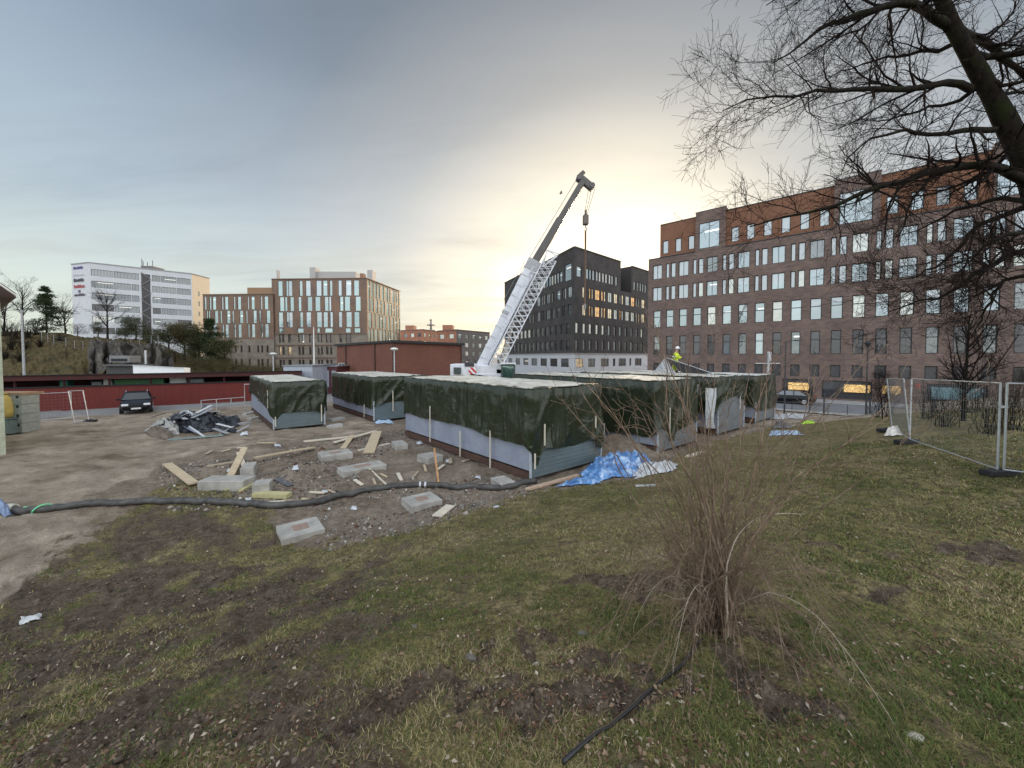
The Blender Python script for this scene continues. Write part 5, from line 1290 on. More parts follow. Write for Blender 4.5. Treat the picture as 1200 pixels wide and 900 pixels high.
# ------------------------------------------------------------------ crane
crane_w = mat('crane_white', (.66, .67, .70), .4, .1, 3); crane_g = mat('crane_grey', (.085, .076, .07), .4, .15, 2); tyre_m = mat('rubber', (.02, .02, .021), .8, .15, 12)
YD = 30.0
cr = thing('mobile_crane', 'white mobile crane with raised telescopic boom and folded lattice jib', 'crane', (0, 0, 0))
def cp(px, py, D=YD): return Vector(at(px, py, D))
mb = MB(); mb.box((-.9, YD, 1.15), (11.5, 2.5, .7)); mb.build('chassis', crane_w, cr, bevel=.04)
for k, x in enumerate((-5.6, -4.1, -.2, 1.4, 3.0)):
    for yy in (-1.05, 1.05):
        mb = MB(); mb.tube([(x, YD + yy - .2, .62), (x, YD + yy + .2, .62)], .62, 20); wv = mb.build('wheel', tyre_m, cr)
        mb = MB(); mb.tube([(x, YD + yy - .22, .62), (x, YD + yy + .22, .62)], .3, 14); mb.build('rim', crane_g, wv)
mb = MB(); mb.box((5.0, YD, 1.75), (1.3, 2.4, 2.2)); mb.build('driver_cab', crane_w, cr, bevel=.1)
mb = MB(); mb.box((5.02, YD, 2.2), (1.33, 2.2, .8)); mb.build('driver_cab_window', MATS['glass_dark'], cr)
mb = MB(); mb.box((-2.3, YD, 2.2), (4.4, 2.2, 1.2)); mb.box((-1.6, YD - .3, 3.05), (2.6, 1.5, .7)); mb.box((-.6, YD - .8, 2.9), (1.2, .5, .5)); mb.build('superstructure', crane_w, cr, bevel=.05)
mb = MB(); mb.box((-3.65, YD - .1, 3.0), (1.9, 2.5, 1.0)); mb.box((-3.75, YD - .1, 2.35), (2.3, 2.5, .34)); mb.build('counterweight', crane_w, cr, bevel=.04)
hz, t, b = new_mat('hazard_stripes')
wv_ = t.n.new('ShaderNodeTexWave'); wv_.inputs['Scale'].default_value = 1.1; t.put(wv_.inputs['Vector'], t.coord('Object', None, (0, R(45), 0)))
t.put(b.inputs['Base Color'], t.ramp(wv_.outputs[0], [(.45, (.75, .75, .75)), (.5, (.5, .03, .03))]))
for px in (536, 553.5):
    p = cp(px, 434.5, YD - 1.4); mb = MB(); mb.box(p, (.55, .04, .5)); mb.build('hazard_plate', hz if px > 540 else mat('plate_dark', (.06, .08, .07)), cr)
mb = MB(); q = cp(550, 427.5, YD - 1.38); mb.box(q, (.7, .04, .26)); mb.build('maker_plate', mat('plate_black', (.05, .05, .055)), cr)
cabc = cp(595.5, 436.5, YD - 1.2)
mb = MB(); mb.box(cabc, (1.05, 1.0, 1.25)); mb.build('crane_cab', mat('cab_green_frame', (.05, .075, .065), .5), cr, bevel=.1)
mb = MB(); mb.box(cabc + Vector((0, -.52, .08)), (.78, .03, .85)); mb.build('cab_window', glass_mat('cab_glass', (.55, .75, .68), .4, (.02, .05, .04)), cr)
mb = MB(); mb.box(cabc + Vector((0, 0, .68)), (1.15, 1.1, .1)); mb.build('cab_roof', crane_w, cr)
# boom in three telescoped boxes
b0, b1, b2 = cp(566, 428), cp(623, 313), cp(683.5, 212)
dirb = (b1 - b0).normalized(); side = Vector((dirb.z, 0, -dirb.x))
mb = MB(); mb.bar(b0 - dirb * .6, b1, .92, .90, (0, 1, 0)); mb.build('boom_base_section', crane_w, cr, bevel=.06)
for ca, cb, cw_ in ((b1 - dirb * .3, b1 + dirb * .5, 1.0), (b0 + dirb * 4.3, b0 + dirb * 4.55, 1.02)): mb = MB(); mb.bar(ca, cb, cw_, cw_ + .02, (0, 1, 0)); mb.build('boom_collar', mat('collar_grey', (.4, .4, .41)), cr)
dir2 = (b2 - b1).normalized(); side2 = Vector((dir2.z, 0, -dir2.x))
mb = MB(); mb.bar(b1 - dir2 * .5, b1 + (b2 - b1) * .55, .56, .60, (0, 1, 0)); mb.bar(b1 + (b2 - b1) * .5, b2, .44, .48, (0, 1, 0)); mb.build('boom_inner_section', crane_g, cr, bevel=.04)
mb = MB(); mb.bar(b2 - side2 * .55 + dir2 * .1, b2 + side2 * .95 - dir2 * .12, .5, .42, (0, 1, 0)); mb.bar(b2 - side2 * .5, b2 - side2 * .3 + dir2 * .65, .3, .16, (0, 1, 0)); mb.build('boom_head', crane_g, cr, bevel=.04)
for k in (-.38, .78):
    mb = MB(); c = b2 + side2 * k - dir2 * .02; mb.tube([c + Vector((0, -.3, 0)), c + Vector((0, .3, 0))], .2, 14); mb.build('sheave', mat('sheave_dark', (.1, .09, .09), .5), cr)
mb = MB()
for k in range(9): c = b0 + (b1 - b0) * (k + .6) / 9.6; mb.bar(c - dirb * .05, c + dirb * .05, .96, .94, (0, 1, 0))
rb = mb.build('stiffener_ribs', mat('crane_seam', (.5, .51, .54), .4), cr)
mb = MB(); mb.bar(b0 + side * .12 + Vector((0, -.50, 0)), b1 + side * .12 + Vector((0, -.50, 0)), .10, .06, (0, 1, 0)); mb.build('cable_duct', mat('crane_seam', (.5, .51, .54)), cr)
# luffing cylinder
mb = MB(); mb.tube([cp(584, 441, YD - .1), cp(594, 404, YD - .1)], .24, 10); mb.tube([cp(594, 404, YD - .1), cp(601, 376, YD - .1)], .16, 10); mb.build('lift_cylinder', mat('cylinder_beige', (.58, .55, .47), .4), cr)
# folded lattice jib alongside
j0, j1 = cp(580, 430, YD - .9), cp(645, 304, YD - .9); jd = (j1 - j0).normalized(); js = Vector((jd.z, 0, -jd.x)); JL = (j1 - j0).length
mb = MB()
ch = [j0 + js * s_ * .44 + Vector((0, y, 0)) for s_ in (-1, 1) for y in (-.3, .3)]
for c in ch: mb.tube([c, c + jd * JL], .045, 6)
nb = 20
for k in range(nb):
    a, c = JL * k / nb, JL * (k + 1) / nb
    for i, j in ((0, 2), (1, 3), (0, 1), (2, 3)):
        mb.tube([ch[i] + jd * a, ch[j] + jd * c], .026, 5); mb.tube([ch[j] + jd * a, ch[i] + jd * c], .024, 5)
mb.build('lattice_jib', crane_w, cr)
mb = MB(); e = j1 + js * .4
tipj = [cp(653, 300, YD - .9), cp(641, 293, YD - .9), cp(636, 313, YD - .9), cp(655, 297.5, YD - .9)]
for a, c in ((0, 1), (1, 2), (2, 3), (1, 3), (0, 2)): mb.tube([tipj[a], tipj[c]], .05, 5)
for k in (.1, .35, .6, .85): mb.bar(j0 + jd * JL * k - js * .35, j0 + jd * JL * k - js * .9 + Vector((0, .5, 0)), .1, .1)
mb.build('jib_bracket', crane_w, cr)
mb = MB(); mb.bar(cp(566, 433, YD - .75), cp(620, 326, YD - .75), .3, .34, (0, 1, 0)); mb.build('side_box', mat('crane_light', (.58, .6, .65), .35), cr)
# ropes
rope_m = mat('steel_rope', (.18, .17, .16), .5)
mb = MB(); mb.tube([cp(606, 330), cp(612, 316), cp(677, 208)], .022, 5); mb.tube([cp(590, 352), cp(615, 306)], .02, 5); mb.build('hoist_rope', rope_m, cr)
hk = cp(686.3, 252); 
for dx in (-.18, 0, .18): mb = MB(); mb.tube([b2 + side2 * .78 + Vector((dx * 1.4, 0, -.1)), hk + Vector((dx * .5, 0, 0))], .02, 5); mb.build('hook_rope', rope_m, cr)
mb = MB(); mb.box(hk + Vector((0, 0, -.38)), (.42, .4, .75)); mb.tube([hk + Vector((0, 0, 0)), hk + Vector((0, 0, .4))], .09, 8); mb.build('hook_block', mat('hook_dark', (.12, .10, .08), .5), cr, bevel=.05)
mb = MB(); h0 = hk + Vector((0, 0, -.75)); mb.tube([h0, h0 + Vector((0, 0, -.2)), h0 + Vector((.12, 0, -.34)), h0 + Vector((0, 0, -.46)), h0 + Vector((-.12, 0, -.36))], .045, 7); mb.build('hook', mat('hook_steel', (.2, .18, .16), .4), cr)
o = thing('lifting_sling', 'brown lifting sling hanging straight down from the crane hook', 'sling', h0 + Vector((0, 0, -.46)))
mb = MB(); mb.tube([(0, 0, 0), (.01, 0, -3), (-.02, 0, -5.6)], .075, 7); mb.build('strap', mat('sling_brown', (.13, .085, .055), .9), o)
mb = MB(); mb.tube([(-.02, 0, -5.6), (-.03, 0, -6.0)], .11, 7); mb.build('end_shackle', mat('hook_steel', (.2, .18, .16), .4), o)

# bird gliding left of the boom
p = at(657.5, 226.5, 60); o = thing('bird', 'small dark bird flying in the sky left of the boom tip', 'bird', p)
mb = MB(); mb.tube([(-.30, 0, 0), (-.18, 0, .02), (0, 0, .03), (.2, 0, .02), (.34, 0, -.01)], [.02, .07, .09, .05, .015], 8); mb.build('body', mat('bird_grey', (.08, .08, .085)), o, smooth=True)
for s_ in (-1, 1):
    mb = MB(); pts = [(-.1, 0, .05), (-.14, s_ * .3, .14), (-.02, s_ * .72, .10)]; q = [(.12, 0, .05), (.08, s_ * .32, .13), (.04, s_ * .73, .10)]
    for k in range(2): mb.quad(pts[k], pts[k + 1], q[k + 1], q[k])
    mb.build('wing', MATS['bird_grey'], o)

# ------------------------------------------------------------------ worker on the roof
def skin_mesh(name, verts, edges, radii, m):
    me = bpy.data.meshes.new(name); me.from_pydata(verts, edges, []); ob = bpy.data.objects.new(name, me); COL.objects.link(ob)
    md = ob.modifiers.new('skin', 'SKIN'); md.use_smooth_shade = True
    for k, r in enumerate(radii): me.skin_vertices[0].data[k].radius = (r, r) if np.isscalar(r) else r
    me.skin_vertices[0].data[0].use_root = True
    ss = ob.modifiers.new('sub', 'SUBSURF'); ss.levels = ss.render_levels = 1
    dg = bpy.context.evaluated_depsgraph_get(); nm = bpy.data.meshes.new_from_object(ob.evaluated_get(dg)); nm.name = name
    nm.materials.clear(); nm.materials.append(m)
    bpy.data.objects.remove(ob); bpy.data.meshes.remove(me)
    return nm
wz0 = 2.93; wpos = RP(5.4, .75, wz0)
wk = thing('person', 'worker in yellow high-visibility clothing and white helmet, bending over roof sheets', 'person', wpos, R(50))
skin_c = mat('skin', (.45, .28, .2), .6); hiv = mat('hi_vis', (.62, .78, .03), .55, .12, 6); dkp = mat('work_glove', (.02, .02, .025), .8)
# facing -Y local; slight forward lean
J = [(0, 0, .92), (0, -.03, 1.15), (0, -.08, 1.38), (0, -.11, 1.50), (0, -.15, 1.60), (0, -.17, 1.70),
     (.19, -.09, 1.36), (.25, -.2, 1.12), (.16, -.42, 1.02), (-.19, -.09, 1.36), (-.25, -.2, 1.12), (-.14, -.42, .98),
     (.11, 0, .86), (.13, -.04, .48), (.14, .02, .08), (.14, -.12, .04), (-.11, 0, .86), (-.13, .06, .48), (-.14, .14, .08), (-.14, 0, .04)]
E_ = [(0, 1), (1, 2), (2, 3), (3, 4), (4, 5), (2, 6), (6, 7), (7, 8), (2, 9), (9, 10), (10, 11), (0, 12), (12, 13), (13, 14), (14, 15), (0, 16), (16, 17), (17, 18), (18, 19)]
rad_ = [.14, .14, .15, .06, .085, .09, .065, .05, .038, .065, .05, .038, .09, .065, .045, .045, .09, .065, .045, .045]
link('body', skin_mesh('body', J, E_, rad_, skin_c), wk)
link('jacket', skin_mesh('jacket', [J[k] for k in (0, 1, 2, 6, 7, 8, 9, 10, 11)], [(0, 1), (1, 2), (2, 3), (3, 4), (4, 5), (2, 6), (6, 7), (7, 8)], [.18, .18, .19, .095, .075, .055, .095, .075, .055], hiv), wk)
link('trousers', skin_mesh('trousers', [J[k] for k in (0, 12, 13, 14, 16, 17, 18)], [(0, 1), (1, 2), (2, 3), (0, 4), (4, 5), (5, 6)], [.165, .115, .09, .075, .115, .09, .075], hiv), wk)
for pts in ((J[14], J[15]), (J[18], J[19])):
    mb = MB(); a, c = Vector(pts[0]), Vector(pts[1]); mb.bar(a + Vector((0, .08, -.03)), c + Vector((0, -.06, 0)), .12, .12); mb.build('boot', dkp, wk, bevel=.03)
for sx_, hnd in ((1, J[8]), (-1, J[11])):
    mb = MB(); h = Vector(hnd); mb.bar(h, h + Vector((0, -.09, -.02)), .085, .035)
    for q in range(4): mb.tube([h + Vector((-.035 + .023 * q, -.09, -.02)), h + Vector((-.037 + .024 * q, -.13, -.035)), h + Vector((-.037 + .024 * q, -.145, -.065))], .011, 6)
    mb.tube([h + Vector((-sx_ * .04, -.03, 0)), h + Vector((-sx_ * .075, -.07, -.03))], .012, 6); mb.build('glove', dkp, wk)
mb = MB(); mb.lathe((0, -.17, 1.70), [(.15, .0), (.155, .03), (.135, .03), (.13, .09), (.09, .15), (.001, .17)], 16); mb.bar((0, -.30, 1.705), (0, -.37, 1.70), .16, .02); mb.build('helmet', mat('helmet_white', (.82, .82, .82), .35, .05), wk, True)
mb = MB(); mb.lathe((0, 0, 1.12), [(.192, -.03), (.196, 0), (.192, .03)], 16); mb.build('reflective_band', mat('reflective', (.7, .72, .72), .3), wk)

# ------------------------------------------------------------------ cars
def car(name, label, loc, yaw, paint, wagon=True, L=4.6, Wd=1.82, H=1.5):
    o = thing(name, label, 'car', loc, yaw)
    # stations along x (front at +x): x, half width, sill z, belt z
    st = [(-.5, .72, .45, .80), (-.48, .86, .32, .95), (-.40, .95, .24, 1.0), (-.2, 1, .22, .98), (.1, 1, .22, .95), (.25, 1, .22, .93), (.40, .96, .24, .82), (.47, .86, .30, .72), (.5, .70, .42, .60)]
    V = []; 
    for x, hw, zs, zb in st:
        w_ = Wd / 2 * hw
        V += [(x * L, y, z) for y, z in ((-w_ * .9, zs), (-w_, (zs + zb) / 2), (-w_ * .93, zb), (-w_ * .5, zb + .03), (w_ * .5, zb + .03), (w_ * .93, zb), (w_, (zs + zb) / 2), (w_ * .9, zs))]
    mb = MB(); mb.v = V; n = 8
    for i in range(len(st) - 1):
        for q in range(n): mb.f.append((i * n + q, i * n + (q + 1) % n, (i + 1) * n + (q + 1) % n, (i + 1) * n + q))
    mb.f += [tuple(range(n))[::-1], tuple(range((len(st) - 1) * n, len(st) * n))]; mb.uv = [(0, 0)] * sum(len(f) for f in mb.f)
    mb.build('body', paint, o, smooth=False, bevel=.0)
    # cabin: glass band with roof
    xr = -.47 if wagon else -.36; prof = [(xr, .96), (xr + .07 if wagon else xr + .14, H - .04), (-.02, H), (.12, H - .03), (.27, .96)]
    mb = MB()
    for s_ in (-1, 1): mb.poly([(x * L, s_ * (Wd / 2 * (.92 - .22 * (z - .96) / (H - .96))), z) for x, z in prof][::s_])
    mb.quad(*[(x * L, s_ * Wd / 2 * w_, z) for x, z, s_, w_ in ((.27, .96, -1, .92), (.27, .96, 1, .92), (.12, H - .03, 1, .72), (.12, H - .03, -1, .72))])
    x2, z2_ = prof[1]; mb.quad((xr * L, -Wd / 2 * .92, .96), (xr * L, Wd / 2 * .92, .96), (x2 * L, Wd / 2 * .7, z2_), (x2 * L, -Wd / 2 * .7, z2_))
    mb.build('window_glass', MATS['car_glass'], o)
    mb = MB(); w7 = Wd / 2 * .71
    rp = [(x2, z2_ + .005), (-.02, H + .012), (.12, H - .018)]
    for (xa, za), (xb, zb) in zip(rp, rp[1:]): mb.quad((xa * L, -w7, za), (xa * L, w7, za), (xb * L, w7, zb), (xb * L, -w7, zb))
    for s_ in (-1, 1):
        for (xa, za, wa), (xb, zb, wb) in (((.27, .96, .92), (.12, H - .02, .72)), ((xr, .96, .92), (x2, z2_, .71)), ((-.1, .96, .925), (-.09, H, .72))): mb.bar((xa * L, s_ * Wd / 2 * wa, za), (xb * L, s_ * Wd / 2 * wb, zb), .06, .05)
    mb.build('roof', paint, o)
    if wagon:
        for s_ in (-1, 1): mb = MB(); mb.bar((-.33 * L, s_ * w7 * .95, H + .05), (.05 * L, s_ * w7 * .95, H + .05), .04, .04); mb.build('roof_rail', galv, o)
    for x in (-.3, .3):
        for s_ in (-1, 1):
            mb = MB(); mb.tube([(x * L, s_ * (Wd / 2 - .2), .32), (x * L, s_ * (Wd / 2 + .01), .32)], .32, 18); wv = mb.build('wheel', tyre_m, o); mb = MB(); mb.tube([(x * L, s_ * (Wd / 2 - .1), .32), (x * L, s_ * (Wd / 2 + .022), .32)], .21, 14); mb.build('rim', galv, wv)
    hl_ = mat('headlight', (.8, .82, .85), .15, .05); 
    for s_ in (-1, 1):
        mb = MB(); mb.box((L * .487, s_ * Wd * .33, .66), (.16, .36, .15)); mb.build('headlight', hl_, o, bevel=.03)
        mb = MB(); mb.box((-L * .487, s_ * Wd * .37, .86), (.08, .2, .22)); mb.build('tail_light', mat('tail_red', (.35, .02, .02), .3), o)
        mb = MB(); mb.box((L * .19, s_ * (Wd / 2 + .1), .98), (.1, .2, .14)); mb.build('wing_mirror', paint, o, bevel=.03)
    mb = MB(); mb.box((L * .5, 0, .56), (.06, .7, .2)); mb.build('grille', blk, o); mb = MB(); mb.box((L * .506, 0, .40), (.03, .5, .11)); mb.build('number_plate', wht, o)
    return o
navy = mat('car_navy', (.008, .009, .015), .3, .1, 3, spec=.3); blackp = mat('car_black', (.008, .008, .011), .25, .1, 3, spec=.3)
car('parked_car', 'dark estate car facing the camera in front of the red shed', (-27.9, 28.6, .02), R(-47), navy, True, 4.4, 1.7, 1.42)
p = at(921, 470, 43.0); car('parked_car', 'black saloon car parked side-on at the kerb of the brick offices', (*fpt(facx(921) + 1.0, -6.0, -1.06)[:2], -1.05), math.atan2(-.664, .748) + math.pi, blackp, False, 4.7, 1.84, 1.42)

# ------------------------------------------------------------------ street furniture and fences
def lamp_post(px, ytop, D, label, zb=0, arm=None, lit=False, style='globe'):
    p = at(px, ytop, D); o = thing('street_lamp', label, 'street lamp', (p[0], p[1], zb)); h = p[2] - zb
    pm2 = galv if style == 'globe' else metal_dk
    mb = MB(); mb.tube([(0, 0, 0), (0, 0, h * .5), (0, 0, h - .1)], [.07, .055, .045], 8); mb.build('pole', pm2, o)
    mb = MB()
    if style == 'arm': mb.tube([(0, 0, h - .15), (.4, 0, h), (.9, 0, h + .02)], .035, 6); mb.box((1.1, 0, h), (.55, .2, .1))
    elif style == 'lantern': mb.lathe((0, 0, h - .1), [(.05, 0), (.22, .35), (.26, .38), (.08, .55), (.001, .6)], 10)
    else: mb.lathe((0, 0, h - .12), [(.05, 0), (.25, .05), (.36, .14), (.22, .26), (.001, .3)], 14)
    mb.build('lamp_head', MATS.get('lamp_head') or mat('lamp_head', (.7, .7, .66), .4) if style == 'globe' else metal_dk, o); return o
lamp_post(320, 415, 40, 'street lamp with pale domed head behind the left tarped module')
lamp_post(462, 409.5, 33.5, 'street lamp with pale domed head in front of the red brick building')
lamp_post(1017, 406, 33, 'dark lantern street lamp before the brick offices', -1.0, style='lantern')
lamp_post(921, 399, 34, 'slim dark street lamp with a short arm near the parked black car', -1.0, style='arm')
o = thing('flagpole', 'tall white flagpole in front of the copper-clad building', 'flagpole', (*at(367.5, 385, 60)[:2], 0)); zt = at(367.5, 384, 60)[2]
mb = MB(); mb.tube([(0, 0, 0), (0, 0, zt)], [.13, .06], 8); mb.build('pole', wht, o); mb = MB(); mb.lathe((0, 0, zt), [(.001, -.1), (.13, 0), (.001, .14)], 8); mb.build('finial', galv, o)
p = hp(28, 47); o = thing('utility_pole', 'tall grey utility pole on the grassy hill at left', 'pole', p); zt = at(27, 363, 47)[2] - p.z
mb = MB(); mb.tube([(0, 0, -.3), (-.05, 0, zt)], [.14, .09], 8); mb.build('shaft', mat('pole_grey', (.36, .36, .36), .8), o); mb = MB(); mb.bar((-.5, 0, zt - .2), (.4, 0, zt - .2), .08, .08); mb.build('crossarm', MATS['pole_grey'], o)
# road sign pole by the right module
o = thing('traffic_signal', 'pale grey traffic signal pole with arms behind the farthest right module', 'traffic signal', (*at(900, 440, 33)[:2], -.8))
zt = at(900, 412, 33)[2] + .8
mb = MB(); mb.tube([(0, 0, 0), (0, 0, zt)], .1, 8); mb.build('pole', galv, o)
mb = MB(); mb.box((0, -.12, zt - .45), (.26, .2, .8)); mb.build('signal_head', mat('signal_grey', (.45, .46, .47)), o, bevel=.03); mb = MB(); mb.bar((-1.1, 0, zt - 1.0), (1.0, 0, zt - 1.0), .06, .06); mb.build('cross_arm', galv, o)
for k, (px, yt, D) in enumerate(((884.5, 440, 36), (966, 462, 33), (1020, 460, 32))):
    p = at(px, yt, D); o = thing('sign_post', ['thin dark post beside the parked black car', 'thin dark post by the kerb left of the shop window', 'short dark post by the kerb under the lantern lamp'][k], 'post', (p[0], p[1], -1.0)); mb = MB(); mb.tube([(0, 0, 0), (0, 0, p[2] + 1.0)], .06, 6); mb.build('shaft', metal_dk, o); mb = MB(); mb.lathe((0, 0, p[2] + .98), [(.06, 0), (.09, .03), (.001, .1)], 8); mb.build('cap', metal_dk, o)
o = thing('street_railing', 'low dark railing along the kerb before the brick offices', 'railing'); 
for k in range(14): mb = MB(); mb.tube([fpt(18 + k * 1.3, -13.6, -1.0), fpt(18 + k * 1.3, -13.6, -.1)], .025, 5); mb.build('baluster', metal_dk, o)
mb = MB(); mb.bar(fpt(18, -13.6, -.1), fpt(18 + 13 * 1.3, -13.6, -.1), .05, .05); mb.build('rail', metal_dk, o)

wire_m = mat('fence_wire', (.14, .15, .16), .6, .1, metal=.3)
def mesh_panel(name, label, A, Bp, zA, zB, H, group, lean=(0, 0), foot=True, sag=None, dv=.10):
    A, Bp = np.array(A, float), np.array(Bp, float); o = thing(name, label, 'fence', (A[0], A[1], zA), 0, group)
    d = np.array([Bp[0] - A[0], Bp[1] - A[1]]); ld = np.array(lean)
    def P(u, v): return Vector((d[0] * u + ld[0] * v, d[1] * u + ld[1] * v, (zB - zA) * u + .1 + (H - .1) * v))
    for u in (0, 1): mb = MB(); mb.tube([P(u, -.04), P(u, 1)], .022, 8); mb.build('post', galv, o)
    for v in (0, 1): mb = MB(); mb.tube([P(0, v), P(1, v)], .017, 8); mb.build('rail', galv, o)
    L = np.linalg.norm(d); mb = MB(); n = int(L / dv)
    for k in range(1, n): mb.tube([P(k / n, 0), P(k / n, 1)], .0030, 3, False)
    for k in range(1, 8): mb.tube([P(0, k / 8), P(1, k / 8)], .0042, 3, False)
    w_ = mb.build('wire_mesh', wire_m, o); 
    return o
def foot(px, py, label, yaw=0, p=None):
    p = G(px, py) if p is None else Vector(p); o = thing('ballast_block', label, 'fence foot', (p.x, p.y, float(terrain(p.x, p.y)) + .01), yaw)
    mb = MB(); mb.box((0, 0, .065), (.72, .24, .13)); mb.build('block', tyre_m, o, bevel=.02); mb = MB(); mb.tube([(0, 0, .11), (0, 0, .17)], .045, 8); mb.build('socket', metal_dk, o); return o
tz = lambda x, y: float(terrain(x, y)) + .05
pa, pb, pc, pd = (14.75, 14.9), (12.55, 12.1), (10.72, 8.45), (13.4, 6.1)
FG = 'wire mesh site fence panels on the lawn'
mesh_panel('mesh_fence', 'farthest wire mesh fence panel, leaning at its far end', pa, pb, tz(*pa), tz(*pb), 2.0, FG, (-.25, 0))
mesh_panel('mesh_fence', 'middle wire mesh fence panel with a red tag near its left post', pb, pc, tz(*pb), tz(*pc), 2.0, FG)
pc2 = (10.80, 8.40)
mesh_panel('mesh_fence', 'nearest wire mesh fence panel running out of the right edge', pc2, pd, tz(*pc2), tz(*pd), 2.0, FG)
foot(0, 0, 'black fence foot under the middle pair of fence posts', R(10), (pb[0] - .1, pb[1], 0)); foot(0, 0, 'black fence foot under the nearest double fence post', R(4), (pc[0] + .05, pc[1], 0)); foot(0, 0, 'black fence foot under the leaning far fence end', R(10), (pa[0] - .2, pa[1], 0))
tagm = mat('tag_red', (.72, .20, .17), .6, .1); 
for q, (P, f_, lab) in enumerate((((pb, pc), .04, 'small red warning tag on the middle fence panel'), ((pc2, pd), .06, 'small red warning tag on the nearest fence panel'))):
    A, Bp = np.array(P[0]), np.array(P[1]); d = (Bp - A); c = A + d * (f_ + .05); L = np.linalg.norm(d); d = d / L
    o = tag(MB().bar((*(c - d * .12 + np.array([-d[1], d[0]]) * (-.02 if q else .02)), tz(*c) + 1.78), (*(c + d * .12 + np.array([-d[1], d[0]]) * (-.02 if q else .02)), tz(*c) + 1.78 + (.03 if q else 0)), .012, .12).build('warning_tag', tagm), lab, 'tag')
# clamp on the double post
o = tag(MB().box((pc[0] + .04, pc[1] - .03, tz(*pc) + 1.48), (.16, .05, .05)).build('fence_clamp', galv), 'small steel clamp joining the nearest double fence post', 'clamp')

# left yard: mesh panels, railing
g1, g2 = gp(38, 495), gp(84, 491); mesh_panel('yard_fence', 'long rusty wire mesh panel in front of the red shed', g1[:2], g2[:2], 0, 0, 1.75, 'wire panels in the left yard', dv=.16)
g3, g4 = gp(87, 496), gp(104, 494.5); mesh_panel('yard_fence', 'short wire mesh panel leaning beside the long rusty one', g3[:2], g4[:2], 0, 0, 1.95, 'wire panels in the left yard', (-.42, .1), dv=.16)
foot(0, 0, 'dark fence foot under the short leaning yard panel', 0, (g4[0] + .1, g4[1], 0))
o = thing('steel_railing', 'low galvanised steel railing in front of the red shed', 'railing'); r0, r1 = gp(236, 484), gp(287, 479); pts = []
for k in range(4):
    p = r0 + (r1 - r0) * k / 3; mb = MB(); mb.tube([(p[0], p[1], 0), (p[0], p[1], .9)], .03, 6); mb.build('post', galv, o)
for z in (.45, .9): mb = MB(); mb.tube([(r0[0], r0[1], z), (r1[0], r1[1], z)], .025, 6); mb.build('rail', galv, o)
mb = MB(); mb.tube([(r1[0], r1[1], .9), (r1[0], r1[1], 1.9), (r1[0] + 1.2, r1[1] + .7, 1.9), (r1[0] + 1.2, r1[1] + .7, 0)], .03, 6); mb.build('gate_frame', galv, o)

# grey cabin, booth
p = gp(345, 458); D = 38
def cabin(px0, px1, ytop, D, dep, label, m, name, parts):
    x0, x1 = (px0 - 600) / F * D, (px1 - 600) / F * D; zt = EYE + (HOR - ytop) / F * D
    o = thing(name, label, 'cabin', ((x0 + x1) / 2, D, 0)); wd_ = x1 - x0
    mb = MB(); mb.box((0, dep / 2, zt / 2), (wd_, dep, zt)); mb.build('wall', m, o)
    mb = MB(); mb.box((0, dep / 2, zt + .05), (wd_ + .2, dep + .2, .1)); mb.build('roof', mat(name + '_roof', (.25, .26, .28)), o)
    for k in range(parts): mb = MB(); mb.box((wd_ * ((k + .5) / parts - .5), -.02, zt * .55), (wd_ / parts * .6, .05, zt * .6)); mb.build('panel', mat(name + '_panel', (.34, .37, .43), .5), o)
    return o
cabin(332, 366, 429, 39, 3, 'pale grey site cabin behind the left tarped module', mat('cabin_grey', (.40, .43, .48), .6, .1), 'site_cabin', 5)
cabin(367, 378, 428, 41, 3, 'narrow pale grey container right of the flagpole', mat('cabin_grey2', (.36, .39, .46), .6, .1), 'grey_container', 2)
cabin(379, 395, 429.5, 42, 3, 'dark red booth beside the red brick building', mat('booth_red', (.10, .03, .035), .6), 'red_booth', 2)

# green boarded house at the left edge
o = thing('green_house', 'pale green boarded house corner with a wide eave at the left edge', 'house', (-21.42, 16.06, 0), R(56))
gm2 = mat('pale_green_boards', (.24, .33, .27), .7, .1, 3, .2, stretch=(1, 1, 8)); 
mb = MB(); mb.box((-3, 2.5, 3.5), (6, 6, 5.8)); z = .65
mb.build('wall', gm2, o); mb = MB(); mb.box((-3, 2.5, .33), (5.9, 5.9, .62)); mb.build('plinth', mat('plinth_grey', (.3, .3, .29)), o)
mb = MB(); mb.bar((.02, -.52, -.05), (.02, -.52, 6.3), .14, .14, (1, 0, 0)); mb.build('corner_board', mat('cream_paint', (.40, .42, .31), .6), o)
ev = (.50, 0, 6.50); rg0 = Vector((-3.5, -.8, 10.4))
mb = MB(); e0 = Vector((ev[0], -.8, ev[2]))
for zo in (0, .16): mb.quad(e0 + Vector((0, 0, zo)), e0 + Vector((0, 7.5, zo)), rg0 + Vector((0, 7.5, zo)), rg0 + Vector((0, 0, zo)))
mb.build('roof', mat('house_roof', (.16, .09, .07), .8), o); mb = MB(); mb.bar(e0 + Vector((0, -.03, .06)), rg0 + Vector((0, -.03, .06)), .05, .3, (0, 1, 0)); mb.build('bargeboard', mat('barge_white', (.75, .74, .70)), o)
mb = MB(); mb.poly([(-6, -.5, 6.4), (0, -.5, 6.4), (rg0.x, -.5, 9.3)]); mb.quad((0.0, -.5, 6.50), (e0.x - .05, -.8, e0.z - .02), (e0.x - .05, 6, e0.z - .02), (0, 6, 6.50)); mb.build('soffit', mat('soffit_brown', (.12, .08, .065)), o)
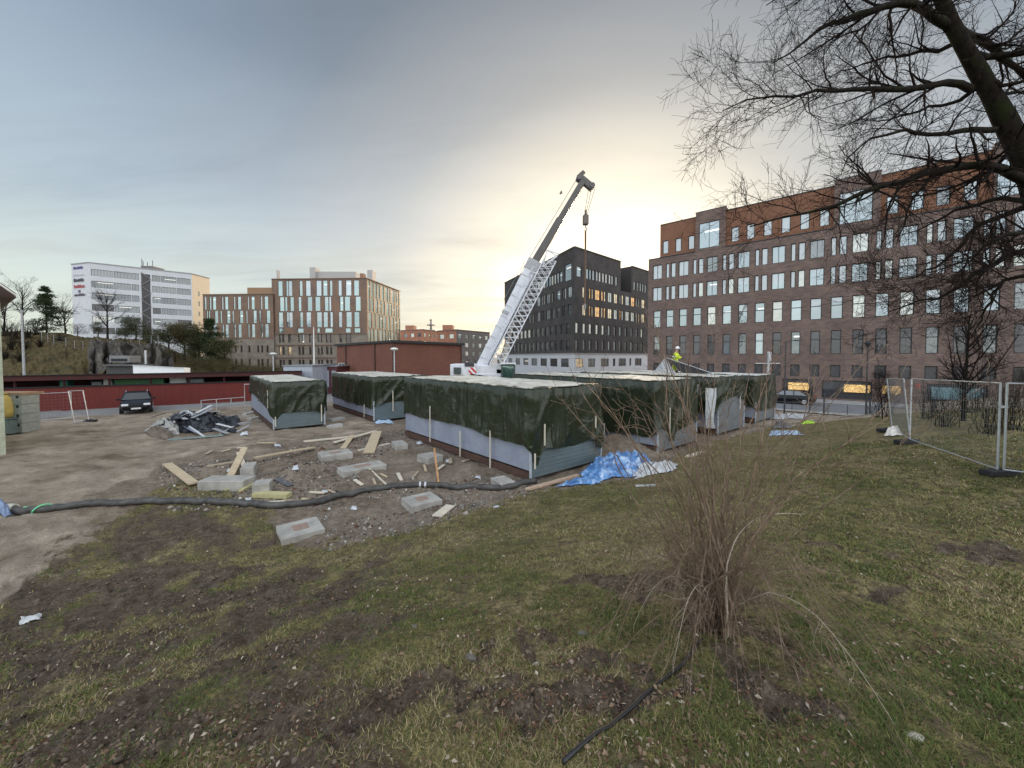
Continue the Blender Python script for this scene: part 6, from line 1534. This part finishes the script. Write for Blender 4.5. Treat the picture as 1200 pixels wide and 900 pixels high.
# stacked pillar, sack on bin beside it
q = gp(28, 506); o = thing('drilled_pillar', 'grey block pillar with rows of dark holes under a brown board', 'pillar', (q[0], q[1], 0))
mb = MB(); 
for k in range(4): mb.box((0, 0, .26 + k * .5), (.85, .8, .49))
mb.build('block_stack', mat('pillar_grey', (.30, .32, .29), .85, .2), o, bevel=.02)
mb = MB()
for k in range(4):
    for xx in (-.22, .22): mb.tube([(xx, -.41, .42 + k * .5), (xx, -.38, .42 + k * .5)], .08, 10)
mb.build('hole', blk, o); mb = MB(); mb.box((-.55, .1, 2.08), (2.0, 1.0, .12)); mb.build('top_board', mat('board_brown', (.32, .21, .12), .8), o)
mb = MB(); mb.box((-1.25, .3, 1.0), (.3, .5, 2.0)); mb.build('leg', MATS['pillar_grey'], o)
q = gp(10, 508); o = thing('storage_bin', 'low grey-green bin beside the drilled pillar', 'bin', (q[0], q[1], 0)); mb = MB(); mb.box((0, 0, .38), (.95, .7, .76)); mb.build('body', mat('bin_green', (.16, .20, .18)), o, bevel=.04); mb = MB(); mb.box((0, 0, .8), (1.0, .75, .08)); mb.build('lid', mat('bin_lid', (.12, .15, .14)), o, bevel=.02)
o = thing('yellow_sack', 'full yellow sack standing on the grey-green bin', 'sack', (q[0] - .1, q[1], .84)); mb = MB(); mb.lathe((0, 0, 0), [(.001, 0), (.33, .02), (.4, .3), (.37, .7), (.28, 1.05), (.1, 1.22), (.14, 1.3), (.001, 1.3)], 14); yb = mb.build('bag', mat('yellow_cloth', (.68, .48, .14), .8, .15, 5, .3), o, True)
mb = MB(); mb.lathe((0, 0, 1.2), [(.11, 0), (.13, .03), (.11, .06)], 10); mb.build('tie', blk, o)

# ------------------------------------------------------------------ concrete pads, planks, scrap
conc2 = mat('concrete_pad', (.37, .35, .315), .9, .32, 2.6, .35, bscale=40); rustp = mat('pad_stain', (.30, .21, .165), .9, .2, 9)
PADS = [(((321, 616), (370, 605.5), (382.5, 618), (332.5, 632)), .15, 'broad concrete pad tilted at the grass edge below the hose', 1),
        (((469, 583.6), (502, 575.8), (521, 584.5), (484, 593)), .2, 'concrete pad with a brown square just below the hose', 1),
        (((393, 547.8), (443.8, 539), (454, 544), (403.5, 553)), .26, 'long concrete pad in the middle of the dirt above the hose', 1),
        (((371, 530), (406, 525.5), (416, 530), (378, 535)), .24, 'long concrete pad farthest back between the planks', 1),
        (((456, 517), (470, 516), (481, 520), (466.5, 522)), .28, 'small concrete pad at the far corner of the nearest module', 0),
        (((487.5, 533), (505, 529), (521, 533), (501.5, 536.4)), .3, 'concrete pad under the middle of the nearest module', 0),
        (((573, 560), (589, 557), (607, 564), (589, 567)), .2, 'concrete pad under the near corner of the nearest module', 0),
        (((240, 557), (292, 556.7), (293, 564), (240, 564)), .30, 'pale oblong concrete block lying among the loose boards', 0),
        (((297, 563), (316, 560.4), (320, 566), (298, 567.3)), .40, 'squarish concrete block in front of the loose boards', 0),
        (((281, 542.7), (298, 541), (301, 547), (286, 548.7)), .38, 'dark concrete block leaned on by a board', 0)]
for cs_, h, lab, stn in PADS:
    c0 = gp(*cs_[2]); zt = h + (-.02)
    P4 = [atz(x, y, zt) for x, y in cs_]
    ctr = sum(P4) / 4; e1 = (P4[1] - P4[0] + P4[2] - P4[3]) / 2; e2 = (P4[3] - P4[0] + P4[2] - P4[1]) / 2
    yaw = math.atan2(e1[1], e1[0]); a, c = np.linalg.norm(e1[:2]), abs(e2[0] * -math.sin(yaw) + e2[1] * math.cos(yaw)); c = max(c, .35)
    o = thing('concrete_pad', lab, 'concrete pad', (ctr[0], ctr[1], 0), yaw, 'concrete foundation pads on the dirt')
    mb = MB(); mb.box((0, 0, zt / 2 - .12), (a, c, zt + .24)); mb.build('block', conc2, o, bevel=.015)
    if stn: mb = MB(); mb.box((0, 0, zt + .003), (a * .36, c * .42, .006)); mb.build('stain_patch', rustp, o)
wood = mat('pine_board', (.50, .40, .265), .8, .2, 3, .15, stretch=(.6, 4, 4)); wood_o = mat('orange_stick', (.50, .27, .12), .8); ins = mat('insulation_yellow', (.46, .42, .22), .9, .15, 8); woodp = mat('pale_board', (.64, .57, .45), .8, .15, 4)
def plank(px0, px1, wd_, th, m, label, z0=.03, z1=.03, name='plank'):
    a, c = gp(*px0), gp(*px1)
    A, Cc = Vector((a[0], a[1], float(gz(a[0], a[1])) + z0)), Vector((c[0], c[1], float(gz(c[0], c[1])) + z1)); ctr = (A + Cc) / 2
    o = tag(MB().bar(A - ctr, Cc - ctr, wd_, th).build(name, m), label, 'plank' if name == 'plank' else name.replace('_', ' '), 'loose boards and sticks on the dirt'); o.location = ctr; return o
plank((196, 548), (227, 571), .26, .05, wood, 'wide pine plank lying alone left of the concrete blocks', .12, .12)
plank((287, 543), (268, 563), .22, .035, wood, 'pine board crossed over the dark concrete block', .5, .06)
plank((280, 546), (289, 556), .14, .03, woodp, 'short board propped under the crossed pine board', .35, .04)
plank((300, 545), (368, 527.5), .2, .045, wood, 'long pine plank running back from the dark concrete block', .14, .12)
plank((243, 553), (281, 546), .16, .05, mat('weathered_board', (.40, .32, .23), .85), 'weathered board lying behind the pale oblong block')
plank((356, 518), (421, 511), .22, .05, woodp, 'long pale plank near the farthest long pad')
plank((392, 520), (440, 508), .2, .04, woodp, 'pale plank crossing the heap of boards by the farthest pad', .1, .12)
plank((402, 527), (413, 513), .24, .03, wood, 'short pine board in the heap by the farthest pad', .03, .15)
plank((432, 532), (442, 512), .45, .03, wood, 'wide pine board leaning on edge near the far end of the nearest module', .06, .3)
plank((420, 529), (457, 521), .14, .05, woodp, 'thin pale board lying behind the leaning wide board')
plank((433, 556), (455, 571), .05, .03, woodp, 'thin pale stick lying below the middle pad')
plank((514, 567), (509, 545), .06, .05, wood_o, 'orange-brown stick propped upright beside the nearest module', .02, .62, 'stick')
plank((299, 583), (339, 584), .26, .12, ins, 'thick yellow insulation strip in front of the squarish block', .07, .07, 'insulation_strip')
plank((246, 569), (268, 575), .12, .05, ins, 'thin yellow strip in front of the pale oblong block', .04, .04, 'insulation_strip')
plank((282, 578), (297, 569), .14, .08, ins, 'yellow strip between the oblong and squarish blocks', .05, .05, 'insulation_strip')
plank((512, 608), (528, 596), .26, .03, woodp, 'short pale board at the grass edge below the hose pad')
plank((617, 575), (678, 559), .16, .06, mat('reddish_board', (.50, .36, .26), .85), 'long reddish plank along the end of the nearest module')
plank((325, 566), (341, 571), .2, .03, mat('slate_scrap', (.10, .10, .11), .6), 'dark slate-like strip right of the squarish block', .08, .03, 'dark_strip')
plank((805, 536), (824, 530), .18, .05, woodp, 'white board along the end wall of the torn module')
plank((745, 571), (770, 570), .07, .04, white_pl, 'short white strip lying in the grass below the blue tarpaulin', .04, .04, 'white_strip')

# heap of scrap on the left: dark membrane mound with loose strips
crumple('membrane_heap', 'heap of torn black roofing membrane on the dirt yard', 'scrap heap', [gp(180, 512), gp(274, 506), gp(256, 492), gp(194, 495)], .85, mat('membrane', (.026, .028, .036), .4, .5, 6, .4), 80, 20, 2.2, ridge=.65)
crumple('pale_membrane', 'pale grey sheet lying on the left flank of the membrane heap', 'sheet', [gp(172, 507), gp(208, 513), gp(214, 500), gp(190, 498)], .75, mat('pale_felt', (.40, .39, .36), .7, .25, 5, .3), 40, 21, 2.0)
crumple('brown_felt', 'brown felt scrap at the left foot of the membrane heap', 'sheet', [gp(170, 514), gp(200, 517), gp(205, 510), gp(176, 508)], .3, mat('felt_brown', (.16, .13, .10), .9, .3), 30, 22)
crumple('black_felt', 'black felt trailing off the right end of the membrane heap', 'sheet', [gp(250, 503), gp(283, 500), gp(280, 493), gp(255, 494)], .5, MATS['membrane'], 36, 23)
sm = [mat('batten_white', (.6, .61, .62), .5, .1), MATS['membrane'], mat('strip_grey', (.35, .36, .38), .5), mat('strip_blue', (.22, .27, .36), .5), mat('strip_green', (.20, .26, .25), .6)]
nmz = {0: 'white', 1: 'black', 2: 'grey', 3: 'bluish', 4: 'greenish'}
HS = [((219, 497), (246, 505), 1.0, .55, 0, .14, 'long white metal strip lying across the top of the membrane heap'), ((185, 505), (216, 497), .25, .95, 2, .16, 'long grey strip slanting up the left flank of the membrane heap'),
      ((200, 512), (209, 503), .06, .6, 0, .12, 'short white strip standing at the front left of the membrane heap'), ((196, 517), (262, 512), .06, .1, 4, .22, 'long greenish trim lying along the front of the membrane heap'),
      ((258, 511), (274, 504), .05, .25, 2, .1, 'grey lath slanting off the right front of the heap'), ((277, 507), (292, 502), .05, .2, 0, .07, 'thin pale lath on the dirt right of the heap'),
      ((236, 500), (241, 492), .9, 1.2, 1, .2, 'black curled strip on the crown of the heap'), ((210, 505), (232, 511), .45, .2, 3, .18, 'bluish strip across the front of the heap'), ((222, 508), (240, 514), .4, .08, 0, .08, 'thin white batten on the front of the heap')]
for p0, p1, z0, z1, mi, w_, lab in HS:
    plank(p0, p1, w_, .05, sm[mi], lab, z0 * .8, z1 * .8, 'scrap_strip')
HG = 'loose strips in the membrane heap'
for k in range(22):
    px = 186 + 82 * ((k * .618) % 1); py = 497 + 14 * ((k * .37) % 1); a_ = (k * 2.4) % 6.28; ln_ = 8 + 9 * ((k * .77) % 1); hh_ = .95 * max(0, 1 - abs(px - 226) / 50) * max(.2, (512 - py) / 14)
    p0, p1 = (px - ln_ * math.cos(a_), py - ln_ * .3 * math.sin(a_)), (px + ln_ * math.cos(a_), py + ln_ * .3 * math.sin(a_))
    q = k % 3; o = plank(p0, p1, .10 + .16 * ((k * .53) % 1), .03, sm[(1, 2, 0)[q]], ['black torn membrane strip sticking out of the scrap heap', 'grey metal strip tangled in the scrap heap', 'thin pale batten tangled in the scrap heap'][q], hh_ + .22 + .25 * math.sin(k), hh_ + .22 + .3 * math.cos(k * 1.7), 'scrap_strip'); o['group'] = HG + (' (black)', ' (grey)', ' (pale)')[q]
crumple('white_scrap', 'white plastic scrap on the dirt right of the membrane heap', 'scrap', [gp(281, 512), gp(292, 511), gp(291, 508), gp(283, 509)], .15, white_pl, 18, 24)
for k, (px, py, w_) in enumerate([(278, 500, 1.9), (292, 492, 1.8), (286, 487, 2.2)]):
    plank((px, py), (px + 14, py - 2.5), .35, .16, concrete, ['concrete kerb piece nearest the left module corner', 'concrete kerb piece in the middle beside the left module', 'concrete kerb piece farthest back beside the left module'][k], .06, .06, 'kerb_piece')
for k, (a, c) in enumerate((((386, 494), (402, 491)), ((384, 501), (400, 499)))):
    plank(a, c, .4, .2, concrete, ['far concrete footing between the two left modules', 'near concrete footing between the two left modules'][k], .08, .08, 'footing')

for k in range(20):   # small broken offcuts strewn over the dirt
    px = 240 + 330 * ((k * .618 + .13) % 1); py = 515 + 75 * ((k * .377 + .21) % 1)
    if 300 < px < 400 and py > 596: py -= 40
    a_ = k * 1.9; ln_ = 5 + 7 * ((k * .77) % 1)
    o = plank((px - ln_ * math.cos(a_), py - ln_ * .35 * math.sin(a_)), (px + ln_ * math.cos(a_), py + ln_ * .35 * math.sin(a_)), .05 + .08 * ((k * .31) % 1), .03, (woodp, MATS['weathered_board'], wood)[k % 3], 'small broken board offcut strewn on the bare dirt between the pads', .05, .05, 'offcut'); o['group'] = 'small offcuts strewn on the dirt'
for k in range(16):
    px = 250 + 380 * ((k * .618 + .4) % 1); py = 522 + 80 * ((k * .45 + .1) % 1)
    crumple('paper_scrap', 'small white scrap of plastic or paper on the bare dirt', 'scrap', [gp(px - 4, py + 1.5), gp(px + 4, py + 1), gp(px + 3, py - 1.5), gp(px - 3, py - 1)], .06, white_pl, 8, 60 + k, group='small white scraps on the dirt')
# hose
hm_, t, b = new_mat('hose_rubber')
c = t.coord('Object'); t.put(b.inputs['Base Color'], t.ramp(t.noise(5, 5, .6, c), [(.35, (.035, .033, .031)), (.7, (.10, .095, .088))])); b.inputs['Roughness'].default_value = .6
hpx = [(14, 598), (40, 598.5), (100, 595), (160, 590.5), (220, 590.5), (280, 593.5), (315, 596), (345, 595), (380, 588), (420, 578.5), (455, 573.5), (500, 571), (520, 571.5), (545, 574.5), (580, 574.5), (600, 572.5), (628, 567)]
hw_ = smooth_line([(*gp(*p)[:2], 0) for p in hpx], 90)
o = thing('drain_hose', 'long thick black hose snaking across the dirt and grass', 'hose'); mb = MB()
mb.tube([(x, y, float(gz(x, y)) + .085) for x, y, _ in hw_], [.088 * (1 + .03 * (k % 2)) for k in range(90)], 12); mb.build('tube', hm_, o, True)
mb = MB(); ci = 72
for ci in (66, 67): x, y, _ = hw_[ci]; x2, y2, _ = hw_[ci + 1]; dd = Vector((x2 - x, y2 - y, 0)).normalized(); pz = Vector((x, y, float(gz(x, y)) + .085)); mb.tube([pz, pz + dd * .06], .105, 12)
mb.build('coupling', galv, o)
x, y, _ = hw_[0]; mb = MB(); mb.tube([Vector((x - .12, y, float(gz(x, y)) + .085)), Vector((x + .08, y, float(gz(x, y)) + .085))], .1, 12); mb.build('end_clamp', mat('clamp_cream', (.6, .58, .5)), o)
ps = []
for k in range(28):
    u = k / 27; i = 4 + int(u * 3); x = np.interp(2.2 + u * 4.2, range(90), hw_[:, 0]); y = np.interp(2.2 + u * 4.2, range(90), hw_[:, 1]); a = u * 9.4 + 1.4
    ps.append((x, y - .11 * math.cos(a), float(gz(x, y)) + .09 + .108 * math.sin(a)))
o = tag(MB().tube(ps, .02, 6).build('green_strap', mat('strap_green', (.18, .62, .32), .5)), 'bright green strap wound round the left end of the hose', 'strap')
crumple('blue_bag', 'crumpled blue and white bag at the left end of the hose', 'bag', [gp(-8, 604), gp(15, 602), gp(14, 592), gp(-6, 592)], .42, mat('bag_blue', (.28, .36, .50), .45, .5, 7, .3, col2=(.08, .12, .24)), 26, 30)

# foreground cable, stones
cpx = [(660, 906), (690, 878), (720, 850), (748, 828), (770, 808), (800, 784), (822, 758)]; cw = smooth_line([(*gp(*p)[:2], 0) for p in cpx], 40)
o = tag(MB().tube([(x, y, max(float(gz(x, y)), float(terrain(x, y))) + .02) for k, (x, y, _) in enumerate(resample(np.c_[cw[:, :2], cw[:, 2]], 14))], .0115, 8).build('cable', mat('cable_black', (.012, .012, .013), .45), smooth=True), 'thin black cable lying on the lawn towards the shrub', 'cable')
def rock(px, py, r, label, m, name='stone', sq=.6):
    p = gp(px, py); bm = bmesh.new(); bmesh.ops.create_icosphere(bm, subdivisions=2, radius=r)
    for v in bm.verts: v.co *= 1 + .35 * (float(fbm(v.co.x / r * 1.5 + px, v.co.y / r * 1.5 + v.co.z / r, 3)) - .5); v.co.z *= sq
    me = bpy.data.meshes.new(name); bm.to_mesh(me); bm.free(); me.materials.append(m); o = link(name, me); o.location = (p[0], p[1], float(gz(p[0], p[1])) - r * .1); o.scale = (1.5, .8, 1); o.rotation_euler = (0, .1, random.random() * 3); return tag(o, label, 'stone')
stn = mat('stone_pale', (.42, .39, .33), .9, .2, 9, .3); stg = mat('stone_grey', (.15, .135, .115), .9, .25, 8, .4)
rock(1072, 863, .045, 'pale flat stone on the lawn at the lower right', stn)
rock(684, 745, .035, 'grey lichen-spotted stone left of the shrub', stg); rock(486, 738, .026, 'small grey stone in the grass left of the bare soil', stg); rock(552, 772, .032, 'grey stone at the left end of the bare soil', stg); rock(628, 778, .03, 'pale grey stone in the middle of the bare soil', stn)
# clods of earth, gravel: uncountable
N = 6000
ck = [gp(*p)[:2] for p in [(330, 650), (420, 640), (560, 600), (640, 575), (620, 560), (470, 560), (400, 600), (330, 600), (200, 600), (180, 545), (330, 525), (480, 505)]]
xs_, ys_ = np.array(ck)[:, 0], np.array(ck)[:, 1]
x = rng.uniform(xs_.min(), xs_.max(), 20000); y = rng.uniform(ys_.min(), ys_.max(), 20000); k = in_poly(x, y, ck) & (fbm(x * .8, y * .8, 400) > .42); x, y = x[k][:N], y[k][:N]
oct_ = np.array([(1, 0, 0), (0, 1, 0), (-1, 0, 0), (0, -1, 0), (0, 0, .8), (0, 0, -.5)]); of = np.array([(0, 1, 4), (1, 2, 4), (2, 3, 4), (3, 0, 4), (1, 0, 5), (2, 1, 5), (3, 2, 5), (0, 3, 5)])
sz = rng.gamma(1.5, .010, len(x)) + .007; z = gz(x, y)
V = np.c_[x, y, z][:, None] + oct_[None] * sz[:, None, None] * (1 + .5 * rng.random((len(x), 6, 1))); Fc = (of[None] + 6 * np.arange(len(x))[:, None, None]).reshape(-1, 3)
cc = np.clip(rng.normal(.20, .09, (len(x), 1)), .06, .6) * np.array([1, .90, .78]); cc[rng.random(len(x)) < .03] = (.62, .60, .55); cc[rng.random(len(x)) < .12] = (.13, .065, .045); cc = np.repeat(cc, 6, 0)
vm, t, b = new_mat('loose_colour'); t.put(b.inputs['Base Color'], t.attr('tint', 'Color')); b.inputs['Roughness'].default_value = .9; b.inputs['Specular IOR Level'].default_value = .15
o = link('rubble', np_mesh('rubble', V.reshape(-1, 3), Fc, vm, {'tint': cc})); o['kind'] = 'stuff'

# ------------------------------------------------------------------ grass blades and leaf litter near the camera
def lawn_points(n, rmin, rmax, px_lo=-80, px_hi=1290):
    u = rng.uniform(px_lo, px_hi, n); r = np.exp(rng.uniform(math.log(rmin), math.log(rmax), n)); y = r; x = (u - 600) / F * r
    return x, y
x, y = lawn_points(700000, 1.05, 13)
g, m = masks(x, y)
tuft = fbm(x * 3.3, y * 3.3, 77, 3); keep = (g > .5) & (rng.random(len(x)) < np.clip((1.05 - 1.45 * m) * (.25 + 1.5 * (tuft - .28)), .02, 1))
x, y, m, tuft = x[keep], y[keep], m[keep], tuft[keep]; z = terrain(x, y) + bumps(x, y, np.ones_like(x), m); n = len(x)
r = np.sqrt(x * x + y * y); hgt = (.008 + .019 * rng.random(n)) * (.6 + .9 * tuft) * (1 + .04 * r); wdt = .0009 + .0008 * r * (.5 + .4 * rng.random(n))
az = rng.random(n) * 6.283; lean = (.4 + 2.0 * rng.random(n)) * hgt
dx, dy = np.cos(az), np.sin(az)
b0 = np.c_[x - dy * wdt, y + dx * wdt, z - .004]; b1 = np.c_[x + dy * wdt, y - dx * wdt, z - .004]; tpv = np.c_[x + dx * lean, y + dy * lean, z + hgt]
V = np.stack([b0, b1, tpv], 1).reshape(-1, 3)
hue = rng.random(n) + (fbm(x * .8, y * .8, 55) - .5) * 1.4
pal = np.where(hue[:, None] < .50, np.array([.085, .112, .032]), np.where(hue[:, None] < .84, np.array([.200, .180, .066]), np.array([.36, .285, .160]))) * (.45 + 1.0 * rng.random((n, 1)))
o = link('grass', np_mesh('grass', V, np.arange(3 * n).reshape(-1, 3), vm, {'tint': np.repeat(pal, 3, 0)})); o['kind'] = 'stuff'

x, y = lawn_points(42000, 1.05, 12)
g, m = masks(x, y); clump = fbm(x * 1.4, y * 1.4, 91, 3); keep = (g > .5) & (rng.random(len(x)) < np.clip((clump - .40) * 3.4, .05, 1)); x, y, m = x[keep], y[keep], m[keep]
z = terrain(x, y) + bumps(x, y, np.ones_like(x), m) + .012; n = len(x); s_ = (.004 + .011 * rng.random(n) ** 2.2) * (1 + .07 * np.hypot(x, y))
az = rng.random(n) * 6.283; ux = np.c_[np.cos(az), np.sin(az), rng.normal(size=n) * .35]; vx = np.c_[-np.sin(az), np.cos(az), rng.normal(size=n) * .45]; c = np.c_[x, y, z]
up = np.array([0, 0, 1.]); cur = (.2 + .5 * rng.random(n))[:, None] * s_[:, None]
V = np.stack([c - ux * s_[:, None] * 1.2, c + vx * s_[:, None] * .6 + up * cur, c + ux * s_[:, None] * 1.3 + up * cur * .3, c - vx * s_[:, None] * .6 + up * cur * .6], 1).reshape(-1, 3)
Fc = (np.array([(0, 1, 3), (1, 2, 3)])[None] + 4 * np.arange(n)[:, None, None]).reshape(-1, 3)
h = rng.random(n)[:, None]; pal = np.where(h < .4, np.array([.12, .065, .042]), np.where(h < .88, np.array([.21, .145, .095]), np.array([.42, .35, .27]))) * (.6 + .6 * rng.random((n, 1)))
o = link('fallen_leaves', np_mesh('fallen_leaves', V, Fc, vm, {'tint': np.repeat(pal, 4, 0)})); o['kind'] = 'stuff'

x, y = lawn_points(26000, 1.05, 9.5)
g, m = masks(x, y); k = (g > .3) & (rng.random(len(x)) < np.clip((m - .3) * 2.2, 0, 1)); x, y, m = x[k], y[k], m[k]; n = len(x)
sz = np.minimum(rng.gamma(1.3, .0042, n) + .003, .022) * (1 + .05 * np.hypot(x, y)); z = terrain(x, y) + bumps(x, y, np.ones_like(x), m)
V = np.c_[x, y, z][:, None] + oct_[None] * sz[:, None, None] * (.7 + .8 * rng.random((n, 6, 1))); Fc = (of[None] + 6 * np.arange(n)[:, None, None]).reshape(-1, 3)
cc = np.repeat(np.clip(rng.normal(.125, .05, (n, 1)), .04, .30) * np.array([1, .78, .60]), 6, 0)
o = link('earth_clods', np_mesh('earth_clods', V.reshape(-1, 3), Fc, vm, {'tint': cc})); o['kind'] = 'stuff'
